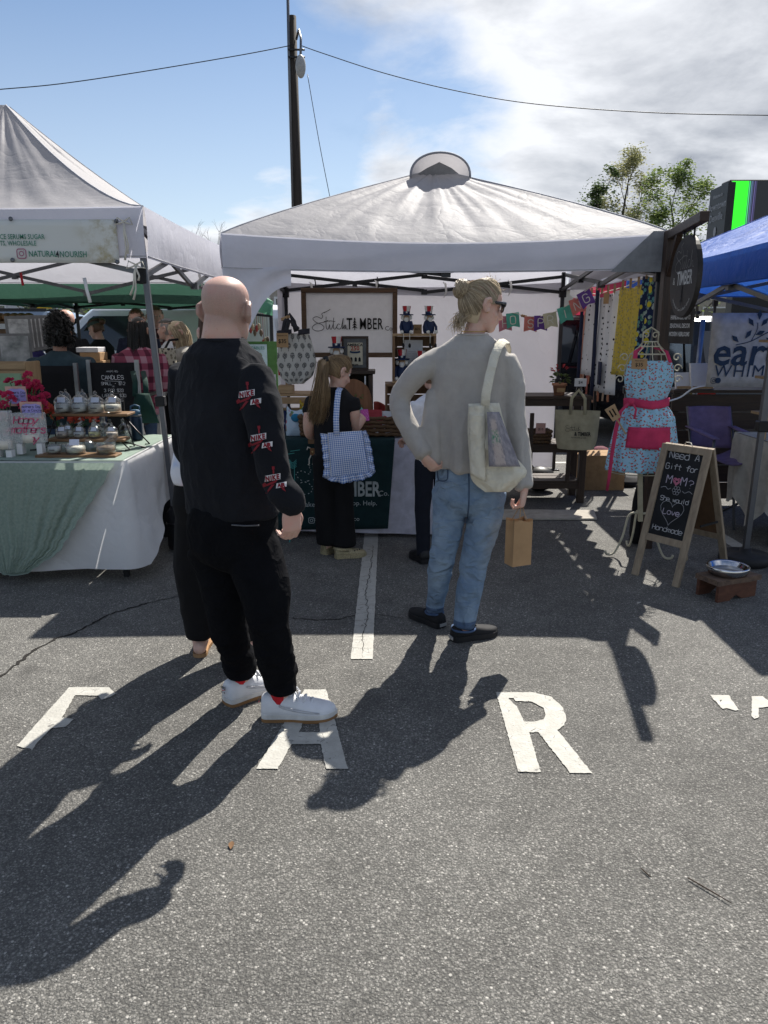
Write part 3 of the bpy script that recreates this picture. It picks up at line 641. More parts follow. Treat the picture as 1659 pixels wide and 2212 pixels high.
def canopy(name, label, x0, x1, y0, y1, ze, zv, zp, rm, vm, lm, leg_tops, sag=.03, curve=1.0, hubz=None, seed=0, truss=True, wr=.012, legw=.038, peak_flat=.02, sides='FRBL', val_wave=.01, bases=None, drop=.30, hang=.05):
 cx, cy = (x0+x1)/2, (y0+y1)/2; t = thing(name, label, 'tent', (cx, cy, 0)); P = V((cx, cy, zp))
 cs = {'F': (V((x0, y0, ze)), V((x1, y0, ze))), 'R': (V((x1, y0, ze)), V((x1, y1, ze))), 'B': (V((x1, y1, ze)), V((x0, y1, ze))), 'L': (V((x0, y1, ze)), V((x0, y0, ze)))}
 for sd_, (A, B) in cs.items():
  nh = V(((A+B).x/2-cx, (A+B).y/2-cy, 0)).normalized()
  def fn(u, v, A=A, B=B, nh=nh):
   e = A.lerp(B, u); e.z -= sag*sin(pi*u); q = P+(e-P)*peak_flat; p = e.lerp(q, v); hh = e.z+(q.z-e.z)*v**curve; p.z = hh
   # fabric hangs a little between the ridges, and wrinkles
   p.z -= hang*sin(pi*u)*sin(pi*v)*(1-v)
   if wr:
    k = sin(pi*u)**.5*min(1, v*6)*min(1, (1-v)*5); fan = noise.noise(V((u*13+seed, v*1.3, seed)))+.5*noise.noise(V((u*31+seed, v*2.2, seed)))
    p += (nh*.4+V((0, 0, 1)))*wr*k*(fan+.6*noise.noise(p*5+V((seed, 0, 0))))
   return p
  MB().grid(fn, 80, 28).build('roof_panel', rm, t)
  MB().tube([fn(0, j/14) for j in range(15)], .006, 5).build('ridge_seam', M_seam if rm is M_white_tent else rm, t)
  if sd_ in sides:
   def fv(u, v, A=A, B=B, nh=nh):
    e = A.lerp(B, u); e.z -= sag*sin(pi*u); bot = zv-(sag*.4)*sin(pi*u)
    p = V((e.x, e.y, e.z+(bot-e.z)*v)); return p+nh*(.006+val_wave*v*noise.noise(V((u*5+seed, v*1.5, seed+3)))+.012*sin(pi*v))
   vl = MB().grid(fv, 36, 6).build('valance', vm, t)
   MB().tube([fv(j/24, .96)+nh*.002 for j in range(25)], .0025, 4).build('hem_seam', M_seam if rm is M_white_tent else rm, vl)
 corners = [(x0, y0), (x1, y0), (x1, y1), (x0, y1)]
 for k, (x, y) in enumerate(corners):
  ix, iy = x+(.05 if x == x0 else -.05), y+(.05 if y == y0 else -.05)
  bx, by = (bases or {}).get(k, (ix, iy)); hz_ = leg_tops*.62
  lo = V((bx, by, 0)); hi = V((ix, iy, leg_tops)); mid = lo.lerp(hi, .46)
  l = MB().bar(mid, hi, legw, legw).build('leg', lm, t, bevel=.004)
  MB().bar(lo+V((0, 0, .012)), mid, legw*.8, legw*.8).build('lower_tube', lm, l)
  MB().bar(mid-(hi-lo).normalized()*.035, mid+(hi-lo).normalized()*.035, legw*1.7, legw*1.6).build('leg_lock', M_black, l, bevel=.006)
  MB().box(lo+V((0, 0, .006)), (.11, .11, .012)).build('foot_plate', lm, l)
  MB().box((ix, iy, ze-.10-drop), (legw*1.8, legw*1.8, .10)).build('slider', M_black, l, bevel=.006)
 if truss:
  ins = .05; q = [(x0+ins, y0+ins), (x1-ins, y0+ins), (x1-ins, y1-ins), (x0+ins, y1-ins)]
  for k in range(4): scissor(t, (*q[k], 0), (*q[(k+1) % 4], 0), ze-.10, lm, 2, drop)
  hz2 = hubz or zp-.25
  for k in range(4):
   a = V(((q[k][0]+q[(k+1) % 4][0])/2, (q[k][1]+q[(k+1) % 4][1])/2, ze-.10)); MB().bar(a, (cx, cy, hz2), .022, .03).build('rafter', lm, t)
  MB().bar((cx, cy, hz2-.12), (cx, cy, zp-.03), .035).build('peak_post', lm, t)
 return t, P
MX0, MX1, MY0, MY1 = -1.085, 1.93, 5.43, 8.46
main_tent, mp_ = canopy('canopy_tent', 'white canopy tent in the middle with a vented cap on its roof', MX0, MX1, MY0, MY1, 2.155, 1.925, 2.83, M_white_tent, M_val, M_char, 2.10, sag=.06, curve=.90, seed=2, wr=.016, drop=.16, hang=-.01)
# the vent cap on the peak
def cap(u, v):
 a = pi*u; s = 1-.75*v**1.6; return V((mp_.x+.03-.24*cos(a)*s, mp_.y-.30+.75*v, 2.735+.165*sin(a)**.8*s-.02*(1-sin(a))))
vc = MB().grid(cap, 20, 8).build('vent_cap', M_white_tent, main_tent)
MB().tube([cap(i/20, 0) for i in range(21)], .009, 6).build('cap_rim', mat('grey_piping', (.28, .28, .31), .7), vc)
MB().prism([(-.20, -.07), (.18, -.07), (.10, -.01), (0, .035), (-.10, -.01)], (mp_.x+.03, mp_.y-.16, 2.82), (1, 0, 0), (0, 0, 1), .004).build('vent_mesh', mat('vent_net', (.30, .30, .31), .9, transl=.3), vc)
# end walls: back wall, a narrow wrap on the left, a long corner skirt in front left, gathered cloth on the right
def wall(u, v): return V((MX0+.02+(MX1-MX0-.05)*u, MY1-.02+.03*noise.noise(V((u*6, v*1.2, 4)))-.015*sin(u*40)*(1-v)**2, .03+(1.97-.05*sin(pi*u))*v))
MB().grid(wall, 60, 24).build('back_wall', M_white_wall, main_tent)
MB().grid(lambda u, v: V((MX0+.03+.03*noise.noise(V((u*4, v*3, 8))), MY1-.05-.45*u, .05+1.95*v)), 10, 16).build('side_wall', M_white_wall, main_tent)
def skirt(u, v):
 top = V((MX0-.004+.46*u, MY0-.012, 1.935)); dep = .12+.75*(1-u)**2.2
 return top+V((0, .01*sin(v*7+u*5)+.02*v, -dep*v))
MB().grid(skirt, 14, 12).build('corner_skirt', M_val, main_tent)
def fold(u, v): return V((1.55+.40*u, MY0-.02-.012*sin(pi*u)-.01*v+.012*sin(9*u+3*v), 2.15-.25*v+.015*u))
def wrapc(u, v): return V((MX1+.012-.004*v, MY0+2.9*u, 2.14-.23*v-.10*u*v*sin(u*9)))
MB().grid(wrapc, 20, 6).build('side_valance', M_white_tent, main_tent)
MB().prism([(0, 0), (.42, 0), (.42, .26), (.27, .26)], (MX1-.41, MY0-.03, 1.905), (1, 0, 0), (0, 0, 1), .003).build('corner_cover', mat('grey_mesh_cloth', (.30, .31, .33), .7, transl=.3, bump=.3, bs=12, bd=.02), main_tent)
for x, z in ((-.78, 2.0), (-.1, 2.02), (.62, 2.0), (1.3, 2.02)):
 MB().tube([V((x, MY1-.06, z)), V((x+.02, MY1-.10, z-.02)), V((x+.03, MY1-.10, z-.10)), V((x+.005, MY1-.08, z-.16))], [.006, .012, .012, .003], 5).build('tie_strap', M_wht, main_tent)

LX1, LY0 = -1.56, 5.30
left_tent, lp_ = canopy('canopy_tent', 'steep white canopy tent at the left edge above the candle stall', LX1-3.02, LX1, LY0, LY0+3.02, 2.305, 1.985, 3.30, M_white_tent, M_val, M_steel, 2.28, sag=.015, curve=1.42, seed=9, wr=.02, bases={1: (-1.475, 5.31)}, hubz=2.75, drop=.33)
# banner tied to the left tent
M_bann = printed('banner_vinyl', lambda x: (lambda uv: x.mix(x.m('MULTIPLY', x.rng(uv[0], -.34, -.02), x.rng(x.noise(uv[2], 9, 6, .7), .42, .68)), (.60, .61, .58), (.33, .27, .12)))(x.uv(1, 1)), rough=.45)
b0, b1 = W(-120, 570, 5.27), W(258, 568, 5.27); tb0, tb1 = W(-120, 466, 5.27), W(257, 474, 5.27)
bn = thing('vinyl_banner', 'stained white vinyl banner with green writing tied to the left tent', 'banner', ((b0.x+b1.x)/2, 5.27, b0.z))
bw, bh = b1.x-b0.x, tb1.z-b1.z
MB().grid(lambda u, v: V((b1.x-bw*(1-u), 5.27-.006*sin(5*u+2*v), b1.z+bh*v)), 24, 6, uvf=lambda u, v: ((u-1)*bw, v*bh)).build('sheet', M_bann, bn, solid=.003)
M_tgreen = mat('green_print', (.04, .20, .13), .6); M_dkprint = mat('dark_print', (.025, .03, .035), .6); M_pinkp = mat('pink_print', (.36, .12, .20), .6)
def bpx(x, y): p = W(x, y, 5.262); return p
for s_, x, y, sz in (('CE SERUMS SUGAR', 0, 512, .044), ('TS, WHOLESALE', 0, 526, .042)): text(s_, sz, M_tgreen, bpx(x, y), (1, 0, -.0), (0, 0, 1), bn, bold=.0004, align='LEFT', xs=.78, lift=.004)
text('NATURAL', .053, M_tgreen, bpx(62, 549), (1, 0, 0), (0, 0, 1), bn, bold=.0006, align='LEFT', xs=.78, lift=.004); text('4', .060, M_dkprint, bpx(124.5, 550), (1, 0, 0), (0, 0, 1), bn, bold=.0006, xs=.75, lift=.004); text('NOURISH', .053, M_tgreen, bpx(129, 550), (1, 0, 0), (0, 0, 1), bn, bold=.0006, align='LEFT', xs=.78, lift=.004)
def insta(o, ux, uy, s, m, parent, lift=.004):
 mb = MB(); rr = [(-1, -.6), (-.85, -.9), (-.6, -1), (.6, -1), (.85, -.9), (1, -.6), (1, .6), (.85, .9), (.6, 1), (-.6, 1), (-.85, .9), (-1, .6), (-1, -.6)]
 ribbon(mb, [(x*s, y*s) for x, y in rr], s*.22, o, ux, uy, lift); ribbon(mb, [(.48*s*cos(k*pi/8), .48*s*sin(k*pi/8)) for k in range(17)], s*.2, o, ux, uy, lift)
 mb.prism([(.55*s+.1*s*cos(k), .58*s+.1*s*sin(k)) for k in range(6)], V(o)+V(ux).normalized().cross(V(uy).normalized())*lift, ux, uy, 0); mb.build('camera_icon', m, parent)
insta(bpx(47, 548), (1, 0, 0), (0, 0, 1), .029, M_pinkp, bn)
for x, y in ((24, 473), (28, 562), (252, 478), (254, 566)): MB().lathe([(.006, 0), (.014, 0), (.014, .004), (.006, .004)], bpx(x, y)+V((0, -.004, 0)), 12, Matrix.Rotation(pi/2, 3, 'X')).build('grommet', M_steel, bn)
def bow(parent, p, s=1.0, seed=0, ends=((.02, -.30), (.045, -.26))):
 r = random.Random(seed); mb = MB()
 for sx in (-1, 1): mb.tube([p, p+V((sx*.04*s, -.015, .02*s)), p+V((sx*.055*s, -.01, -.02*s)), p+V((sx*.02*s, -.012, -.012*s)), p], [.006]*5, 6)
 for ex, ez in ends: mb.tube([p, p+V((ex*.3, -.01, ez*.3)), p+V((ex*.7+.012, -.012, ez*.7)), p+V((ex, -.008, ez))], [.006, .006, .0055, .008], 6)
 mb.build('tie_cord', M_rope, parent)
bow(bn, bpx(268, 478), 1, 1, ((.01, -.2), (-.01, -.24))); bow(bn, bpx(294, 572), 1.1, 2, ((-.03, -.22), (-.05, -.19), (.01, -.1)))
for x, y, l, mm in ((182, 600, .16, M_wht), (430, 590, .12, M_wht)):
 p = W(x, y, 5.35 if x < 300 else 7.3); MB().tube([p, p+V((.01, 0, -l*.5)), p+V((.03, -.01, -l))], [(.012, .002)]*3, 6).build('tie_strap', mm, left_tent)
p = W(45, 590, 5.35); MB().tube([p, p+V((.01, -.02, -.03)), p+V((.015, -.02, -.08))], .008, 6).build('pull_tab', mat('red_strap', (.45, .02, .03), .7), left_tent)

# green canopy behind
M_grn = cloth_white('green_canopy_cloth', (.045, .115, .082), .42, .3, 2.0)
gt, _ = canopy('canopy_tent', 'dark green canopy tent behind the white left tent', -4.55, -1.72, 8.75, 11.7, 2.02, 1.80, 2.75, M_grn, M_grn, M_black, 2.0, sag=.01, seed=21, wr=.01, drop=.12)
gt['label'] = 'dark green canopy tent spanning behind the candle stall'
gv = W(-20, 600, 8.7);
MB().grid(lambda u, v: V((-4.9+3.3*u, 8.62-.02*sin(7*u), W(100, 603, 8.6).z+(W(100, 642+18*u, 8.6).z-W(100, 603, 8.6).z)*v)), 30, 6).build('front_awning', M_grn, gt)
# teal-green canopy corner beside the bald man's head
M_grn2 = cloth_white('light_green_canopy_cloth', (.13, .36, .22), .35, .7, 5.0)
qa, qb = W(535, 640, 9.6), W(590, 655, 9.6)
g2 = thing('canopy_tent', 'light green canopy corner with hanging ornaments beside the bald man', 'tent', (qa.x-.4, 9.9, 0))
def g2f(u, v):
 tl, tr_, bl, br = W(470, 605, 9.75), W(591, 652, 9.5), W(470, 652, 9.6), W(589, 682, 9.4); p = tl.lerp(tr_, u).lerp(bl.lerp(br, u), v); return p+V((0, -.02*sin(pi*v)-.01*sin(14*u), .02*noise.noise(V((u*5, v*4, 1)))))
MB().grid(g2f, 20, 8).build('valance', M_grn2, g2); e1 = W(588, 680, 9.42)
MB().grid(lambda u, v: W(470, 605, 9.75).lerp(W(591, 652, 9.5), u).lerp(V((-2.6, 11.2, 2.6)), v), 10, 6).build('roof_panel', M_grn2, g2)
MB().bar((e1.x-.02, e1.y+.05, 0), (e1.x-.02, e1.y+.05, e1.z+.1), .04).build('leg', M_char, g2)
MB().bar(W(535, 678, 9.5), W(588, 683, 9.42), .03).build('truss_bar', M_char, g2)
random.seed(4)
for k in range(9):
 p = W(540+k*4.5, 676, 9.5); l = random.uniform(.10, .32); o_ = MB(); o_.tube([p, p+V((0, 0, -l))], .003, 4)
 o_.lathe([(.001, 0), (.018, -.02), (.022, -.05), (.01, -.08), (.001, -.09)], p+V((0, 0, -l)), 8)
 tag(o_.build('hanging_ornament', mat('orn%d' % (k % 3), [(.32, .05, .05), (.35, .28, .18), (.15, .1, .07)][k % 3], .6)), 'small ornament dangling under the light green canopy edge, %s from the left' % ORD[k], 'ornament', 'ornaments under the light green canopy')

# blue canopy on the right
M_blue = cloth_white('blue_canopy_cloth', (.04, .14, .52), .35, .5, 2.5)
bt, _ = canopy('canopy_tent', 'bright blue canopy tent at the right edge', 2.42, 5.4, 4.93, 7.95, 2.07, 1.84, 2.75, M_blue, M_blue, M_steel, 2.0, sag=.02, seed=31, wr=.015, bases={0: (2.43, 4.97)}, legw=.042)
fx = MB(); fx.lathe([(.001, .0), (.15, .0), (.165, .015), (.165, .05), (.15, .065), (.04, .075), (.035, .10), (.001, .10)], (2.43, 4.97, .002), 28)
wt_ = tag(fx.build('leg_weight', mat('black_rubber', (.02, .02, .022), .6, bump=.1)), 'round black weight plate at the foot of the blue tent pole', 'weight')
# grey tarp roof behind the blue tent and red canopy farther back
M_tarp = cloth_white('grey_tarp', (.30, .30, .31), .15, 1.0, 6)
t_, _ = canopy('canopy_tent', 'crumpled grey tent roof peeking above the blue tent', 5.0, 8.0, 9.2, 12.2, 2.3, 2.1, 3.0, M_tarp, M_tarp, M_char, 2.2, seed=41, truss=False, wr=.07)
M_redc = mat('red_canopy_cloth', (.55, .05, .09), .7, transl=.25)
rt, _ = canopy('canopy_tent', 'red canopy tent with a white letter far behind the bunting', 2.95, 4.0, 11.2, 12.4, 2.0, 1.70, 2.7, M_redc, M_redc, M_char, 2.0, seed=42, truss=False)
rp_ = W(1284, 655, 11.1)
tag(MB().grid(lambda u, v: V((rp_.x-.25+.5*u, 11.12, rp_.z-.16+.34*v)), 6, 2).build('red_banner', M_redc), 'red banner with a white letter W behind the flag bunting', 'banner')
text('W', .2, M_wht, rp_+V((.0, 0, 0)), (1, 0, 0), (0, 0, 1), bpy.data.objects['red_banner'], bold=.006, align='LEFT', xs=.9, lift=.01)

# ================================================================== people
from mathutils.bvhtree import BVHTree
def skinmat(name, c, red=(.62, .30, .24)):
 m, nt, b = nodes(name); x = NX(nt); tc = _n(nt, 'ShaderNodeTexCoord'); n1 = x.noise(tc.outputs['Object'], 22, 5, .6); n2 = x.noise(tc.outputs['Object'], 5, 3, .5)
 cc = x.mix(x.m('MULTIPLY', x.rng(n1, .4, .7), .5), c, red); cc = x.mix(x.m('MULTIPLY', x.rng(x.noise(tc.outputs['Object'], 130, 2, .5), .62, .72), .3), cc, tuple(k*.6 for k in red)); cc = x.mix(x.m('MULTIPLY', x.rng(n2, .45, .75), .3), cc, red); nt.links.new(cc, b.inputs['Base Color'])
 b.inputs['Roughness'].default_value = .48; b.inputs['Subsurface Weight'].default_value = .12; b.inputs['Subsurface Radius'].default_value = (.012, .005, .003); b.inputs['Specular IOR Level'].default_value = .4
 bp = _n(nt, 'ShaderNodeBump', Strength=.12, Distance=.002); nt.links.new(x.noise(tc.outputs['Object'], 260, 3, .6), bp.inputs['Height']); nt.links.new(bp.outputs[0], b.inputs['Normal']); return m
SK_man = skinmat('skin_fair', (.56, .36, .29))
def stubble_skin():
 m = skinmat('shaved_scalp_skin', (.56, .36, .29)); nt = m.node_tree; x = NX(nt); b = nt.nodes['Principled BSDF']; old = b.inputs['Base Color'].links[0].from_socket; ge = _n(nt, 'ShaderNodeNewGeometry'); sp = nt.nodes.new('ShaderNodeSeparateXYZ'); nt.links.new(ge.outputs['Position'], sp.inputs[0])
 z = x.m('MULTIPLY', x.rng(sp.outputs[2], 1.535, 1.58), x.rng(sp.outputs[2], 1.70, 1.64)); n = x.rng(x.noise(ge.outputs['Position'], 420, 3, .6), .3, .7, .55, 1.0); nt.links.new(x.mix(x.m('MULTIPLY', x.m('MULTIPLY', z, n), .55), old, (.20, .17, .155)), b.inputs['Base Color']); return m
SK_bald = stubble_skin(); SK_w = skinmat('skin_light', (.60, .40, .32)); SK_tan = skinmat('skin_tan', (.36, .21, .15), (.35, .16, .11))
def hairmat(name, c1, c2, rough=.42):
 m, nt, b = nodes(name); x = NX(nt); ge = _n(nt, 'ShaderNodeNewGeometry'); tc = _n(nt, 'ShaderNodeTexCoord'); n1 = x.noise(tc.outputs['Object'], 30, 3)
 cc = x.mix(x.m('ADD', x.m('MULTIPLY', ge.outputs['Random Per Island'], .7), x.m('MULTIPLY', x.m('SUBTRACT', n1, .35), .6), clamp=True), c1, c2); nt.links.new(cc, b.inputs['Base Color']); b.inputs['Roughness'].default_value = rough; b.inputs['Specular IOR Level'].default_value = .5; return m
H_blond = hairmat('hair_blond', (.20, .145, .085), (.66, .54, .37)); H_honey = hairmat('hair_honey', (.11, .065, .03), (.36, .25, .13)); H_brown = hairmat('hair_brown', (.045, .025, .014), (.16, .09, .05)); H_black = hairmat('hair_black', (.004, .004, .004), (.013, .011, .010)); H_grey = hairmat('hair_grey', (.12, .11, .10), (.32, .30, .28))

def ring(c, hw, hd, yaw=0.0, n=28, p=2.25, tilt=0.0):
 X = V((cos(yaw), -sin(yaw), 0)); F = V((sin(yaw), cos(yaw), tilt)); out = []
 for k in range(n):
  a = 2*pi*k/n; ca, sa = cos(a), sin(a); e = 2/p
  out.append(V(c)+X*(hw*math.copysign(abs(ca)**e, ca))+F*(hd*math.copysign(abs(sa)**e, sa)))
 return out
def solid(mb, voxel, name, m, parent, smooth=4, post=None, cut=None):
 me = bpy.data.meshes.new('tmp'); me.from_pydata([tuple(v) for v in mb.v], [], [tuple(f) for f in mb.f]); o = bpy.data.objects.new('tmp', me); COL.objects.link(o)
 md = o.modifiers.new('r', 'REMESH'); md.mode = 'VOXEL'; md.voxel_size = voxel
 ms = o.modifiers.new('s', 'SMOOTH'); ms.iterations = smooth; ms.factor = .5
 bpy.context.view_layer.update(); ev = bpy.data.meshes.new_from_object(o.evaluated_get(bpy.context.evaluated_depsgraph_get()))
 bpy.data.objects.remove(o); bpy.data.meshes.remove(me)
 vs = []
 for v in ev.vertices:
  p = V(v.co)
  if post: p = post(p, V(v.normal))
  vs.append(p)
 fs = [tuple(p.vertices) for p in ev.polygons]; bpy.data.meshes.remove(ev)
 if cut: fs = [f for f in fs if not all(cut(vs[i]) for i in f)]
 return mk(name, vs, fs, m, parent, None, None, [True]*len(fs))
HEAD = [(0.0, .080, .030, .018), (.05, .094, .0, .040), (.14, .098, -.030, .054), (.25, .097, -.055, .062), (.38, .094, -.078, .068), (.5, .088, -.094, .073), (.62, .095, -.101, .077), (.74, .090, -.101, .0775), (.85, .072, -.09, .070), (.93, .047, -.068, .054), (.98, .020, -.040, .03), (1.0, -.005, -.015, .008)]
def head_mesh(mb, M, s=1.0, nose=True, ears=True, hh=.238):
 rings = []
 for t, fy, by, w in smooth_line(HEAD, 3):
  cy_, d = (fy+by)/2, (fy-by)/2; rings.append([M @ (V((w*cos(2*pi*k/28), cy_+d*sin(2*pi*k/28), t*hh))*s) for k in range(28)])
 mb.loft(rings)
 L = lambda x, y, z: M @ (V((x, y, z))*s)
 if nose:
  mb.tube([L(0, .088, .122), L(0, .106, .10), L(0, .116, .084), L(0, .098, .078)], [.010*s, .013*s, .016*s, .012*s], 8, rnd=True)
  mb.tube([L(-.02, .094, .062), L(0, .103, .060), L(.02, .094, .062)], [.006*s, .009*s, .006*s], 8, rnd=True)
  mb.tube([L(-.018, .092, .052), L(0, .101, .050), L(.018, .092, .052)], [.006*s, .009*s, .006*s], 8, rnd=True)
  for sx in (-1, 1): mb.ell(L(sx*.040, .058, .085), (.022*s, .024*s, .022*s)); mb.tube([L(sx*.014, .090, .146), L(sx*.036, .084, .149), L(sx*.052, .068, .143)], .007*s, 8, rnd=True)
 if ears:
  for sx in (-1, 1):
   c = [(.078, .012, .094), (.088, -.008, .086), (.098, -.026, .110), (.098, -.024, .136), (.089, -.002, .149), (.079, .014, .134)]
   mb.tube([L(sx*x, y, z) for x, y, z in c], [.009*s, .010*s, .0105*s, .0105*s, .010*s, .008*s], 8, rnd=True)
   mb.ell(L(sx*.080, -.004, .116), (.008*s, .018*s, .026*s), M.to_3x3() if s else None)
   mb.ell(L(sx*.081, .004, .092), (.007*s, .009*s, .010*s), M.to_3x3())
def eyes(M, s, parent):
 for sx in (-1, 1):
  c = M @ (V((sx*.031, .079, .126))*s); e = MB().ell(c, .0115*s).build('eye', mat('eye_white', (.7, .68, .65), .2), parent)
  MB().ell(M @ (V((sx*.031, .0885, .126))*s), .0055*s, nu=10, nv=6).build('iris', mat('eye_dark', (.04, .03, .02), .2), e)
def head_M(c, yaw, pitch=0.0, roll=0.0, s=1.0):
 """c = middle of the head in the world; yaw 0 looks away from the camera, + to the right; pitch + looks down"""
 R_ = Matrix.Rotation(-yaw, 4, 'Z') @ Matrix.Rotation(-pitch, 4, 'X') @ Matrix.Rotation(roll, 4, 'Y')
 return Matrix.Translation(V(c)) @ R_ @ Matrix.Translation(V((0, 0, -.119))*s)
def hand_mesh(mb, w, d, nrm, thumb=1, s=1.0, curl=(.35, .5, .4), spread=.0, pinch=None):
 d, nrm = V(d).normalized(), V(nrm); nrm = (nrm-d*nrm.dot(d)).normalized(); side = d.cross(nrm).normalized()*thumb; w = V(w)
 mb.tube([w-d*.03*s, w+d*.01*s, w+d*.04*s, w+d*.075*s, w+d*.092*s], [(.026*s, .021*s), (.029*s, .019*s), (.038*s, .016*s), (.040*s, .014*s), (.036*s, .011*s)], 14, up=nrm)
 fl = [(.030, .044, .0085), (.010, .049, .009), (-.010, .045, .0085), (-.029, .034, .0075)]
 for k, (off, ln, r) in enumerate(fl):
  p = w+d*(.088 if k < 3 else .082)*s+side*off*s; a = 0; ps = [p-d*.02*s, p]; cc = curl[min(k, len(curl)-1)] if isinstance(curl[0], (list, tuple)) else curl
  for j, f in enumerate((1.0, .62, .5)):
   a += cc[j]; dd = (d*cos(a)+nrm*sin(a)+side*spread*(off*20)).normalized(); p = p+dd*ln*f*s; ps.append(p)
  mb.tube(ps, [r*s, r*s, r*.98*s, r*.9*s, r*.75*s], 8, rnd=True, up=nrm)
 b = w+d*.022*s+side*.024*s; t1 = b+(side*.55+d*.75+nrm*.35).normalized()*.045*s; t2 = t1+(d*.9+nrm*.5+side*.05).normalized()*.032*s; t3 = t2+(d*.85+nrm*.5-side*.2).normalized()*.024*s
 mb.tube([b, t1, t2, t3], [.014*s, .0115*s, .010*s, .008*s], 8, rnd=True)
def strands(paths, n, jit, r, rng_, taper=.35, seg=None):
 """paths: list of guide polylines; each strand = blend of two neighbouring guides plus noise"""
 mb = MB(); m = len(paths[0])
 for k in range(n):
  i = rng_.randrange(len(paths)); j = min(len(paths)-1, i+1); f = rng_.random(); ph = rng_.uniform(0, 50); o = V((rng_.gauss(0, 1), rng_.gauss(0, 1), rng_.gauss(0, 1)))*jit; ps = []
  for q in range(m):
   p = paths[i][q].lerp(paths[j][q], f); w = .35+.65*q/(m-1); ps.append(p+o*w+V((noise.noise(V((ph, q*.45, 0))), noise.noise(V((ph, q*.45, 5))), noise.noise(V((ph, q*.45, 9)))))*jit*1.3*w)
  mb.tube(ps, [r*(1-(1-taper)*(q/(m-1))**2) for q in range(m)], 3, cap=False)
 return mb
def folds(amp, fx, fz, seed=0, ridge=.5, lo=None, hi=None):
 def f(p, n):
  q = V((p.x*fx, p.y*fx, p.z*fz))+V((seed, seed*.7, 0)); a = noise.noise(q)+.5*noise.noise(q*2.1)
  if ridge: a = (1-ridge)*a+ridge*(1-2.2*abs(noise.noise(q*.9+V((3, 1, 2)))))
  k = 1.0
  if lo is not None: k *= max(0, min(1, (p.z-lo)/.12))
  if hi is not None: k *= max(0, min(1, (hi-p.z)/.12))
  return p+n*(a*amp*k)
 return f
def combine(*fs):
 def f(p, n):
  for g_ in fs: p = g_(p, n)
  return p
 return f
def limb(mb, pts, rad, n=16, k=4):
 ps = smooth_line([tuple(p) for p in pts], k); rs = smooth_line([(r,) for r in rad], k); mb.tube([V(p) for p in ps], [r[0] for r in rs], n, rnd=True, rd=.3)
def knee(a, b, fwd, k=.03): return (V(a)+V(b))/2+V(fwd)*k
def shoe(parent, heel, yaw, L_, m_up, m_sole, kind='sneaker', h=.1, w=.105, name='shoe', white_sole=None):
 """loft along the foot; heel = point on the ground behind the heel"""
 R_ = Matrix.Translation(V(heel)) @ Matrix.Rotation(-yaw, 4, 'Z'); up = MB(); secs = []
 prof = [(0.0, .55, .80), (.04, .74, .92), (.14, .80, 1.0), (.28, .80, .98), (.42, .84, .86), (.56, .96, .70), (.70, 1.0, .56), (.82, .94, .48), (.91, .76, .42), (.97, .48, .34), (1.0, .2, .26)]
 zs = .028 if kind != 'flip' else .018
 for t, ww, hh in prof:
  pts = []
  for k in range(20):
   a = pi*k/19; e = .75 if t > .5 else .55; x = -w/2*ww*math.copysign(abs(cos(a))**e, cos(a)); z = zs-.004+(h-zs)*hh*abs(sin(a))**.62*(1.0)
   x *= 1-.28*(sin(a)**2 if t < .5 else .1*sin(a)**2); pts.append(R_ @ V((x, t*L_, z)))
  secs.append(pts+[R_ @ V((w/2*ww*.8, t*L_, zs-.006)), R_ @ V((-w/2*ww*.8, t*L_, zs-.006))])
 up.loft(secs); u = up.build(name, m_up, parent)
 ol = [(w/2*1.06*ww, t*L_) for t, ww, hh in prof]; ol = [(0, -.006)]+ol+[(0, L_+.008)]+[(-x, y) for x, y in ol[::-1]]
 o = R_ @ V((0, 0, 0)); ux = (R_.to_3x3() @ V((1, 0, 0))); uy = (R_.to_3x3() @ V((0, 1, 0)))
 ol = smooth_line(ol+[ol[0]], 3)[:-1]
 if white_sole:
  MB().prism(ol, o+V((0, 0, .0075)), ux, uy, .013).build('outsole', m_sole, u); MB().prism([(x*.985, y) for x, y in ol], o+V((0, 0, .0245)), ux, uy, .021).build('midsole', white_sole, u, bevel=.004)
 else: MB().prism(ol, o+V((0, 0, .0155)), ux, uy, .029).build('sole', m_sole, u, bevel=.003)
 return u, R_
def wpos(o):
 p = V((0, 0, 0))
 while o is not None: p += o.location; o = o.parent
 return p
def layer_on(top):
 wp = wpos(top); bv = BVHTree.FromPolygons([v.co+wp for v in top.data.vertices], [tuple(p.vertices) for p in top.data.polygons])
 def lay(o, lift, keep=0.0):
  base = wpos(o)
  for v in o.data.vertices:
   p = v.co+base; dr = (p-V((0, 0, CAM_H))).normalized(); hit = bv.ray_cast(V((0, 0, CAM_H))+dr*1.5, dr)
   if hit[0] is not None: v.co = hit[0]-dr*lift-base
 return lay
def person(label, loc, group=None): return thing('person', label, 'person', loc, group)

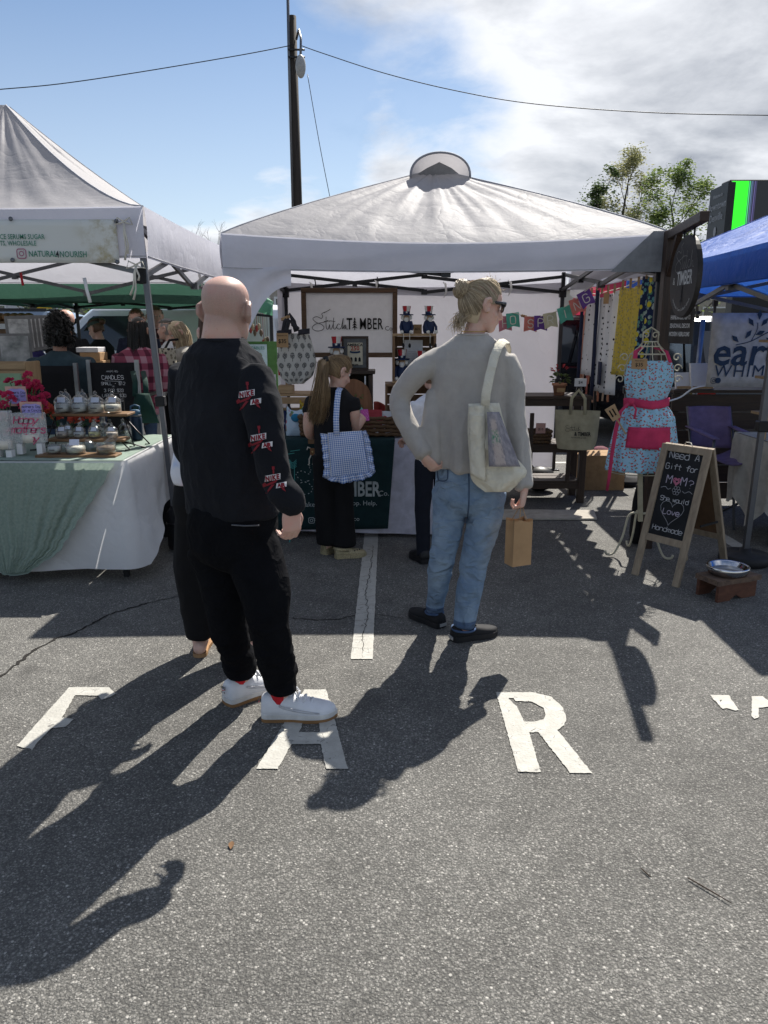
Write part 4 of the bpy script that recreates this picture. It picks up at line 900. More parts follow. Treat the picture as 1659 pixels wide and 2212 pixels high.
# ------------------------------------------------ bald man in black
K_sw = mat('black_jersey', (.014, .015, .019), .95, bump=.35, bs=700, spec=.12, sheen=.03, fold=(6, .02, (1, 1, .7)), var=.15, vs=5, bd=.001); K_pants = mat('black_fleece', (.0065, .0068, .0085), .95, bump=.25, bs=600, spec=.08, fold=(6, .022, (1, 1, 1)), bd=.001)
def build_man():
 Y = radians(35); X = V((cos(Y), -sin(Y), 0)); F = V((sin(Y), cos(Y), 0)); t = person('bald man in a black sweatshirt with red sleeve prints and white sneakers', G(560, 1550))
 w = lambda x, y, D=2.85: W(x, y, D)
 rows = [(503, 1106, .178, .146), (502, 1075, .182, .148), (496, 1020, .188, .150), (490, 950, .188, .148), (486, 880, .194, .145), (483, 825, .195, .132), (480, 792, .180, .115), (477, 767, .150, .105), (478, 748, .100, .085), (479, 735, .076, .074)]
 R_ = [(w(x, y), a, b) for x, y, a, b in rows]
 sh_r, sh_l = w(478, 806)+X*.172+V((0, 0, -.005)), w(478, 806)-X*.175
 arm_r = [sh_r, W(566, 880, 2.68), W(580, 955, 2.63), W(595, 1030, 2.62), W(622, 1084, 2.60)]; ar = [.068, .064, .056, .050, .041]
 arm_l = [sh_l, W(404, 900, 3.04), W(410, 975, 3.10), W(450, 985, 3.28), W(490, 975, 3.36)]
 hipR, hipL = W(545, 1180, 2.80), W(465, 1180, 2.90)
 leg_r = [hipR, W(570, 1270, 2.76), W(583, 1345, 2.75), W(590, 1430, 2.78), W(592, 1500, 2.80)]; lr = [.108, .094, .076, .066, .058]
 leg_l = [hipL, W(484, 1260, 2.90), W(494, 1345, 2.93), W(505, 1415, 2.96), W(516, 1468, 2.98)]
 for lg, (hx, hy, yw) in ((leg_r, (567, 1550, radians(88))), (leg_l, (489, 1523, radians(47)))): q = G(hx, hy)+V((sin(yw), cos(yw), 0))*.078; lg[-1] = V((q.x, q.y, .135)); lg[-2] = lg[-3].lerp(lg[-1], .55)
 hc = w(483, 672)+F*.015; HM = head_M(hc, radians(17), radians(-3), radians(1.5), 1.02)
 sk = MB(); head_mesh(sk, HM, 1.02)
 sk.tube([w(484, 690)-F*.015, w(482, 715)-F*.01, w(479, 742), w(478, 790)], [(.060, .066), (.066, .070), (.076, .076), (.10, .09)], 18, rnd=True)
 sk.tube([w(484, 706)-F*.052, w(482, 722)-F*.055], [.028, .030], 10, rnd=True)
 sk.loft([ring(c, a*.8, b*.8, Y) for c, a, b in R_[:-2]])
 limb(sk, arm_r, [r*.72 for r in ar]); limb(sk, arm_l, [r*.72 for r in ar])
 for lg in (leg_r, leg_l): limb(sk, lg+[lg[-1]+V((0, 0, -.05))], [r*.7 for r in lr]+[.036])
 hand_mesh(sk, W(627, 1092, 2.60), V((.05, -.02, -1)), -X*.9+F*.25, thumb=1, s=1.0, curl=(.75, .95, .6))
 hand_mesh(sk, W(492, 974, 3.37), V((.8, .2, .05)), V((0, 0, -1)), thumb=1, curl=(.6, .8, .5))
 solid(sk, .0048, 'body', SK_bald, t, 4)
 eyes(HM, 1.02, t)
 sw = MB(); sw.loft([ring(c, a, b, Y) for c, a, b in R_]); limb(sw, arm_r, ar); limb(sw, arm_l, ar)
 # bunched cuff and hem band
 for d_, q in ((0, .044), (.03, .050), (.055, .046)): c = W(620, 1078, 2.60).lerp(W(598, 1035, 2.62), d_*7); sw.tube([c-V((.012, 0, -.012)), c+V((.012, 0, -.012))], q, 14, rnd=True)
 top = solid(sw, .0075, 'sweatshirt', K_sw, t, 5, combine(folds(.011, 8, 4.5, 3, .7), folds(.005, 22, 13, 8, .5)))
 MB().tube([V(p) for p in ring(w(479, 737)+V((0, 0, .004)), .078, .076, Y, 28)], .007, 8, closed=True).build('collar', K_sw, top)
 pa = MB(); pa.loft([ring(w(503, 1088), .172, .142, Y), ring(w(503, 1130), .182, .150, Y), ring(w(504, 1175), .180, .148, Y), ring(w(505, 1205), .150, .12, Y), ring(w(506, 1225), .09, .07, Y)])
 limb(pa, leg_r, lr); limb(pa, leg_l, lr)
 MB().tube([W(616, 1068, 2.60), W(626, 1093, 2.60)], [.045, .042], 18).build('cuff', K_sw, top)
 for lg, q in ((leg_r, .059), (leg_l, .057)):
  for z in (.0, .035, .075): c = lg[-1]+V((0, 0, z)); pa.tube([c-V((0, 0, .008)), c+V((0, 0, .008))], q+.006*sin(z*90), 16, rnd=True, rd=.3)
 pn = solid(pa, .0085, 'trousers', K_pants, t, 12, combine(folds(.011, 6, 6, 5, .7), folds(.008, 9, 24, 12, .7, None, .45)))
 p = w(548, 1112)-F*0; MB().tube([W(500, 1134, 2.66), W(530, 1136, 2.655), W(560, 1135, 2.66)], .003, 6).build('pocket_zip', M_steel, pn)
 # shoes, socks
 S_w = mat('white_leather', (.66, .67, .70), .42, bump=.15, bs=120, var=.05); S_gum = mat('gum_rubber', (.26, .14, .06), .6); S_mid = mat('white_midsole', (.60, .59, .57), .6)
 S_red = mat('red_sock', (.55, .02, .03), .9, bump=.3, bs=400, bd=.001)
 for (hx, hy, yaw, lab) in ((567, 1550, radians(88), 'near'), (489, 1523, radians(47), 'far')):
  h = G(hx, hy); u, RM = shoe(t, h, yaw, .298, S_w, S_gum, 'sneaker', .118, .114, 'sneaker', S_mid)
  L = lambda x, y, z: RM @ V((x, y, z))
  MB().tube([L(0, .075, .06), L(0, .07, .10), L(0, .072, .17)], [(.026, .04), (.034, .044), (.046, .052)], 14, up=(0, 1, 0)).build('sock', S_red, u)
  for k in range(5):
   y = .122+.026*k; z = .117-.0142*k; lc = MB(); lc.tube([L(-.030, y-.004, z-.008), L(-.012, y+.004, z+.006), L(.012, y+.004, z+.006), L(.030, y-.004, z-.008)], [(.006, .003)]*4, 8); lc.build('lace', S_w, u)
  lc = MB();
  for sx in (-1, 1): lc.tube([L(0, .122, .124), L(sx*.02, .115, .142), L(sx*.035, .125, .132), L(sx*.01, .128, .124)], .0035, 6); lc.tube([L(0, .122, .124), L(sx*.025, .14, .12), L(sx*.042, .15, .095)], .0035, 6)
  lc.build('lace_bow', S_w, u)
  MB().tube([L(0, .088, .11), L(0, .10, .136), L(0, .112, .146)], [(.03, .004), (.03, .005), (.026, .004)], 10).build('tongue', S_w, u)
  # side swoosh and heel mark
  gs = mat('grey_stitch', (.44, .44, .46), .6); sw_ = MB()
  for sx in (-1, 1):
   pl = smooth_line([(.235, .040), (.16, .048), (.085, .066), (.075, .078), (.09, .072), (.15, .058), (.235, .044)], 3)
   sw_.tube([L(sx*(.0535+.003*sin(y*9)-max(0, (z-.05))*.30), y, z) for y, z in pl], .0015, 5)
  sw_.build('swoosh_stitching', gs, u)
  hm = MB(); text('NIKE', .017, M_dkprint, L(0, -.0075, .083), RM.to_3x3() @ V((1, 0, 0)), V((0, 0, 1)), u, bold=.0008, lift=.004); text('A I R', .013, M_dkprint, L(0, -.0075, .062), RM.to_3x3() @ V((1, 0, 0)), V((0, 0, 1)), u, bold=.0006, lift=.004)
  ribbon(hm, smooth_line([(-.013, .002), (-.006, -.004), (.016, .005)], 4), .003, L(0, -.0075, .073), RM.to_3x3() @ V((1, 0, 0)), V((0, 0, 1)), .004); hm.build('heel_swoosh', S_red, u)
 # prints on the right sleeve, laid onto the cloth
 P_r = mat('dark_red_print', (.22, .012, .022), .7); P_w = mat('white_print', (.62, .60, .60), .7)
 lay = layer_on(top)
 for cx, cy in ((531, 856), (556, 950), (587, 1037)):
  o = W(cx, cy, 2.45); k = mpp(2.45, 1.2)*1.12; ux, uy = V((1, 0, .04)).normalized(), V((-.04, 0, 1)).normalized()
  def quad(ps, m, lift):
   mb = MB(); n = 6
   for i in range(len(ps)//4):
    a, b, c, d = [V((x*k, y*k)) for x, y in ps[4*i:4*i+4]]
    mb.grid(lambda u, v: o+ux*(a.lerp(b, u).lerp(d.lerp(c, u), v)).x+uy*(a.lerp(b, u).lerp(d.lerp(c, u), v)).y, n, 4)
   q = mb.build('sleeve_print', m, top); lay(q, lift)
  quad([(-14, -3), (17, 1), (18, 13), (-12, 9), (7, -17), (28, -14), (29, -4), (9, -7)], P_w, .004)
  quad([(-18, -14), (6, -6), (14, 2), (-12, -8), (-18, -14), (-10, -9), (-14, -4), (-19, -8), (-15, -26), (-11, -26), (5, -9), (-1, -9), (20, -20), (26, -24), (22, -14), (16, -14)], P_r, .0035)
  quad([(3, 12), (6, 12), (6, 21), (3, 21), (2, 21), (7.5, 21), (7.5, 27), (2, 27)], P_r, .0035)
  for s_, m_, dx, dy, sz in (('N', P_r, -8, 2.5, 13), ('I', P_r, -1, 3.5, 13), ('K', P_r, 5, 4.5, 13), ('E', P_r, 12.5, 6, 13), ('AIR', P_r, 18, -11, 11)):
   q = text(s_, sz*k, m_, o+ux*dx*k+uy*dy*k, ux, uy, top, bold=.0012, xs=.85, name='sleeve_letter'); lay(q, .0055)
 return t
man = build_man()

# ------------------------------------------------ woman in the grey sweater
K_grey = mat('grey_knit', (.41, .385, .355), .95, spec=.15, fold=(6, .016, (1, 1, .4)), bump=.5, bs=520, var=.06, bd=.0015, sheen=.1)
def denim():
 def fn(x):
  tc = x.nt.nodes.new('ShaderNodeTexCoord'); p = tc.outputs['Object']; n1 = x.noise(p, 6, 5, .6); n2 = x.noise(p, 260, 2, .5); sp = x.nt.nodes.new('ShaderNodeSeparateXYZ'); x.nt.links.new(p, sp.inputs[0])
  c = x.mix(x.rng(n1, .3, .72), (.13, .20, .30), (.25, .34, .45)); c = x.mix(x.m('MULTIPLY', x.rng(n2, .45, .7), .3), c, (.2, .28, .4)); hem = x.rng(sp.outputs[2], .065, .058); hem2 = x.m('MULTIPLY', x.rng(sp.outputs[2], .052, .06, 1, 0), .8)
  return x.mix(hem2, c, (.045, .08, .16))
 return printed('denim', fn, .9, fold=(8, .05, (.8, .8, 1.2)))
def build_woman():
 Y = radians(12); X = V((cos(Y), -sin(Y), 0)); F = V((sin(Y), cos(Y), 0)); t = person('woman in grey sweater and jeans with sunglasses and blond bun', G(995, 1370))
 w = lambda x, y, D=3.72: W(x, y, D)
 rows = [(1013, 1010, .205, .150), (1014, 985, .200, .148), (1014, 930, .190, .135), (1014, 870, .183, .122), (1015, 810, .184, .118), (1018, 775, .180, .108), (1019, 752, .160, .092), (1020, 735, .110, .075), (1021, 722, .070, .062)]
 R_ = [(w(x, y), a, b) for x, y, a, b in rows]
 sh_r, sh_l = w(1019, 776)+X*.152, w(1019, 776)-X*.152
 arm_r = [sh_r, W(1104, 820, 3.68), W(1112, 900, 3.66), W(1124, 980, 3.62), W(1133, 1052, 3.56)]; ar = [.060, .060, .054, .049, .040]
 arm_l = [sh_l, W(903, 806, 3.72), W(863, 862, 3.74), W(884, 925, 3.66), W(914, 982, 3.60)]; al = [.060, .056, .051, .046, .040]
 leg_l = [W(974, 1060, 3.74), W(968, 1130, 3.74), W(955, 1205, 3.75), W(945, 1280, 3.78), W(941, 1333, 3.80)]; leg_r = [W(1054, 1060, 3.70), W(1044, 1130, 3.70), W(1026, 1205, 3.69), W(1012, 1280, 3.69), W(1003, 1352, 3.69)]
 ll = [.090, .077, .063, .055, .044]; lr = [.090, .080, .067, .061, .055]
 for lg, (hx, hy, yw), z in ((leg_l, (955, 1357, radians(-38)), .085), (leg_r, (977, 1385, radians(68)), .075)): q = G(hx, hy)+V((sin(yw), cos(yw), 0))*.062; lg[-1] = V((q.x, q.y, z)); lg[-2] = lg[-3].lerp(lg[-1], .55)
 hc = w(1043, 659)+V((-.005, 0, .0)); HY = radians(74); HM = head_M(hc, HY, radians(14), 0, .95)
 sk = MB(); head_mesh(sk, HM, .95)
 sk.tube([w(1034, 690), w(1026, 712), w(1021, 735), w(1020, 780)], [(.048, .05), (.047, .05), (.056, .056), (.08, .07)], 16, rnd=True)
 sk.loft([ring(c, a*.8, b*.78, Y) for c, a, b in R_[:-2]])
 limb(sk, arm_r, [r*.7 for r in ar]); limb(sk, arm_l, [r*.7 for r in al])
 for lg, q in ((leg_l, ll), (leg_r, lr)): limb(sk, lg+[lg[-1]+V((0, 0, -.03))], [r*.72 for r in q]+[.03])
 hand_mesh(sk, W(1133, 1058, 3.56), V((-.12, -.05, -1)), V((-.85, .35, -.1)), thumb=1, s=.9, curl=(1.1, 1.35, .8))
 hand_mesh(sk, W(916, 986, 3.60), V((.62, .1, -.72)), V((.55, .75, .3)), thumb=-1, s=.88, curl=(.9, 1.2, .6))
 solid(sk, .0046, 'body', SK_w, t, 3)
 sw = MB(); sw.loft([ring(c, a, b, Y) for c, a, b in R_]); limb(sw, arm_r, ar); limb(sw, arm_l, al)
 def drape(p, n):
  k = max(0, min(1, (1.30-p.z)/.45)); a = sin(p.x*62+1.2*sin(p.z*5))*.5+sin(p.x*31+2)*.6
  if abs(p.x-w(1014, 900).x) < .24: p = p+n*(a*.018*k)
  return p
 # a swag of loose cloth at the left hem
 for q in range(3): sw.tube([W(930+q*6, 850, 3.70), W(924+q*8, 930, 3.66), W(926+q*10, 992, 3.64)], [.02, .035, .034], 10, rnd=True)
 top = solid(sw, .0075, 'sweater', K_grey, t, 5, combine(folds(.006, 9, 4, 3, .5), drape, folds(.003, 20, 16, 8, .5)))
 MB().tube([V(p) for p in ring(w(1021, 724)+V((0, 0, .002)), .070, .062, Y, 24)], .006, 8, closed=True).build('collar', K_grey, top)
 for c, d, r in ((W(867, 850, 3.73), (W(863, 862, 3.74)-W(903, 806, 3.72)), .062), (W(1111, 893, 3.66), (W(1112, 900, 3.66)-W(1104, 820, 3.68)), .0635)): pass
 jb = MB(); jb.loft([ring(w(1014, 985), .160, .120, Y), ring(w(1015, 1030), .170, .132, Y), ring(w(1016, 1075), .172, .130, Y), ring(w(1014, 1098), .145, .09, Y), ring(w(1011, 1112), .07, .04, Y)])
 limb(jb, leg_l, ll); limb(jb, leg_r, lr)
 je = solid(jb, .0085, 'jeans', denim(), t, 5, combine(folds(.006, 8, 8, 5, .7), folds(.007, 8, 20, 2, .7, .2, .8)))
 st = mat('jeans_stitch', (.06, .095, .16), .9); pk = MB(); pp = [W(x, y, 3.585) for x, y in ((944, 1010), (946, 1034), (953, 1039), (966, 1035), (967, 1008))]; lj = layer_on(je); [ribbon(pk, smooth_line([((a.x-pp[0].x), (a.z-pp[0].z)) for a in q], 6), .006, pp[0], V((1, 0, 0)), V((0, 0, 1)), 0) for q in (pp, [W(x, y, 3.585) for x, y in ((942, 1004), (967, 1003))])]; lj(pk.build('back_pocket_seam', st, je), .004); pk = MB(); sm_ = [W(*q, 3.6) for q in ((1011, 1005), (1013, 1040), (1013, 1080), (1011, 1108), (1006, 1130))]; ribbon(pk, smooth_line([(a.x-sm_[0].x, a.z-sm_[0].z) for a in sm_], 8), .007, sm_[0], V((1, 0, 0)), V((0, 0, 1)), 0); lj(pk.build('centre_seam', st, je), .004)
 for c, q in ((leg_l[-1], .049), (leg_r[-1], .061)): MB().tube([V(p) for p in ring(c+V((0, 0, -.012)), q*.96, q*.96, 0, 24)], .006, 6, closed=True).build('frayed_hem', mat('frayed_denim', (.06, .10, .19), .95, bump=.8, bs=300), je)
 S_b = mat('black_canvas', (.012, .012, .014), .75, bump=.2, bs=300); S_bs = mat('black_rubber_sole', (.016, .016, .018), .55)
 for (hx, hy, yaw) in ((955, 1357, radians(-38)), (977, 1385, radians(68))):
  h = G(hx, hy); u, RM = shoe(t, h, yaw, .255, S_b, S_bs, 'sneaker', .088, .094, 'shoe'); L = lambda x, y, z: RM @ V((x, y, z)); ux = RM.to_3x3() @ V((1, 0, 0))
  MB().box(L(0, -.009, .022), (.045, .004, .016), Matrix.Rotation(-yaw, 3, 'Z')).build('heel_label', mat('grey_label', (.30, .30, .30), .6), u)
  MB().tube([L(-.03, .11, .075), L(0, .11, .086), L(.03, .11, .075)], [(.012, .003)]*3, 8).build('strap', S_b, u); MB().tube([L(.018, .105, .086), L(.018, .12, .083)], .004, 6).build('buckle', mat('bright_steel', (.6, .6, .6), .25, 1.0), u)
 # hair: pulled back over the skull into a bun, loose wisps at the nape
 rg = random.Random(3); s = .95; C = V((0, -.004, .126)); RR = V((.082, .104, .120))
 def sur(az, el, k=1.0): return HM @ (V((C.x+RR.x*k*sin(az)*cos(el), C.y+RR.y*k*cos(az)*cos(el), C.z+RR.z*k*sin(el)))*s)
 bun = HM @ (V((0, -.122, .165))*s); bl = V((0, -.100, .160))
 guides = []
 for i in range(25):
  az = radians(-165+330*i/24); el0 = radians(48 if abs(az) < .5 else (30 if abs(az) < 1.0 else (2 if abs(az) < 1.7 else -32)))
  ps = []
  for q in range(9):
   f = q/8; a0 = az*(1-f)+math.copysign(pi, az)*f; e = el0*(1-f)+radians(18)*f+radians(26)*sin(pi*f)*(1 if abs(az) < 1.2 else .25); ps.append(sur(a0, e, 1.02+.05*sin(pi*f)))
  guides.append(ps)
 hb = strands(guides, 2300, .0045, .0013, rg, .8)
 cap_ = MB(); cap_.ell((0, 0, 0), 1, None, 28, 18); cv = []
 for v in cap_.v: cv.append(HM @ (V((C.x+RR.x*1.0*v.x, C.y+RR.y*1.0*v.y, C.z+RR.z*1.0*v.z))*s))
 keep = []
 for f in cap_.f:
  c = sum((cap_.v[i] for i in f), V())/len(f); hl = .62 if c.y > .45 else (.30 if c.y > .12 else (-.05 if c.y > -.15 else -.86))
  if c.z > hl: keep.append(f)
 hb.add(cv, keep, None, 0, True)
 hr = hb.build('hair', H_blond, t)
 bs_ = MB()
 for k in range(620):
  a = rg.uniform(0, 2*pi); b = rg.uniform(-.9, .9); ax = V((cos(a)*.7, sin(a)*.7, rg.uniform(-.5, .5))).normalized(); q = ax.orthogonal().normalized(); r0 = rg.uniform(.026, .044)
  ps = [bun+(q*cos(th)+ax.cross(q)*sin(th))*r0+V((0, 0, .004*sin(3*th+k))) for th in [b+j*.42 for j in range(7)]]; bs_.tube(ps, .0013, 3, cap=False)
 bs_.ell(bun, (.033, .033, .036)); bs_.build('bun', H_blond, hr)
 wp = MB()
 for k in range(150):
  p = HM @ (V((rg.uniform(-.05, .05), rg.uniform(-.10, -.07), rg.uniform(.02, .07)))*s); d = V((rg.uniform(-.5, .0), rg.uniform(-.3, .3), rg.uniform(-1, -.2))).normalized(); l = rg.uniform(.03, .08); ps = [p+d*l*j/4+V((-.012*sin(j*.8+k), 0, .006*sin(j+k))) for j in range(5)]; wp.tube(ps, .0011, 3, cap=False)
 for k in range(40):
  p = sur(rg.uniform(-1.5, 1.5), rg.uniform(.7, 1.4), 1.05); d = V((rg.uniform(-1, .6), rg.uniform(-.5, .5), rg.uniform(-.1, .7))).normalized(); wp.tube([p+d*.04*rg.uniform(.4, 1)*j/3+V((0, 0, .005*sin(j*2+k))) for j in range(4)], .0008, 3, cap=False)
 struct(wp.build('loose_hair', H_blond, hr), 'stuff')
 # sunglasses
 L = lambda x, y, z: HM @ (V((x, y, z))*s); sg = mat('sunglass_black', (.008, .008, .01), .12, spec=.6, coat=.3); gl = MB()
 gl.tube([L(.076, .0, .134), L(.079, .05, .140), L(.074, .092, .143)], [(.004, .006), (.004, .008), (.005, .012)], 8); gl.tube([L(-.076, .0, .134), L(-.079, .05, .140), L(-.074, .092, .143)], [(.004, .006)]*3, 8)
 gs = gl.build('sunglasses', sg, t)
 for sx in (-1, 1):
  ol = [(.010, .020), (.040, .026), (.072, .022), (.070, .0), (.060, -.022), (.034, -.027), (.014, -.014)]
  pr = MB(); f0 = [];
  for x, z in ol: f0.append(L(sx*x, .104-.012*(x/.07)**2, .131+z))
  f1 = [L(sx*x*.97, .098-.012*(x/.07)**2, .131+z) for x, z in ol]; n = len(ol)
  pr.add(f0+f1, [tuple(range(n)), tuple(range(n, 2*n))[::-1]]+[(i, i+n, (i+1) % n+n, (i+1) % n) for i in range(n)]); pr.build('lens', sg, gs, fix=True)
 MB().tube([L(-.012, .108, .140), L(0, .112, .143), L(.012, .108, .140)], .004*s, 6).build('bridge', sg, gs)
 MB().ell(L(.083, .004, .085), .0045).build('earring', mat('gold', (.6, .42, .15), .3, 1.0), t)
 MB().tube([V(p) for p in ring(w(1023, 716), .060, .055, Y, 24)], .0018, 5, closed=True).build('necklace', mat('gold', (.6, .42, .15), .3, 1.0), t)
 return t
woman = build_woman()

# cream tote on her right shoulder
M_canvas = mat('cream_canvas', (.66, .62, .51), .92, fold=(8, .02, (1, 1, 1)), bump=.5, bs=60, bd=.004, var=.06, vs=8)
def build_tote():
 t = thing('tote_bag', "cream canvas tote bag on the grey-sweater woman's right shoulder", 'tote bag', W(1080, 1060, 3.52))
 dd = 3.53
 def side(u, v):        # large slack bag body, thin, hanging between back and arm
  yl = [(1012, 872), (1010, 930), (1014, 990), (1019, 1036), (1048, 1063)]; yr = [(1078, 870), (1094, 930), (1114, 985), (1138, 1022), (1100, 1063)]
  sl, sr = smooth_line(yl, 8), smooth_line(yr, 8); i = min(32, int(round(v*32))); return V(sl[i]).lerp(V(sr[i]), u)
 def srf(sgn):
  def fn(u, v):
   p = side(u, v); bulge = .045*(sin(pi*min(1, max(0, u)))**.6)*(sin(pi*min(1, v*.9+.08))**.7)*(.35+.65*v); n = noise.noise(V((u*3, v*4, sgn)))*.022+noise.noise(V((u*8, v*11, sgn+4)))*.012
   return W(p.x, p.y, dd+.02*u-sgn*(bulge+(.012 if 0 < v < 1 else 0)) - sgn*n*min(1, 8*min(u, 1-u)))
  return fn
 body = MB(); body.grid(srf(1), 26, 32); body.grid(srf(-1), 26, 32); bd = body.build('bag_body', M_canvas, t, fix=False)
 # folded side panel and sewn picture patch
 MB().grid(lambda u, v: W(1013+33*u+4*v, 876+(150+14*u)*v, dd-.035-.02*sin(pi*u)-.012*v+.006*noise.noise(V((u*5, v*9, 2)))), 10, 22).build('side_gusset', M_canvas, t, solid=.003)
 def patchmat(x):
  u, v, vec = x.uv(1, 1); n = x.noise(vec, 5, 5, .6); n2 = x.noise(vec, 14, 4, .6); c = x.mix(x.rng(n, .35, .7), (.20, .19, .22), (.34, .32, .34))
  fig = x.m('MULTIPLY', x.rng(x.m('ABSOLUTE', x.m('SUBTRACT', x.m('ADD', u, x.m('MULTIPLY', x.m('SUBTRACT', n2, .5), .5)), .38)), .24, .10), x.rng(x.m('ABSOLUTE', x.m('SUBTRACT', v, .45)), .45, .38)); c = x.mix(x.m('MULTIPLY', fig, .75), c, (.50, .42, .38))
  gr = x.m('MULTIPLY', fig, x.rng(x.m('ABSOLUTE', x.m('SUBTRACT', v, .55)), .15, .08)); c = x.mix(x.m('MULTIPLY', gr, x.rng(n2, .42, .6)), c, (.08, .24, .15)); return x.mix(x.m('MULTIPLY', x.rng(n2, .55, .7), .4), c, (.16, .12, .14))
 def pf(u, v):
  x0, x1 = 1052+4*v, (1078+ (46*v)); return W(x0+(x1-x0)*u, 890+118*v, dd-.075-.012*sin(pi*u)+.004*noise.noise(V((u*4, v*6, 7)))+.03*u)
 MB().grid(pf, 10, 18, uvf=lambda u, v: (u, 1-v)).build('picture_patch', printed('patch_print', patchmat), t, solid=.002)
 st = MB(); st.tube([W(1048, 876, 3.49), W(1050, 850, 3.50), W(1058, 810, 3.53), W(1068, 770, 3.565), W(1077, 748, 3.60), W(1086, 738, 3.66), W(1094, 737, 3.74), W(1098, 750, 3.83), W(1095, 800, 3.87)], [(.021, .004)]*9, 10, up=(0, -1, 0)); st.build('strap', M_canvas, t)
 return t
build_tote()
# brown paper bag
M_kraft = mat('kraft_paper', (.40, .25, .13), .8, bump=.25, bs=25, bd=.004, var=.07)
def build_paper_bag():
 c = W(1118, 1218, 3.56); t = thing('paper_bag', "brown paper gift bag hanging from the grey-sweater woman's hand", 'paper bag', c); zt_, zb = W(1118, 1122, 3.56).z, c.z
 yaw = radians(24); X = V((cos(yaw), sin(yaw), 0)); F = V((-sin(yaw), cos(yaw), 0)); hw, hd = .052, .036; c0 = V((c.x, 3.56, 0))
 b = MB(); cs = [(-1, -1), (1, -1), (1, 1), (-1, 1)]; n = 8
 for i in range(4):
  a0, a1 = cs[i], cs[(i+1) % 4];
  def fn(u, v, a0=a0, a1=a1, i=i):
   x = a0[0]+(a1[0]-a0[0])*u; y = a0[1]+(a1[1]-a0[1])*u; p = c0+X*x*hw+F*y*hd; pinch = -.014*sin(pi*u)*v if i in (1, 3) else 0
   return V((p.x, p.y, zb+(zt_-zb)*v))+X*(pinch*(1 if i == 1 else -1))+V((0, 0, .006*sin(6*u+i) if v == 1 else 0))
  b.grid(fn, n, 10, sm=False)
 b.box((c0.x, c0.y, zb+.002), (2*hw*.98, 2*hd*.98, .003), Matrix.Rotation(yaw, 3, 'Z')); b.build('bag_body', M_kraft, t)
 hd_ = W(1126, 1088, 3.56)
 for s_ in (-1, 1):
  p0, p1 = c0+X*(-.025)+F*s_*hd*.95, c0+X*.025+F*s_*hd*.95; p0.z = p1.z = zt_-.015; MB().tube(smooth_line([tuple(p0), tuple(p0.lerp(hd_, .55)), tuple(hd_), tuple(p1.lerp(hd_, .55)), tuple(p1)], 4), .002, 6).build('handle', M_kraft, t)
build_paper_bag()

# ------------------------------------------------ girl with the pony tail
K_tee = mat('black_tee', (.010, .010, .012), .95, bump=.2, bs=500, bd=.001); K_lblk = mat('black_leggings', (.005, .005, .006), .95)
def ell_frame(HM, C, RR, s):
 return lambda az, el, k=1.0: HM @ (V((C[0]+RR[0]*k*sin(az)*cos(el), C[1]+RR[1]*k*cos(az)*cos(el), C[2]+RR[2]*k*sin(el)))*s)
def haircap(HM, s, k=1.03, front=.55, side=.2, back=-.6, RR=(.082, .104, .120), C=(0, -.004, .126)):
 e = MB().ell((0, 0, 0), 1, None, 26, 16); cv = [HM @ (V((C[0]+RR[0]*k*v.x, C[1]+RR[1]*k*v.y, C[2]+RR[2]*k*v.z))*s) for v in e.v]; keep = []
 for f in e.f:
  c = sum((e.v[i] for i in f), V())/len(f); hl = front if c.y > .45 else (side if c.y > -.1 else back)
  if c.z > hl: keep.append(f)
 return MB().add(cv, keep, None, 0, True)
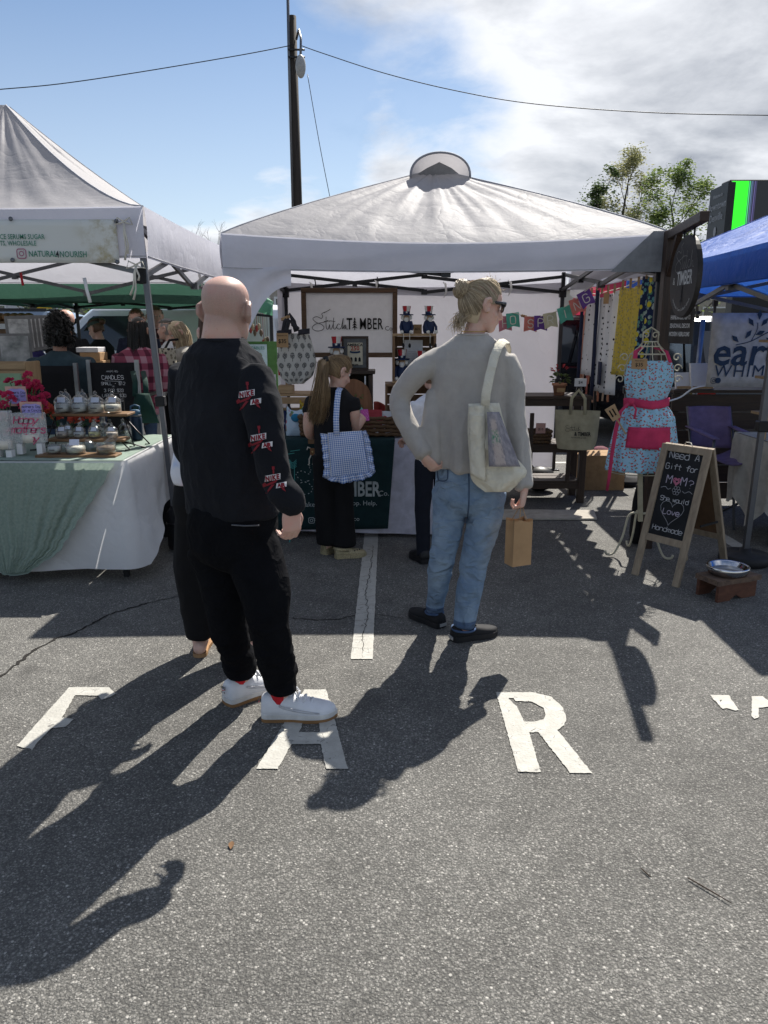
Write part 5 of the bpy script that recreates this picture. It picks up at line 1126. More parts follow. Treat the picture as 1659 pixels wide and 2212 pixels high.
def build_girl():
 Y = radians(8); X = V((cos(Y), -sin(Y), 0)); F = V((sin(Y), cos(Y), 0)); t = person('girl with a blond pony tail in a black tee and gold clogs', G(737, 1198))
 D = 5.15; w = lambda x, y, d=D: W(x, y, d); s = .86
 rows = [(722, 985, .130, .098), (720, 940, .128, .095), (718, 905, .130, .098), (718, 875, .140, .10), (719, 857, .135, .09), (722, 845, .09, .07), (724, 836, .052, .05)]
 R_ = [(w(x, y), a, b) for x, y, a, b in rows]
 al = [w(719, 864)-X*.125, W(668, 905, D-.02), W(670, 938, D+.08), W(688, 930, D+.26)]; ar_ = [w(719, 864)+X*.125, W(764, 893, D-.02), W(766, 924, D+.06), W(784, 905, D+.22)]
 q = [.047, .042, .036, .026]
 hc = w(731, 802); HM = head_M(hc, radians(58), radians(26), 0, s)
 sk = MB(); head_mesh(sk, HM, s); sk.tube([w(728, 818), w(725, 834), w(724, 860)], [.043, .042, .06], 14, rnd=True); sk.loft([ring(c, a*.8, b*.8, Y) for c, a, b in R_[:-1]])
 limb(sk, al, q); limb(sk, ar_, q)
 hand_mesh(sk, al[-1], V((.6, .6, -.1)), V((0, 0, -1)), 1, .78); hand_mesh(sk, ar_[-1], V((-.1, .8, .2)), V((-.6, 0, -.6)), -1, .78, curl=(.8, .9, .6))
 ll, lr = [w(700, 985), w(702, 1090), w(709, 1170)], [w(742, 985), w(742, 1090), w(744, 1176, D-.03)]
 for lg in (ll, lr): limb(sk, lg+[lg[-1]+V((0, 0, -.03))], [.07, .05, .035, .03])
 solid(sk, .0065, 'body', SK_w, t, 3); eyes(HM, s, t)
 sw = MB(); sw.loft([ring(c, a, b, Y) for c, a, b in R_]); limb(sw, [al[0], al[0].lerp(al[1], .7)], [.058, .060]); limb(sw, [ar_[0], ar_[0].lerp(ar_[1], .7)], [.058, .060])
 solid(sw, .009, 'tee_shirt', K_tee, t, 4, folds(.005, 12, 6, 3, .5))
 pa = MB(); pa.loft([ring(w(722, 965), .122, .09, Y), ring(w(722, 1000), .128, .1, Y), ring(w(722, 1035), .11, .08, Y), ring(w(722, 1050), .06, .05, Y)]); limb(pa, ll, [.078, .070, .080]); limb(pa, lr, [.078, .070, .082])
 solid(pa, .009, 'trousers', K_lblk, t, 4, folds(.006, 12, 5, 7, .5))
 S_g = mat('gold_glitter', (.42, .36, .22), .45, .35, bump=.8, bs=500, var=.3, vs=200)
 for hx, hy, yaw in ((698, 1198, 40), (724, 1206, 74)):
  u, RM = shoe(t, G(hx, hy), radians(yaw), .215, S_g, S_g, 'clog', .085, .088, 'clog'); L = lambda x, y, z: RM @ V((x, y, z))
  MB().tube([L(.04, .09, .06), L(.036, .02, .066), L(0, -.008, .07), L(-.036, .02, .066), L(-.04, .09, .06)], [(.004, .011)]*5, 8).build('heel_strap', S_g, u)
  for k in range(3): MB().ell(L(.038-.012*k, .13+.02*k, .055), (.005, .005, .005), None, 8, 6).build('vent_hole', M_black, u)
 rg = random.Random(8); sur = ell_frame(HM, (0, -.004, .126), (.082, .104, .120), s); guides = []
 pt = HM @ (V((0, -.115, .165))*s)
 for i in range(21):
  az = radians(-165+330*i/20); el0 = radians(46 if abs(az) < .5 else (28 if abs(az) < 1.0 else (0 if abs(az) < 1.7 else -30))); ps = []
  for k in range(8):
   f = k/7; ps.append(sur(az*(1-f)+math.copysign(pi, az)*f, el0*(1-f)+radians(20)*f+radians(24)*sin(pi*f)*(1 if abs(az) < 1.2 else .25), 1.04+.04*sin(pi*f)))
  guides.append(ps)
 hb = strands(guides, 1200, .0045, .0017, rg, .8); hb.join(haircap(HM, s)); hr = hb.build('hair', H_honey, t)
 tails = []
 for i in range(7):
  o = (i-3)/3; tails.append([pt+V((0, 0, .0)), pt+V((-.035+.02*o, -.03, -.02)), W(694+7*o, 815, D-.10), W(692+11*o, 845, D-.11), W(688+13*o, 872, D-.10), W(686+13*o, 892, D-.09), W(682+9*o, 905+3*abs(o), D-.085)])
 pt_ = strands(tails, 1100, .016, .002, rg, .25); pt_.tube([pt, pt+V((-.03, -.03, -.02)), W(694, 815, D-.07), W(692, 850, D-.08), W(688, 880, D-.07)], [.02, .028, .034, .034, .015], 10, rnd=True); pt_.build('pony_tail', H_honey, hr)
 MB().tube([pt+V((-.02, -.012, .012)), pt+V((-.012, -.03, -.02))], .02, 12).build('hair_tie', M_black, hr)
 return t
build_girl()
def gingham(x):
 u, v, vec = x.uv(1, 1); a = x.rng(x.m('FRACT', u), .48, .52); b = x.rng(x.m('FRACT', v), .48, .52); s_ = x.m('MULTIPLY', x.m('ADD', a, b), .5); return x.mix(s_, (.62, .66, .74), (.07, .17, .46))
M_ging = printed('blue_gingham', gingham, .85)
def build_gbag():
 t = thing('gingham_bag', 'blue and white gingham ruffled bag on the girl with pony tail', 'bag', W(755, 1036, 4.98)); D = 4.99
 def co(u, v):
  tl, tr_, bl, br = V((708, 935)), V((782, 930)), V((716, 1030)), V((797, 1020)); return tl.lerp(tr_, u).lerp(bl.lerp(br, u), v)
 def fr(sg):
  def f(u, v): p = co(u, v); b = .03*sin(pi*u)**.6*sin(pi*(v*.9+.08))+.004*noise.noise(V((u*3, v*3, 2))); return W(p.x, p.y, D-sg*b+.006*noise.noise(V((u*4, v*4, sg))))
  return f
 sc = lambda u, v: (u*17, v*22)
 mb = MB(); mb.grid(fr(1), 18, 18, uvf=sc); mb.grid(fr(-1), 12, 12, uvf=sc); mb.build('bag_body', M_ging, t)
 edge = [(708, 938), (710, 960), (712, 985), (714, 1010), (718, 1029), (738, 1026), (760, 1022), (780, 1020), (795, 1017), (793, 995), (789, 970), (785, 945), (781, 932)]
 out = [(692, 936), (695, 962), (698, 988), (700, 1012), (700, 1032), (738, 1044), (764, 1040), (786, 1036), (809, 1022), (807, 1000), (803, 972), (797, 945), (790, 930)]
 e, o = smooth_line(edge, 6), smooth_line(out, 6); n = len(e)-1
 def ruf(u, v):
  i = min(n, int(round(u*n))); p = V(e[i]).lerp(V(o[i]), v+.07*sin(i*1.7)*v); return W(p.x, p.y, D+.004+.022*v*sin(i*1.35+.6*sin(i*.7)))
 MB().grid(ruf, n, 4, uvf=lambda u, v: (u*60, v*3)).build('ruffle', M_ging, t, solid=.002)
 MB().tube([W(727, 940, D-.03), W(726, 905, D+.0), W(728, 870, D+.02), W(731, 845, D+.04), W(735, 838, D+.11), W(740, 846, D+.20), W(741, 880, D+.28)], [(.019, .003)]*7, 10, up=(0, -1, 0)).build('strap', printed('gingham_strap', lambda x: (lambda q: x.mix(x.m('MULTIPLY', x.m('ADD', x.rng(x.m('FRACT', q[0]), .48, .52), x.rng(x.m('FRACT', q[1]), .48, .52)), .5), (.62, .66, .74), (.07, .17, .46)))(x.uv(10, 60))), t)
build_gbag()

# ------------------------------------------------ generic figures for the people farther off
def figure(label, x, y, h, yaw, top, bot, skin, hair, hairstyle='short', seat=None, arms=('hang', 'hang'), head_yaw=None, head_pitch=0.0, sleeve=1.0, wide=1.0, voxel=.012, beard=False, legs=True, topname='shirt', cap=None, hair_len=.25, shoes=None, hat=None, lean=0.0, z0=None):
 """h = standing height; seat = height of the hips when seated"""
 k = h/1.75; yw = radians(yaw); X = V((cos(yw), -sin(yw), 0)); F = V((sin(yw), cos(yw), 0)); t = person(label, (x, y, 0)); zh = (seat if seat else .93*k); base = V((x, y, 0)); U = V((0, 0, 1))+F*lean
 P = lambda a, f, z: base+X*(a*k)+F*(f*k)+U*(zh+z*k)
 rows = [(-.06, .175, .125), (.06, .172, .125), (.18, .165, .12), (.32, .185, .125), (.43, .195, .115), (.50, .17, .095), (.54, .10, .075), (.565, .062, .06)]
 R_ = [(P(0, 0, z), a*k*wide, b*k*wide) for z, a, b in rows]
 aw = .175*wide; A = []
 for sd_, st in zip((-1, 1), arms):
  sh = P(sd_*aw, 0, .47)
  if st == 'hang': A.append([sh, P(sd_*(aw+.045), -.01, .19), P(sd_*(aw+.05), .06, -.05)])
  elif st == 'fwd': A.append([sh, P(sd_*(aw+.05), .02, .20), P(sd_*(aw-.02), .26, .14)])
  elif st == 'down': A.append([sh, P(sd_*(aw+.03), .15, .26), P(sd_*(aw-.02), .33, .10)])
  elif st == 'up': A.append([sh, P(sd_*(aw+.10), .12, .50), P(sd_*(aw-.02), .2, .70)])
  elif st == 'fold': A.append([sh, P(sd_*(aw+.04), .06, .20), P(-sd_*.02, .20, .22)])
 hy = radians(yaw if head_yaw is None else head_yaw); hf = V((sin(hy), cos(hy), 0)); s = k*.98 if h > 1.3 else .82
 hc = P(0, .03, .70)+hf*.01; HM = head_M(hc, hy, radians(head_pitch), 0, s)
 sk = MB(); head_mesh(sk, HM, s); sk.tube([hc-V((0, 0, .06*k))-hf*.02, P(0, .0, .56), P(0, 0, .48)], [.052*k, .055*k, .075*k], 12, rnd=True); sk.loft([ring(c, a*.8, b*.8, yw, 20) for c, a, b in R_[:-1]])
 for a, st in zip(A, arms):
  limb(sk, a, [.05*k, .042*k, .030*k], 10); d = (a[2]-a[1]).normalized(); hand_mesh(sk, a[2], d, V((0, 0, -1)) if abs(d.z) < .7 else F*.4-X*.6, 1, .95*k, curl=(.5, .6, .4))
 if seat: LG = [[P(sx*.09, 0, 0), P(sx*.11, .42, .02), P(sx*.10, .45, -.40)] for sx in (-1, 1)]
 else: LG = [[P(sx*.09, 0, -.02), P(sx*.10, .015, -.46), P(sx*.10, -.01, -.86)] for sx in (-1, 1)]
 for lg in LG: limb(sk, lg, [.07*k, .05*k, .036*k], 10)
 solid(sk, voxel*.62, 'body', skin, t, 2); eyes(HM, s, t)
 sw = MB(); sw.loft([ring(c, a, b, yw, 22) for c, a, b in R_])
 for a in A:
  if sleeve >= 1: limb(sw, a, [.064*k*wide, .054*k, .040*k], 10)
  else: limb(sw, [a[0], a[0].lerp(a[1], sleeve)], [.066*k*wide, .066*k], 10)
 tp = solid(sw, voxel, topname, top, t, 3, folds(.007*k, 9, 6, x, .6))
 if legs:
  pa = MB(); pa.loft([ring(P(0, 0, z), a*k, b*k, yw, 20) for z, a, b in ((.02, .165, .12), (-.06, .17, .125), (-.12, .14, .1), (-.16, .08, .06))])
  for lg in LG: limb(pa, lg, [.092*k, .07*k, .058*k], 12)
  solid(pa, voxel, 'trousers', bot, t, 3, folds(.006*k, 9, 9, x+3, .6))
  for lg in LG: shoe(t, V((lg[2].x, lg[2].y, lg[2].z-.07*k if seat else .002))-F*.07*k, yw, .27*k, shoes or M_black, M_black)
 rg = random.Random(int(abs(x)*100)); L = lambda a, b, c: HM @ (V((a, b, c))*s)
 if hairstyle != 'bald':
  hb = haircap(HM, s, 1.045, .5, .1, -.55)
  if hairstyle == 'short':
   sur = ell_frame(HM, (0, -.004, .126), (.082, .104, .120), s)
   for q in range(260):
    az, el = rg.uniform(-pi, pi), rg.uniform(.1, 1.5)
    if abs(az) < .9 and el < .55: continue
    p = sur(az, el, 1.02); d = (p-hc).normalized(); hb.tube([p, p+d*.012+V((rg.uniform(-.01, .01), 0, -.012))], .003, 3, cap=False)
  if hairstyle == 'curly':
   for q in range(900):
    az, el = rg.uniform(-pi, pi), rg.uniform(-.7, 1.55)
    if abs(az) < 1.0 and el < .5: continue
    sur = ell_frame(HM, (0, -.004, .126), (.082, .104, .120), s); p = sur(az, el, rg.uniform(1.1, 1.5)); a0 = rg.uniform(0, 6); hb.tube([p+V((cos(a0+j*1.3), sin(a0*.7+j*1.3), sin(a0+j)))*.016 for j in range(5)], .004, 3, cap=False)
   hb.join(haircap(HM, s, 1.2, .45, -.1, -.7))
  if hairstyle in ('long', 'bun', 'pony'):
   sur = ell_frame(HM, (0, -.004, .126), (.082, .104, .120), s); gd = []
   for i in range(15):
    az = radians(50+260*i/14) if hairstyle == 'long' else radians(-150+300*i/14)
    if hairstyle == 'long':
     a = sur(az*.0+(az-pi)*.35+pi*0, 1.25, 1.05); b = sur(az, .5, 1.10); c = sur(az, -.35, 1.12); d = c+V((0, 0, -hair_len*.4))+(c-hc)*.1; e = c+V((0, 0, -hair_len))-hf*.02; gd.append([a, b, c, d, e])
    else: gd.append([sur(az*(1-f)+math.copysign(pi, az)*f, .6*(1-f)+.2*f+.3*sin(pi*f), 1.06) for f in (0, .25, .5, .75, 1)])
   hb.join(strands(gd, 420, .007*k, .0045, rg, .5))
   if hairstyle == 'bun':
    c = L(0, -.125, .16); hb.ell(c, .038)
   if hairstyle == 'long': hb.loft([[HM @ V((0, 0, 0))]*8]*0) if False else None
  hb.build('hair', hair, t)
 if beard:
  e = MB().ell((0, 0, 0), 1, None, 22, 14); cv = [HM @ (V((.072*v.x, .012+.092*v.y, .045+.062*v.z))*s) for v in e.v]; keep = [f for f in e.f if (lambda c: c.y > .05 and c.z < .35)(sum((e.v[i] for i in f), V())/len(f))]
  MB().add(cv, keep, None, 0, True).build('beard', hair, t)
 if hat:
  cp = haircap(HM, s, 1.09, .28, .28, .28); cp.build('cap_crown', hat, t); MB().grid(lambda u, v: L((u-.5)*.15, .08+.085*v*(1-(2*u-1)**2*.5), .172-.02*v-.012*(2*u-1)**2), 10, 5).build('cap_brim', hat, t, solid=.004)
 return t, HM, P, X, F
# young woman mostly hidden in front of the bald man
K_tie = printed('pastel_tie_dye', lambda x: (lambda q: x.mix(x.rng(x.noise(q, 5, 3, .5, .8), .5, .72), x.mix(x.rng(x.noise(q, 7, 3), .5, .7), (.72, .72, .76), (.42, .52, .74)), (.66, .42, .55)))(x.nt.nodes.new('ShaderNodeTexCoord').outputs['Object']))
def build_hidden():
 Y = radians(-8); X = V((cos(Y), -sin(Y), 0)); D = 3.5; t = person('young woman in tie-dye sweatshirt and flip flops behind the bald man', G(492, 1400)); w = lambda x, y, d=D: W(x, y, d); s = .93
 rows = [(455, 1040, .165, .13), (456, 1020, .18, .14), (459, 985, .175, .135), (463, 930, .165, .125), (468, 860, .165, .115), (470, 815, .155, .10), (472, 795, .09, .07), (473, 780, .055, .055)]
 R_ = [(w(x, y), a, b) for x, y, a, b in rows]; hc = w(474, 722); HM = head_M(hc, radians(-15), radians(5), 0, s)
 al = [w(471, 822)-X*.145, w(402, 900, D+.05), w(440, 920, D+.25)]; ar_ = [w(471, 822)+X*.145, w(540, 900, D+.05), w(500, 920, D+.25)]; sk = MB(); head_mesh(sk, HM, s)
 sk.tube([w(474, 750), w(473, 780), w(472, 810)], [.046, .048, .06], 12, rnd=True); sk.loft([ring(c, a*.8, b*.8, Y) for c, a, b in R_[:-1]])
 ll = [w(432, 1090), w(422, 1220), w(431, 1372, D+.0), w(434, 1392, D)]; lr = [w(492, 1090), w(512, 1230), w(534, 1376, D-.04), w(538, 1402, D-.05)]
 for a in (al, ar_): limb(sk, a, [.05, .045, .03]); hand_mesh(sk, a[-1], V((.2, .9, 0)), V((0, 0, -1)), 1, .9)
 for lg in (ll, lr): limb(sk, lg, [.08, .06, .04, .034])
 for q, yw in ((ll[-1], -.1), (lr[-1], .25)):
  g_ = V((q.x, q.y, 0)); f = V((sin(yw), cos(yw), 0)); sk.tube([g_-f*.045+V((0, 0, .04)), g_+V((0, 0, .055)), g_+f*.08+V((0, 0, .045)), g_+f*.17+V((0, 0, .032))], [.032, .036, .034, .026], 12, rnd=True)
 solid(sk, .0065, 'body', SK_w, t, 3); eyes(HM, s, t)
 sw = MB(); sw.loft([ring(c, a, b, Y) for c, a, b in R_]); limb(sw, al, [.062, .056, .042]); limb(sw, ar_, [.062, .056, .042]); solid(sw, .009, 'sweatshirt', K_tie, t, 4, folds(.007, 9, 7, 2, .6))
 pa = MB(); pa.loft([ring(w(456, 1035), .16, .125, Y), ring(w(457, 1080), .178, .14, Y), ring(w(460, 1120), .165, .12, Y), ring(w(462, 1150), .09, .07, Y)]); limb(pa, ll[:3], [.105, .100, .066]); limb(pa, lr[:3], [.105, .094, .066]); solid(pa, .009, 'trousers', K_lblk, t, 4, folds(.006, 9, 9, 2, .6))
 M_ff = mat('tan_foam', (.34, .2, .1), .8)
 for q, yw in ((ll[-1], -.1), (lr[-1], .25)):
  f = V((sin(yw), cos(yw), 0)); g_ = V((q.x, q.y, .010))-f*.075; ux = V((cos(yw), -sin(yw), 0)); ol = smooth_line([(0, 0), (.032, .02), (.034, .1), (.046, .18), (.03, .25), (0, .265), (-.03, .25), (-.046, .18), (-.034, .1), (-.032, .02), (0, 0)], 3)[:-1]; MB().prism(ol, g_, ux, f, .018).build('flip_flop', M_ff, t)
 rg = random.Random(12); sur = ell_frame(HM, (0, -.004, .126), (.082, .104, .120), s); gd = []
 for i in range(13):
  az = radians(60+240*i/12); c = sur(az, -.3, 1.15); o = (i-6)/6; gd.append([sur((az-pi)*.4+pi, 1.2, 1.05), sur(az, .5, 1.10), c, c+V((-.02*o*0, -.01, -.12)), w(476-48*o if o < 0 else 476-34*o, 850+18*abs(o), D-.12), w(486-78*o if o < 0 else 470-30*o, 900, D-.11)])
 hb = strands(gd, 700, .010, .003, rg, .4); hb.join(haircap(HM, s)); hb.build('hair', H_brown, t)
 return t
build_hidden()
# child in a white tee half hidden behind the woman
K_wtee = mat('white_tee', (.66, .66, .70), .9, bump=.2, bs=300); K_navy = mat('navy_cotton', (.008, .010, .018), .95)
fx_ = W(938, 1000, 5.02)
figure('child in a white tee and dark trousers half hidden by the woman in grey', fx_.x, 5.02, 1.33, -25, K_wtee, K_navy, SK_w, H_brown, 'short', arms=('fwd', 'fwd'), sleeve=.62, voxel=.010)

# ================================================================== the middle stall
W_lt = wood('light_pine', (.40, .27, .15), (.28, .18, .095), .65, 6, 0); W_md = wood('brown_wood', (.20, .115, .06), (.11, .06, .032), .6, 6, 2); W_dk = wood('dark_stained_wood', (.055, .034, .024), (.025, .016, .012), .5, 6, 0); W_dkv = wood('dark_stained_wood_upright', (.055, .034, .024), (.025, .016, .012), .5, 6, 2)
W_ltv = wood('light_pine_upright', (.40, .27, .15), (.28, .18, .095), .65, 6, 2); W_frame = wood('walnut_frame', (.12, .07, .04), (.055, .033, .02), .5, 5, 0)
M_kcard = mat('kraft_card', (.36, .23, .12), .85, var=.05); M_ink = mat('black_ink', (.012, .012, .014), .7); M_wcard = mat('white_card', (.66, .66, .68), .7, var=.03); M_teal = mat('teal_print', (.06, .32, .30), .7); M_pale2 = mat('pale_print_on_cloth', (.42, .46, .46), .8)
UX, UZ = V((1, 0, 0)), V((0, 0, 1))
def card(name, label, cat, c, w, h, yaw, m, lines, parent=None, tilt=0.0, ink=None, stroke=False, th=.003, group=None):
 """small price card; lines = (text, size, dz)"""
 ux = V((cos(yaw), sin(yaw), 0)); nrm = V((sin(yaw), -cos(yaw), 0)); uy = (V((0, 0, 1))*cos(tilt)-nrm*sin(tilt)).normalized()
 mb = MB().prism([(-w/2, -h/2), (w/2, -h/2), (w/2, h/2), (-w/2, h/2)], c, ux, uy, th); o = mb.build(name, m, parent)
 if parent is None: tag(o, label, cat, group)
 for tx_, sz, dz in lines:
  if stroke: q = MB(); chalk(tx_, sz, sz*.13, V(c)+uy*dz, ux, uy, q, lift=th/2+.001); q.build('handwriting', ink or M_ink, o)
  else: text(tx_, sz, ink or M_ink, V(c)+uy*dz, ux, uy, o, bold=sz*.012, lift=th/2+.001)
 return o
# script wordmark used on the stall's own signs
STITCH = [[(0, 2.2), (-1.0, 2.6), (-1.8, 2.2), (-1.2, 1.5), (0, 1.0), (.5, .4), (0, -.2), (-1.2, -.3), (-2.0, .3), (-1.2, 1.1), (.6, 1.5), (1.4, 1.9)], [(1.0, 2.6), (.95, 1.2), (1.05, .2), (1.4, .1), (1.7, 1.0), (1.75, .2), (2.1, .1), (2.5, 1.2)], [(2.6, 2.4), (2.5, 1.1), (2.55, .2), (2.9, .1), (3.4, .9)], [(.5, 1.6), (1.9, 1.75)], [(1.9, 1.75), (2.9, 1.6)], [(3.9, 1.0), (3.5, 1.1), (3.2, .5), (3.5, .1), (4.1, .3), (4.6, 2.3), (4.45, .9), (4.4, .1), (4.8, .8), (5.1, .8), (5.2, .1), (5.6, .1)], [(0, 2.2), (.3, 2.7), (.1, 3.2), (.9, 3.6)], [(.5, 3.35), (1.9, 4.1)], [(1.72, 1.6), (1.74, 1.68)]]
def pine(mb, o, ux, uy, s, lift=.002):
 for k in range(4):
  z = .25+.36*k; w = .42-.085*k; mb.prism([(-w*s, z*s), (0, (z+.12)*s), (w*s, z*s), (.06*s, (z+.40)*s), (-.06*s, (z+.40)*s)], V(o)+V(ux).cross(V(uy)).normalized()*lift, ux, uy, 0)
 mb.prism([(-.05*s, 0), (.05*s, 0), (.05*s, 1.4*s), (-.05*s, 1.4*s)], V(o)+V(ux).cross(V(uy)).normalized()*(lift+.0005), ux, uy, 0)
def wordmark(parent, o, ux, uy, s, ink, w=.05, dashed=False, lift=.002, script_ink=None, stacked=False):
 """s = height of the block capitals"""
 ux, uy, o = V(ux).normalized(), V(uy).normalized(), V(o); mb = MB(); k = s*.42; so = o-ux*(2.35*s)+uy*(.02*s) if not stacked else o-ux*(1.1*s)+uy*(1.2*s)
 for st in STITCH:
  ps = smooth_line([(x*k, y*k) for x, y in st], 5)
  if dashed:
   for i in range(0, len(ps)-2, 3): ribbon(mb, ps[i:i+2], s*w, so, ux, uy, lift)
  else: ribbon(mb, ps, s*w, so, ux, uy, lift)
 mb.build('script_lettering', script_ink or ink, parent)
 bo = o+ux*(1.75*s)+uy*(.45*s) if not stacked else o+ux*(.7*s)
 text('&', s*.5, ink, bo-ux*(2.02*s)-uy*.24*s, ux, uy, parent, lift=lift)
 text('T', s*1.38, ink, bo-ux*(1.62*s), ux, uy, parent, bold=s*.02, xs=.62, lift=lift); p = MB(); pine(p, bo-ux*(1.16*s)-uy*(.5*s), ux, uy, s*.62, lift); p.build('pine_emblem', ink, parent)
 text('MBER', s*1.38, ink, bo+ux*(.30*s), ux, uy, parent, bold=s*.012, xs=.6, lift=lift, spacing=1.06)
 text('Co.', s*.55, ink, bo+ux*(1.92*s)-uy*.36*s, ux, uy, parent, lift=lift)
# framed sign hanging on the back wall
def fsign():
 D = 8.30; a, b = W(650, 622, D), W(858, 772, D); cx, cz = (a.x+b.x)/2, (a.z+b.z)/2; w, h = b.x-a.x, a.z-b.z; t = thing('framed_sign', 'large white framed wordmark sign on the back wall of the middle stall', 'sign', (cx, D, b.z))
 MB().box((cx, D+.012, cz), (w-.04, .016, h-.04)).build('panel', mat('sign_white', (.78, .78, .81), .55, var=.03), t); f = .05
 for c, s in (((cx, D, cz+h/2-f/2), (w, .04, f)), ((cx, D, cz-h/2+f/2), (w, .04, f)), ((cx-w/2+f/2, D, cz), (f, .038, h-2*f)), ((cx+w/2-f/2, D, cz), (f, .038, h-2*f))): MB().box(c, s).build('frame_rail', W_frame, t, bevel=.004)
 wordmark(t, W(752, 712, D-.0), UX, UZ, .118, M_ink, .05, lift=.012)
 for x in (-.35, .3): MB().tube([(cx+x, D, cz+h/2), (cx+x, D+.02, cz+h/2+.05), (cx+x-.01, D, cz+h/2+.11)], .006, 6).build('hook', M_black, t)
fsign()
# table with cloth and printed runner
TX0, TX1, TY0, TY1, TZ = -1.12, .43, 5.62, 6.42, .735
M_lav = mat('pale_lavender_cloth', (.58, .57, .66), .9, bump=.3, bs=14, bd=.01, transl=.15); M_dgreen = mat('dark_green_cloth', (.008, .028, .031), .88, bump=.2, bs=18, bd=.006)
tb_ = thing('market_table', 'folding table under the cloth of the middle stall', 'table', ((TX0+TX1)/2, (TY0+TY1)/2, 0)); MB().box(((TX0+TX1)/2, (TY0+TY1)/2, TZ-.02), (TX1-TX0-.03, TY1-TY0-.03, .035)).build('tabletop', M_wht, tb_)
for x in (TX0+.12, TX1-.12):
 for y in (TY0+.1, TY1-.1): MB().bar((x, y, 0), (x, y, TZ-.04), .03).build('leg', M_steel, tb_)
def perim(x0, x1, y0, y1, r=.03, n=40, m=7):
 """points and outward normals round a table, corners rounded; (x, y, nx, ny, side, u)"""
 C_ = [(x0, y0), (x1, y0), (x1, y1), (x0, y1)]; out = []
 for i in range(4):
  a, b = V(C_[i]), V(C_[(i+1) % 4]); t = (b-a).normalized(); nn = V((t.y, -t.x))
  for k in range(n+1): p = (a+t*r).lerp(b-t*r, k/n); out.append((p.x, p.y, nn.x, nn.y, i, k/n))
  t2 = V((-t.y, t.x)); c = b-t*r+t2*r
  for k in range(1, m):
   th = pi/2*k/m; d = nn*cos(th)+t*sin(th); out.append((c.x+d.x*r, c.y+d.y*r, d.x, d.y, i+k/m, 1.0))
 return out
def cloth_round(x0, x1, y0, y1, z, hem, out, rows=16):
 mb = MB(); mb.grid(lambda u, v: V((x0+.01+(x1-x0-.02)*u, y0+.01+(y1-y0-.02)*v, z+.004)), 14, 10); pr = perim(x0, x1, y0, y1); n = len(pr)
 def fn(u, v):
  x, y, nx, ny, sd_, q = pr[int(round(u*n)) % n]; i = int(sd_); f = sd_-i; h = hem(i % 4, q)*(1-f)+hem((i+1) % 4, 0)*f if f else hem(i, q)
  o = out(x, y, v, sd_, q)+.006+.010*min(1, v*8)
  return V((x+nx*o, y+ny*o, z+.004-.006*min(1, v*8)*0+(h-z)*v))
 mb.grid(fn, n, rows); return mb
def drape(name, label, x0, x1, y0, y1, z, drops, m, wave=.012, seed=0, group=None):
 return tag(cloth_round(x0, x1, y0, y1, z, drops, lambda x, y, v, s_, q: v*wave*(sin((x+y*1.3)*19+seed)+.8*noise.noise(V((x*6, y*6, v*2+seed))))+.012*v).build(name, m), label, 'tablecloth', group)
drape('tablecloth', 'pale lavender cloth over the table of the middle stall', TX0, TX1, TY0, TY1, TZ, lambda i, u: (.06-.04*u if i == 0 else (.03+.10*u if i == 1 else .05)), M_lav, .008, 3)
rn = thing('table_banner', 'dark green printed banner over the front of the lavender cloth', 'banner', (-.35, TY0-.03, .05)); RY = TY0-.035
rx0, rx1 = -1.10, W(853, 960, RY).x; hz0 = .05
def rfn(u, v):
 if v < .2: k = v/.2; return V((rx0+(rx1-rx0)*u, RY+.42*(1-k)+.0, TZ+.012-.004*k))
 k = (v-.2)/.8; return V((rx0+(rx1-rx0-.05*k)*u, RY-.012*k-.006*sin(u*9)*k, TZ+.008+(hz0+.02*u-TZ)*k))
MB().grid(rfn, 24, 20).build('cloth', M_dgreen, rn, solid=.002)
fy = RY-.026; ru = V((1, 0, 0)); rz = V((0, .0, 1))
mb = MB(); k_ = .052
for st in STITCH[:-1]:
 ps = smooth_line([(x*k_, y*k_*1.15) for x, y in st], 6)
 for i in range(0, len(ps)-2, 3): ribbon(mb, ps[i:i+2], .005, W(668, 1062, fy), ru, rz, .002)
mb.build('script_lettering', M_pale2, rn)
text('TIMBER', .155, M_pale2, W(772, 1058, fy), ru, rz, rn, bold=.004, xs=.66); text('Co.', .055, M_pale2, W(829, 1066, fy), ru, rz, rn)
text('make', .052, M_pale2, W(664, 1090, fy), ru, rz, rn); text('Shop. Help.', .050, M_pale2, W(781, 1087, fy), ru, rz, rn); insta(W(673, 1124, fy), ru, rz, .021, M_pale2, rn, .003); text('stitchandtimberco', .046, M_pale2, W(728, 1121, fy), ru, rz, rn)
sp_ = MB()
for dx in (0, 12): ribbon(sp_, [(-.03+.0, .08+.002*dx), (.04, .09+.002*dx)], .004, W(625+dx, 1005, fy), ru, rz, .002)
for dx in (-6, 4, 14): ribbon(sp_, [(0, 0), (.004, .12)], .004, W(622+dx, 1040, fy), ru, rz, .002)
for k in range(5): ribbon(sp_, smooth_line([(-.04, .01*k), (-.01, .012*k+.015), (.02, .01*k-.005), (.05, .012*k+.01)], 3), .004, W(626, 1010, fy), ru, rz, .002)
sp_.build('spool_print', M_teal, rn)
rc = MB(); pts = [W(612, 1080, 5.52), W(628, 1095, 5.5), W(619, 1120, 5.49), W(630, 1150, 5.48), W(624, 1175, 5.47)]+[W(636+10*cos(a), 1190+13*sin(a), 5.46) for a in [pi+k*.5 for k in range(12)]]+[W(634, 1192, 5.45)]
tag(rc.tube(smooth_line([tuple(p) for p in pts], 3), .005, 6).build('ribbon_curl', M_teal), "teal curled ribbon hanging beside the bald man's hand", 'ribbon')

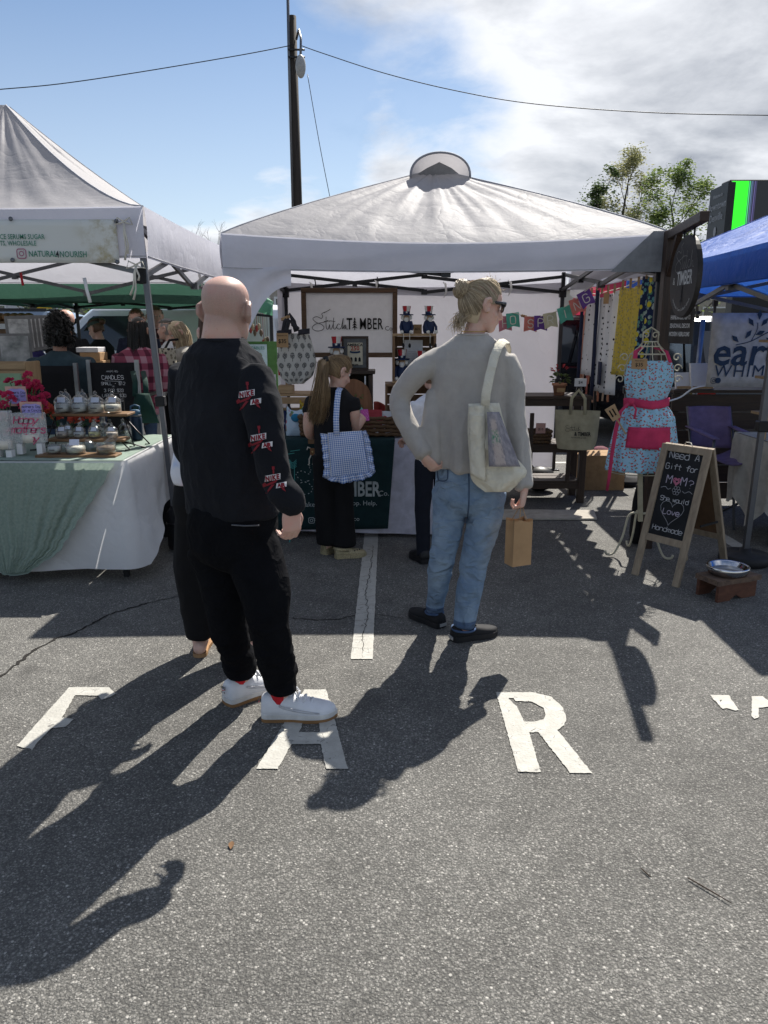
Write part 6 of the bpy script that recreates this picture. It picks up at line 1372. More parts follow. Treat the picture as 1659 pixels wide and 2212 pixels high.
# wooden riser with the tree-print tote
def plank_riser():
 y0, y1 = 5.95, 6.25; xa, xb = W(588, 850, 6.0).x, W(672, 850, 6.0).x; t = thing('wooden_riser', 'light wooden slat riser on the table under the tree-print tote', 'shelf', ((xa+xb)/2, 6.1, TZ+.01)); zt_ = W(630, 850, 6.0).z
 MB().box(((xa+xb)/2, (y0+y1)/2, zt_-.008), (xb-xa, y1-y0, .018)).build('top_board', W_lt, t, bevel=.002)
 for z in (zt_-.05, zt_-.13, zt_-.24): MB().box(((xa+xb)/2, y0+.008, z), (xb-xa-.004, .016, .05)).build('slat', W_lt, t, bevel=.002)
 for x in (xa+.01, xb-.01): MB().box((x, (y0+y1)/2+.012, (zt_+TZ)/2), (.018, y1-y0-.03, zt_-TZ-.035)).build('side_board', W_ltv, t)
 return zt_
RZ = plank_riser()
def treeprint(x):
 u, v, vec = x.uv(1, 1); r_ = x.m('FLOOR', v); uo = x.m('ADD', u, x.m('MULTIPLY', r_, .5)); fu = x.m('SUBTRACT', x.m('FRACT', uo), .5); fv = x.m('SUBTRACT', x.m('FRACT', v), .5)
 d = x.m('SQRT', x.m('ADD', x.m('POWER', fu, 2), x.m('POWER', x.m('SUBTRACT', fv, .12), 2))); n = x.noise(vec, 9, 4, .7); crown = x.m('MULTIPLY', x.rng(d, .33, .29), x.rng(n, .36, .52)); tr = x.m('MULTIPLY', x.rng(x.m('ABSOLUTE', fu), .045, .025), x.rng(x.m('ABSOLUTE', x.m('ADD', fv, .25)), .22, .19))
 return x.mix(x.m('MAXIMUM', x.m('MULTIPLY', crown, .9), tr), (.46, .45, .42), (.055, .055, .06))
def tree_tote():
 D = 5.98; t = thing('tote_bag', 'tree-print handbag with black band hanging on a wooden stand', 'tote bag', W(636, 830, D)); m = printed('tree_print', treeprint)
 L_ = [(608, 718), (600, 750), (598, 785), (606, 814), (622, 830)]; R2 = [(668, 722), (677, 750), (684, 783), (676, 812), (656, 829)]
 def fn(sg):
  def f(u, v):
   q = v*4; i = min(3, int(q)); fr_ = q-i; p = V(L_[i]).lerp(V(L_[i+1]), fr_).lerp(V(R2[i]).lerp(V(R2[i+1]), fr_), u); return W(p.x, p.y, D-sg*(.05*sin(pi*u)**.6*sin(pi*min(1, .12+v*.85))**.6+.008*sin(13*u+4*v)))
  return f
 mb = MB(); mb.grid(fn(1), 18, 18, uvf=lambda u, v: (u*5, -v*6.2)); mb.grid(fn(-1), 18, 18, uvf=lambda u, v: (u*5, -v*6.2)); mb.build('bag_body', m, t)
 M_dot = mat('black_dotted_band', (.02, .02, .025), .9, col2=(.04, .04, .05))
 for x0, x1, y0, y1 in ((598, 630, 714, 724), (644, 669, 712, 724)): MB().grid(lambda u, v: W(x0+(x1-x0)*u, y0+(y1-y0)*v-3*u, D-.05-.01*sin(pi*u)), 8, 3).build('band', M_dot, t, solid=.003)
 MB().tube([W(612, 718, D-.04), W(616, 695, D-.02), W(626, 680, D), W(634, 694, D-.03), W(640, 716, D-.05)], [(.018, .004)]*5, 8).build('handle', M_dot, t); MB().tube([W(618, 716, D-.06), W(625, 690, D-.04), W(632, 700, D-.06), W(645, 712, D-.06)], [(.016, .004)]*4, 8).build('handle', M_dot, t)
 s = thing('bag_stand', 'small pine block stand holding the tree-print handbag', 'stand', (W(618, 845, D).x, D+.02, RZ)); cx = W(618, 845, D).x
 MB().box((cx, D+.03, RZ+.033), (.115, .10, .063)).build('base_block', W_lt, s, bevel=.004); MB().bar((cx, D+.06, RZ+.06), (cx, D+.06, W(620, 690, D).z), .018).build('upright', W_ltv, s); MB().bar((cx-.02, D+.05, W(620, 690, D).z), (cx+.04, D-.03, W(620, 690, D).z+.02), .02).build('peg', W_ltv, s)
 card('price_tag', 'kraft price tag reading $35 clipped on the tree-print handbag', 'price tag', W(610, 735, D-.09), .088, .105, radians(-4), M_kcard, [('$35', .042, -.008), ('Reversible Tote', .012, .034)])
tree_tote()
card('framed_print', 'small framed animal print beside the tree-print handbag', 'picture', W(580, 830, 6.02), .12, .15, 0, M_wcard, [], th=.01, tilt=-.1)
fp = bpy.data.objects['framed_print']
for k, (dx, dz) in enumerate(((-.025, .03), (.025, .03), (-.02, -.03), (.028, -.028))): MB().prism([(.018*cos(a*.8), .022*sin(a*.8)) for a in range(8)], W(580, 830, 6.012)+V((dx, 0, dz)), UX, UZ, .003).build('animal_print', mat('blue_grey_print%d' % (k % 2), [(.08, .14, .2), (.2, .2, .2)][k % 2], .8), fp)
# stuffed pillows and baskets
def floral(name, base, cols, sc=26):
 def fn(x):
  p = x.nt.nodes.new('ShaderNodeTexCoord').outputs['Object']; v = x.voro(p, sc); sp = x.nt.nodes.new('ShaderNodeSeparateColor'); x.nt.links.new(v.outputs['Color'], sp.inputs[0]); c = x.ramp(sp.outputs[0], [(0, cols[0]), (.34, cols[1]), (.67, cols[2]), (1, cols[0])]); return x.mix(x.rng(v.outputs['Distance'], .42, .34), base, c)
 return printed(name, fn)
def pillow(label, c, w, h, m, yaw=0, ears=True, eye=None):
 c = V(c); R_ = Matrix.Rotation(yaw, 3, 'Z'); mb = MB()
 ol = [(-.5, 0), (-.52, .35), (-.46, .7), (-.42, 1.0), (-.25, .9), (0, .86), (.25, .9), (.42, 1.0), (.46, .7), (.52, .35), (.5, 0), (.25, -.03), (-.25, -.03)] if ears else [(-.5, .05), (-.5, .8), (-.3, 1), (.3, 1), (.5, .8), (.5, .05), (.25, 0), (-.25, 0)]
 ol = smooth_line(ol+[ol[0]], 3)[:-1]; n = len(ol); rings = []
 for f, d in ((.0, -1), (.6, -.85), (.9, -.45), (1, 0), (.9, .45), (.6, .85), (.0, 1)): rings.append([c+R_ @ V((x*w*f, d*.045, (.45+(z-.45)*f)*h)) for x, z in ol])
 mb.loft(rings); o = tag(mb.build('stuffed_pillow', m), label, 'pillow')
 if eye: MB().ell(c+R_ @ V((.0, -.045, h*.66)), (w*.24, .012, h*.13)).build('face_patch', eye, o); MB().box(c+R_ @ V((w*.30, -.046, h*.42)), (.016, .004, .04)).build('label_tag', M_wcard, o)
 return o
pillow('pale blue floral owl pillow with blue face on the table', W(640, 946, 5.82), .15, .24, floral('pale_floral', (.45, .56, .66), [(.5, .12, .15), (.1, .25, .12), (.5, .6, .7)]), .1, True, mat('blue_felt', (.03, .20, .36), .9))
pillow('navy star print pillow behind the pale owl pillow', W(618, 940, 5.90), .10, .22, floral('navy_floral', (.015, .025, .08), [(.1, .2, .35), (.02, .03, .1), (.3, .3, .4)]), 0)
pillow('green grey felt pillow at the left of the pillows', W(604, 940, 5.88), .08, .22, mat('sage_felt', (.10, .12, .07), .95), -.1)
pillow('yellow and black pillow between owl pillow and basket', W(661, 925, 5.92), .10, .22, floral('yellow_floral', (.42, .26, .02), [(.02, .02, .02), (.4, .3, .05), (.02, .02, .02)]), 0)
W_wick = wood('wicker', (.16, .095, .05), (.07, .04, .022), .75, 30, 0)
def basket(name, label, c, w, d, h, rows=5, bot=.86):
 t = thing(name, label, 'basket', c); c = V(c); nb = 44
 MB().box(c+V((0, 0, .008)), (w*bot*.98, d*bot*.98, .012)).build('basket_floor', W_wick, t)
 for r_ in range(rows):
  mb = MB(); z = h*(r_+.5)/rows; s = bot+(1-bot)*(r_+.5)/rows; ps = []
  for k in range(nb):
   f = 4*k/nb; i = int(f); q = f-i; cs = [(-1, -1), (1, -1), (1, 1), (-1, 1)]; a, b = V(cs[i]), V(cs[(i+1) % 4]); p = a.lerp(b, q); o = .006*(1 if (k+r_) % 2 else -1); nx, ny = (0, -1) if i == 0 else ((1, 0) if i == 1 else ((0, 1) if i == 2 else (-1, 0)))
   ps.append(c+V((p.x*w/2*s+nx*o, p.y*d/2*s+ny*o, z+.004*sin(k*2.4+r_*1.7))))
  mb.tube(ps, [(h/rows*.42, h/rows*.52)]*nb, 6, closed=True, up=(0, 0, 1)); mb.build('woven_row', W_wick, t)
 return t
BZ = TZ+.016
basket('wicker_basket', "wicker basket at the girl's left arm on the green table", (W(684, 930, 5.78).x, 5.80, BZ), .24, .22, .16)
basket('wicker_basket', 'long wicker basket of cards between the girl and the woman', (W(815, 930, 5.80).x+.02, 5.82, BZ), .40, .24, .15)
# robot key ring of leather
rb = thing('key_ring', 'small leather robot figure hanging from the left basket', 'key ring', W(674, 1000, 5.57)); W_lea = mat('tan_leather', (.20, .10, .045), .6)
MB().box(W(673, 950, 5.57), (.052, .014, .06)).build('head', W_md, rb, bevel=.003); MB().box(W(675, 976, 5.57), (.034, .010, .055)).build('torso', W_lea, rb, bevel=.002)
for sx in (-1, 1):
 MB().tube([W(675+sx*5, 968, 5.565), W(675+sx*10, 966, 5.56), W(675+sx*12, 972, 5.56)], .005, 6).build('arm', M_rope, rb); MB().tube([W(675+sx*3, 983, 5.565), W(675+sx*7, 992, 5.56), W(675+sx*7, 1002, 5.56), W(675+sx*9, 1004, 5.55)], .0045, 6).build('leg', M_rope, rb)
MB().ell(W(675, 976, 5.562), .007).build('rivet', mat('brass', (.6, .45, .2), .3, 1.0), rb); MB().tube([W(674, 930, 5.60), W(673, 940, 5.575)], .004, 6).build('cord', M_rope, rb)
for dx in (-4, 4): MB().ell(W(673+dx, 948, 5.56), .004, nu=8, nv=6).build('eye', M_black, rb)
# dark crate with the framed print, arch board
cr = thing('wooden_crate', 'dark wooden crate standing on end behind the girl', 'crate', (W(770, 840, 6.1).x, 6.15, TZ)); x0, x1 = W(742, 800, 6.05).x, W(806, 800, 6.05).x; zt_ = W(780, 801, 6.05).z
MB().box(((x0+x1)/2, 6.17, zt_-.012), (x1-x0+.03, .28, .026)).build('top_board', W_dk, cr, bevel=.002)
for x in (x0+.008, x1-.02): MB().box((x, 6.17, (zt_+TZ)/2-.01), (.032, .26, zt_-TZ-.045)).build('side_board', W_dkv, cr, bevel=.002)
MB().box(((x0+x1)/2, 6.30, (zt_+TZ)/2), (x1-x0-.04, .012, zt_-TZ-.04)).build('back_board', W_dkv, cr)
MB().tube([V((x1-.065, 6.04, TZ+.03)), V((x1-.062, 6.04, zt_-.04))], .006, 6).build('light_cord', M_wht, cr)
def fpic():
 a, b = W(737, 725, 6.10), W(796, 798, 6.10); cx, cz = (a.x+b.x)/2, (a.z+b.z)/2+.0; w, h = b.x-a.x, a.z-b.z; cz = zt_+.003+h/2; t = thing('framed_picture', 'grey framed America 250 cross-stitch print standing on the dark crate', 'picture', (cx, 6.14, zt_))
 MB().box((cx, 6.15, cz), (w, .018, h)).build('backing', mat('grey_zinc', (.13, .135, .14), .6, .3, var=.25), t)
 for c, s in (((cx, 6.137, cz+h/2-.008), (w, .03, .018)), ((cx, 6.137, cz-h/2+.008), (w, .03, .018)), ((cx-w/2+.008, 6.137, cz), (.018, .028, h-.036)), ((cx+w/2-.008, 6.137, cz), (.018, .028, h-.036))): MB().box(c, s).build('frame_rail', W_dk, t)
 MB().box((cx, 6.135, cz-.005), (w*.56, .006, h*.66)).build('print', mat('cream_linen', (.50, .46, .36), .9), t); f = 6.131
 for s_, sz, dz, m_ in (('AMERICA', .028, .062, M_ink), ('250', .046, .035, mat('red_thread', (.35, .05, .04), .9)), ('EST 1776', .013, -.09, M_ink)): text(s_, sz, m_, (cx, f, cz+dz), UX, UZ, t, bold=.001, lift=.001)
 mb = MB(); ribbon(mb, smooth_line([(-.04, .0), (-.02, -.006), (.02, -.006), (.04, 0)], 3), .014, (cx, f, cz+.012), UX, UZ); mb.build('ribbon_print', mat('navy_thread', (.02, .04, .09), .9), t)
 for dx in (-.03, .005, .035): MB().prism([(-.009, -.02), (.009, -.02), (.009, .005), (0, .016), (-.009, .005)], (cx+dx, f-.001, cz-.045), UX, UZ, .001).build('motif', M_ink, t)
fpic()
ab = MB().prism(smooth_line([(-.14, 0), (-.14, .16), (-.10, .26), (0, .31), (.10, .26), (.14, .16), (.14, 0), (0, -.001), (-.14, 0)], 4)[:-1], W(764, 900, 6.0)+V((0, 0, -.02)), UX, UZ, .018).build('arch_board', wood('cherry_wood', (.26, .12, .06), (.15, .065, .032), .5, 6, 2)); tag(ab, 'arched reddish wooden board with painted leaves behind the girl', 'wooden board')
lf = MB(); r = random.Random(6)
for k in range(26):
 c = W(770, 875, 5.985)+V((r.uniform(-.05, .07), 0, r.uniform(-.06, .08))); a = r.uniform(0, 6); lf.prism([(.012*cos(a), .012*sin(a)), (.005*cos(a+1.5), .005*sin(a+1.5)), (-.012*cos(a), -.012*sin(a)), (.005*cos(a-1.5), .005*sin(a-1.5))], c, UX, UZ, .002)
lo_ = struct(lf.build('painted_leaves', M_leafg, ab), 'stuff')
# stacked crates at the right with figures
def open_crate(label, xa, xb, ya, yb, z0, z1, m, mi):
 t = thing('wooden_crate', label, 'crate', ((xa+xb)/2, (ya+yb)/2, z0)); th = .018
 MB().box(((xa+xb)/2, (ya+yb)/2, z1-th/2), (xb-xa, yb-ya, th)).build('top_board', m, t, bevel=.002); MB().box(((xa+xb)/2, (ya+yb)/2, z0+th/2), (xb-xa, yb-ya, th)).build('bottom_board', m, t)
 for x in (xa+th/2, xb-th/2): MB().box((x, (ya+yb)/2, (z0+z1)/2), (th, yb-ya-.002, z1-z0-2*th)).build('side_board', mi, t)
 n = 4; hh = (z1-z0-2*th)/n
 for k in range(n): MB().box(((xa+xb)/2, yb-.006, z0+th+hh*(k+.5)), (xb-xa-2*th, .010, hh-.008)).build('back_slat', mi, t)
 return t
z_mid = W(870, 828, 6.05).z; z_top = W(890, 721, 6.05).z
cxa, cxb = W(848, 760, 6.05).x, W(942, 760, 6.05).x
open_crate('lower brown crate of the stack beside the grey-sweater woman', W(832, 880, 6.0).x, cxb, 6.0, 6.28, BZ, z_mid-.002, W_md, W_md)
open_crate('upper crate with light side board holding patriotic figures', cxa, cxb, 6.05, 6.27, z_mid, z_top, W_ltv, W_md)
card('info_card', 'white printed sheet standing inside the upper crate', 'card', W(893, 768, 6.22)+V((0, 0, 0)), .145, .24, 0, M_wcard, [('$25', .02, -.09)]+[('— — — — — — —', .009, .05-.018*k) for k in range(6)], th=.004)
M_navy = mat('navy_paint', (.012, .025, .075), .6); M_red = mat('red_paint', (.42, .02, .03), .6); M_hatw = mat('white_paint', (.66, .65, .62), .6); M_tanw = mat('tan_wood_face', (.42, .28, .18), .7)
def sam(label, p, s=1.0, yaw=0.0, legs=True):
 """wooden patriot: striped top hat, beard, navy coat, string legs"""
 p = V(p); t = thing('patriotic_figure', label, 'figurine', p, 'patriotic figures'); R_ = Matrix.Rotation(yaw, 3, 'Z'); Q = lambda x, y, z: p+R_ @ V((x*s, y*s, z*s))
 MB().lathe([(.001, 0), (.036*s, 0), (.044*s, .02*s), (.046*s, .05*s), (.036*s, .085*s), (.02*s, .105*s)], p, 16).build('coat', M_navy, t)
 MB().ell(Q(0, 0, .115), .027*s).build('head', M_tanw, t)
 MB().lathe([(.001, -.045*s), (.012*s, -.035*s), (.020*s, -.01*s), (.014*s, .005*s)], Q(0, -.020, .115), 10).build('beard', M_hatw, t)
 for sx in (-1, 1): MB().ell(Q(sx*.030, -.004, .118), (.014*s, .014*s, .018*s)).build('hair', M_hatw, t); MB().tube([Q(sx*.036, -.01, .085), Q(sx*.046, -.035, .05), Q(sx*.038, -.05, .02)], .010*s, 8, rnd=True).build('arm', M_navy, t); MB().ell(Q(sx*.036, -.052, .012), .014*s).build('hand', M_hatw, t)
 b = MB().lathe([(.001, .136*s), (.052*s, .136*s), (.054*s, .140*s), (.052*s, .144*s), (.001, .144*s)], p, 20).build('hat_brim', M_navy, t)
 MB().lathe([(.026*s, .144*s), (.027*s, .165*s)], p, 16).build('hat_band', M_navy, b)
 for k in range(6):
  st = MB(); a0, a1 = 2*pi*k/6-.5, 2*pi*(k+1)/6-.5
  st.add([p+R_ @ V((r_*s*cos(a), r_*s*sin(a), z*s)) for z, r_ in ((.165, .027), (.205, .034)) for a in (a0, (a0+a1)/2, a1)]+[p+R_ @ V((0, 0, .205*s))], [(0, 1, 4, 3), (1, 2, 5, 4), (3, 4, 5, 6)]); st.build('hat_stripe', M_red if k % 2 == 0 else M_hatw, b)
 MB().prism([((.011 if j % 2 == 0 else .0045)*s*sin(j*pi/5), (.011 if j % 2 == 0 else .0045)*s*cos(j*pi/5)) for j in range(10)], Q(0, -.031, .158), R_ @ V((1, 0, 0)), UZ, .003).build('hat_star', M_hatw, b)
 if legs:
  for sx in (-1, 1): MB().tube([Q(sx*.022, -.045, .005), Q(sx*.024, -.062, -.01), Q(sx*.024, -.064, -.075)], .003*s, 5).build('leg', M_rope, t); MB().ell(Q(sx*.024, -.066, -.09), (.010*s, .013*s, .018*s)).build('boot', M_black, t)
sam('patriotic figure on top of the crate stack, left of the pair', V((W(878, 715, 6.08).x, 6.10, z_top+.002)), 1.0)
sam('patriotic figure on top of the crate stack, right of the pair', V((W(926, 715, 6.08).x, 6.10, z_top+.002)), 1.0, .5)
sam('patriotic figure inside the upper crate, left side', V((W(868, 820, 6.1).x, 6.13, z_mid+.02)), 1.15, 0, False)
sam("patriotic figure inside the upper crate beside the woman's elbow", V((W(909, 820, 6.1).x, 6.13, z_mid+.02)), 1.1, .2, False)
sam('patriotic figure on the dark crate above the girl with pony tail', V((W(731, 795, 6.1).x-.01, 6.06, zt_+.003)), 1.25, 0, False)
card('price_tag', 'kraft price tag reading $25 between the two top figures', 'price tag', V((W(902, 712, 6.15).x, 6.15, z_top+.035)), .066, .07, 0, M_kcard, [('$25', .026, 0)])
card('price_tag', 'kraft sign with bundle price in front of the long basket', 'price tag', W(858, 915, 5.74), .15, .075, 0, M_kcard, [('$5 each or', .026, .012), ('2 for $8', .026, -.018)])
card('greeting_card', 'red card with black lettering in the long basket', 'card', W(804, 905, 5.83)+V((0, 0, .0)), .15, .14, .05, mat('red_card', (.40, .05, .06), .7), [('PUP', .035, -.02), ('LOVERS', .035, -.05), ('— — — —', .012, .045)], tilt=.15)
card('fabric_roll', 'pink dotted fabric held by the girl', 'fabric', W(788, 897, 5.62), .055, .085, .5, printed('pink_dots', lambda x: (lambda v: x.mix(x.rng(v.outputs['Distance'], .3, .22), (.55, .10, .38), (.75, .45, .65)))(x.voro(x.nt.nodes.new('ShaderNodeTexCoord').outputs['Object'], 110, rnd=.2))), [], th=.02, tilt=.3)
card('greeting_card', 'white card with red heart shape in the long basket', 'card', W(831, 905, 5.84), .10, .12, -.2, M_wcard, [('♥' if False else 'O', .06, 0)], ink=M_red, tilt=.2)
r = random.Random(3)
for k in range(9): card('gift_tag', 'small white tag in the long basket, %s from the left' % ORD[k], 'tag', W(788+k*8, 936+r.uniform(-4, 4), 5.80), .04, .03, r.uniform(-.4, .4), M_wcard, [], tilt=r.uniform(.4, .9), th=.002, group='white tags in the long basket')
for k, (xx, tt) in enumerate(((846, 'left of the two'), (851, 'right of the two'))): tag(MB().bar(W(xx, 918, 5.80), W(xx+1, 858, 5.83), .006).build('wooden_stick', M_hatw), 'thin pale stick standing behind the long basket, '+tt, 'stick')
rcb = MB().grid(lambda u, v: W(808+27*u, 897-30*v*(.55+.45*sin(pi*(u*.55+.4))), 6.5+.04*sin(pi*u)), 10, 8).build('red_chair_back', mat('red_plastic', (.36, .06, .05), .5), solid=.008); tag(rcb, 'curved red chair back behind the long basket', 'chair')
lit = tag(MB().ell(W(776, 885, 5.85), (.03, .03, .022)).build('teal_toy', mat('mint_felt', (.16, .42, .34), .9)), 'mint green felt piece by the girl with pony tail', 'felt piece')
# bunting
bt_ = thing('bunting', 'string of pastel letter flags across the back of the middle stall', 'bunting', W(1180, 700, 7.7)); BP = [(1062, 668, 8.0), (1090, 684, 7.9), (1108, 676, 7.85), (1132, 683, 7.8), (1146, 684, 7.75), (1168, 683, 7.7), (1190, 677, 7.6), (1218, 664, 7.5), (1244, 646, 7.4), (1263, 630, 7.3), (1285, 612, 7.2)]
MB().tube(smooth_line([tuple(W(*p)) for p in BP], 4), .004, 6).build('string', M_rope, bt_)
FC = {'t': mat('teal_felt', (.10, .42, .34), .9), 'c': mat('coral_felt', (.60, .20, .17), .9), 'p': mat('purple_felt', (.13, .06, .28), .9), 'k': mat('cream_felt', (.55, .52, .38), .9), 'w': mat('pink_felt', (.55, .22, .28), .9)}
M_wl = mat('white_letter', (.68, .67, .62), .8)
for ch, x, y, D, c, rot in (('H', 1091, 699, 7.88, 'w', .1), ('O', 1108, 692, 7.85, 't', .12), ('S', 1146, 700, 7.75, 'c', -.02), ('P', 1168, 698, 7.70, 'p', .03), ('R', 1189, 692, 7.60, 'k', .18), ('I', 1221, 679, 7.5, 't', .30), ('N', 1247, 661, 7.4, 'c', .35), ('G', 1266, 645, 7.3, 'p', .5)):
 ux = V((cos(rot), 0, sin(rot))); uy = V((-sin(rot), 0, cos(rot))); o = W(x, y, D); f = MB().prism([(-.064, .072), (-.064, -.075), (0, -.055), (.064, -.075), (.064, .072)], o, ux, uy, .004).build('flag', FC[c], bt_)
 q = MB(); chalk(ch, .075, .008, o-uy*.035, ux, uy, q, lift=.004); q.build('letter', M_wl, f)
for k in range(3): MB().ell(W(1128+4*k, 682+k, 7.8), .014).build('bead', W_lt, bt_)
# dark console table at the right with plant, baskets and bag
def console():
 xa, xb, ya, yb = .75, 1.82, 6.75, 7.15; zt_ = W(1190, 856, 6.75).z; t = thing('console_table', 'dark wooden slatted console table at the right of the middle stall', 'table', ((xa+xb)/2, 6.95, 0))
 for k in range(3): MB().box(((xa+xb)/2, ya+.07+.133*k, zt_-.015), (xb-xa, .125, .03)).build('top_plank', W_dk, t, bevel=.003)
 MB().box(((xa+xb)/2, ya+.03, zt_-.06), (xb-xa-.05, .025, .055)).build('apron_rail', W_dk, t)
 for z in (.52, .19):
  for k in range(3): MB().box(((xa+xb)/2, ya+.08+.13*k, z), (xb-xa-.12, .115, .025)).build('shelf_plank', W_dk, t, bevel=.002)
  MB().box(((xa+xb)/2, ya+.03, z-.035), (xb-xa-.05, .025, .05)).build('shelf_rail', W_dk, t)
 for x in (xa+.04, xb-.05):
  for y in (ya+.04, yb-.04): MB().box((x, y, (zt_-.032)/2), (.06, .06, zt_-.032)).build('leg', W_dkv, t, bevel=.003)
 for x in (xa+.55, xb-.18): MB().box((x, ya+.012, .5), (.035, .02, .62)).build('upright', W_dkv, t)
 return zt_
CZ = console()
def pot():
 c = V((W(1208, 855, 6.85).x, 6.86, CZ)); t = thing('potted_plant', 'red poinsettia in a terracotta pot on the dark console table', 'plant', c); M_tc = mat('terracotta', (.42, .20, .12), .85)
 MB().lathe([(.001, .001), (.045, .001), (.058, .085), (.066, .085), (.067, .105), (.05, .105), (.045, .09), (.001, .09)], c, 20).build('pot', M_tc, t)
 card('label', '', '', c+V((0, -.062, .05)), .07, .035, 0, M_kcard, [], t); r = random.Random(2)
 for k in range(44):
  red = k < 12; a = r.uniform(0, 2*pi); el = r.uniform(.3, 1.3) if red else r.uniform(-.2, .9); d = V((cos(a)*cos(el), sin(a)*cos(el), sin(el))); p = c+V((0, 0, .11))+d*(.05 if not red else .07)+V((0, 0, .06 if red else .02)); l = r.uniform(.04, .06); s = d.cross(UZ).normalized()
  MB().add([p, p+d*l*.5+s*l*.3+V((0, 0, .006)), p+d*l-V((0, 0, .012)), p+d*l*.5-s*l*.3+V((0, 0, .006))], [(0, 1, 2), (0, 2, 3)]).build('bract' if red else 'leaf', M_red if red else M_leafd, t)
pot()
basket('wicker_basket', 'small wicker basket on the middle shelf of the console table', (W(1166, 940, 6.8).x, 6.87, .535), .2, .18, .12, 4)
basket('wicker_basket', 'wicker basket low on the console table behind the woman', (W(1120, 1010, 6.8).x, 6.87, .205), .24, .2, .13, 4)
card('price_tag', 'pink price card standing in the small console basket', 'price tag', W(1168, 925, 6.76), .085, .09, 0, mat('pink_card', (.50, .30, .26), .8), [('$10', .03, -.01)])
def ctote(label, c, w, h, D, yaw, lines=True):
 t = thing('tote_bag', label, 'tote bag', c); ux = V((cos(yaw), sin(yaw), 0)); n = V((sin(yaw), -cos(yaw), 0)); c = V(c)
 def fn(sg):
  def f(u, v): k = 1-.18*abs(v)**3; return c+ux*((u-.5)*w*(1+.10*(1-v)-.22*max(0, v-.75)*4*.5))+UZ*(h*(1-v))+n*(sg*(.03+.04*v)*sin(pi*min(max(u, 0), 1))**.4+.004*noise.noise(V((u*5, v*5, sg))))
  return f
 mb = MB(); mb.grid(fn(1), 14, 14); mb.grid(fn(-1), 14, 14); mb.build('bag_body', mat('khaki_canvas', (.42, .38, .26), .9, bump=.3, bs=80, transl=.12), t)
 for sg in (1, -1): MB().tube([c+ux*(-.06)+UZ*h*.9+n*sg*.04, c+ux*(-.055)+UZ*(h+.10)+n*sg*.02, c+UZ*(h+.17)+n*.01, c+ux*.055+UZ*(h+.10)+n*sg*.02, c+ux*.06+UZ*h*.9+n*sg*.04], [(.013, .003)]*5, 8, up=tuple(n)).build('handle', mat('khaki_canvas', (.4, .4, .3)), t)
 if lines:
  text('& TIMBER', .045, M_ink, c+UZ*h*.42+n*.085+ux*.05, ux, UZ, t, bold=.0015, xs=.7, lift=.004); q = MB()
  for st in STITCH[:6]: ribbon(q, smooth_line([(x*.017, y*.017) for x, y in st], 4), .002, c+UZ*h*.50+n*.085-ux*.06, ux, UZ, .004)
  q.build('script_lettering', M_ink, t); text('handmade goods', .018, M_ink, c+UZ*h*.33+n*.085+ux*.02, ux, UZ, t, lift=.004)
ctote('khaki wordmark tote bag hanging at the front of the console table', W(1243, 972, 6.55)+V((0, 0, .01)), .34, .33, 6.55, -.25)
card('price_tag', 'white price tag on the corner of the console table', 'price tag', W(1254, 826, 6.72), .10, .07, -.2, M_wcard, [('$4', .035, 0)], tilt=-.2)
tag(MB().lathe([(.001, 0), (.035, 0), (.037, .09), (.033, .09), (.031, .008), (.001, .008)], (1.73, 6.85, CZ), 16).build('glass_tumbler', mat('clear_glass', (.9, .92, .92), .05, trans=1.0, var=0)), 'clear glass on the right end of the console table', 'glass')
mm = MB().prism([(0, 0), (W(1278, 1105, 6.4).x-.75, 0), (1.08, .30), (0, .34)], (.72, 6.12, .012), UX, (0, 1, 0), .014).build('floor_mat', mat('beige_mat', (.40, .37, .32), .95, bump=.3)); tag(mm, 'beige floor mat under the front of the console table', 'mat')
bx = thing('cardboard_box', 'open cardboard box on the ground right of the console table', 'box', (2.12, 7.5, 0)); MB().box((2.12, 7.5, .17), (.42, .36, .34)).build('carton', mat('cardboard', (.34, .22, .12), .9), bx)
for sx in (-1, 1): MB().box((2.12+sx*.25, 7.5, .35), (.10, .34, .006), Matrix.Rotation(sx*.4, 3, 'Y')).build('flap', mat('cardboard', (.3, .2, .1)), bx)
bk = MB().ell((1.50, 7.3, .12), (.16, .12, .12)).build('black_bin', M_black); tag(bk, 'black bag on the ground behind the console table', 'bag')

# ================================================================== the candle stall on the left
LXa, LXb, LYa, LYb, LZ = -3.3, -1.57, 4.62, 5.78, .75
lt = thing('market_table', 'folding table under the white cloth of the candle stall', 'table', ((LXa+LXb)/2, 5.17, 0)); MB().box(((LXa+LXb)/2, (LYa+LYb)/2, LZ-.02), (LXb-LXa-.03, LYb-LYa-.03, .035)).build('tabletop', M_wht, lt)
for x in (LXa+.15, LXb-.07):
 for y in (LYa+.06, LYb-.1): MB().bar((x, y, 0), (x, y, LZ-.04), .032).build('leg', M_black, lt)
M_wcl = cloth_white('white_table_cloth', (.78, .78, .79), .25, .35, 2.6); M_gauze = printed('sage_gauze', lambda x: (lambda p: x.mix(x.rng(x.noise(p, 60, 4, .6), .2, .8), (.27, .35, .295), (.38, .46, .395)))(x.nt.nodes.new('ShaderNodeTexCoord').outputs['Object']), .9, .35)
def hem(i, u):
 if i == 0: return .035+.05*u**2
 if i == 1: return .085+.37*u**.75
 return .1
def wcloth():
 def out(x, y, v, s_, q):
  if s_ < .99: return .02*v+.03*v*noise.noise(V((x*5, v*1.5, 5)))+.05*v*max(0, q-.85)/.15
  if s_ <= 1.01: return (.06-.04*q+.03*sin(pi*q))*v+.10*v**1.5*sin(q*8.8+.2)*.5*min(1, q*5)+.05*v*noise.noise(V((y*5, v*2, 3)))
  return .07*v
 return tag(cloth_round(LXa, LXb, LYa, LYb, LZ, hem, out, 22).build('tablecloth', M_wcl), 'white cloth hanging in folds over the candle stall table', 'tablecloth')
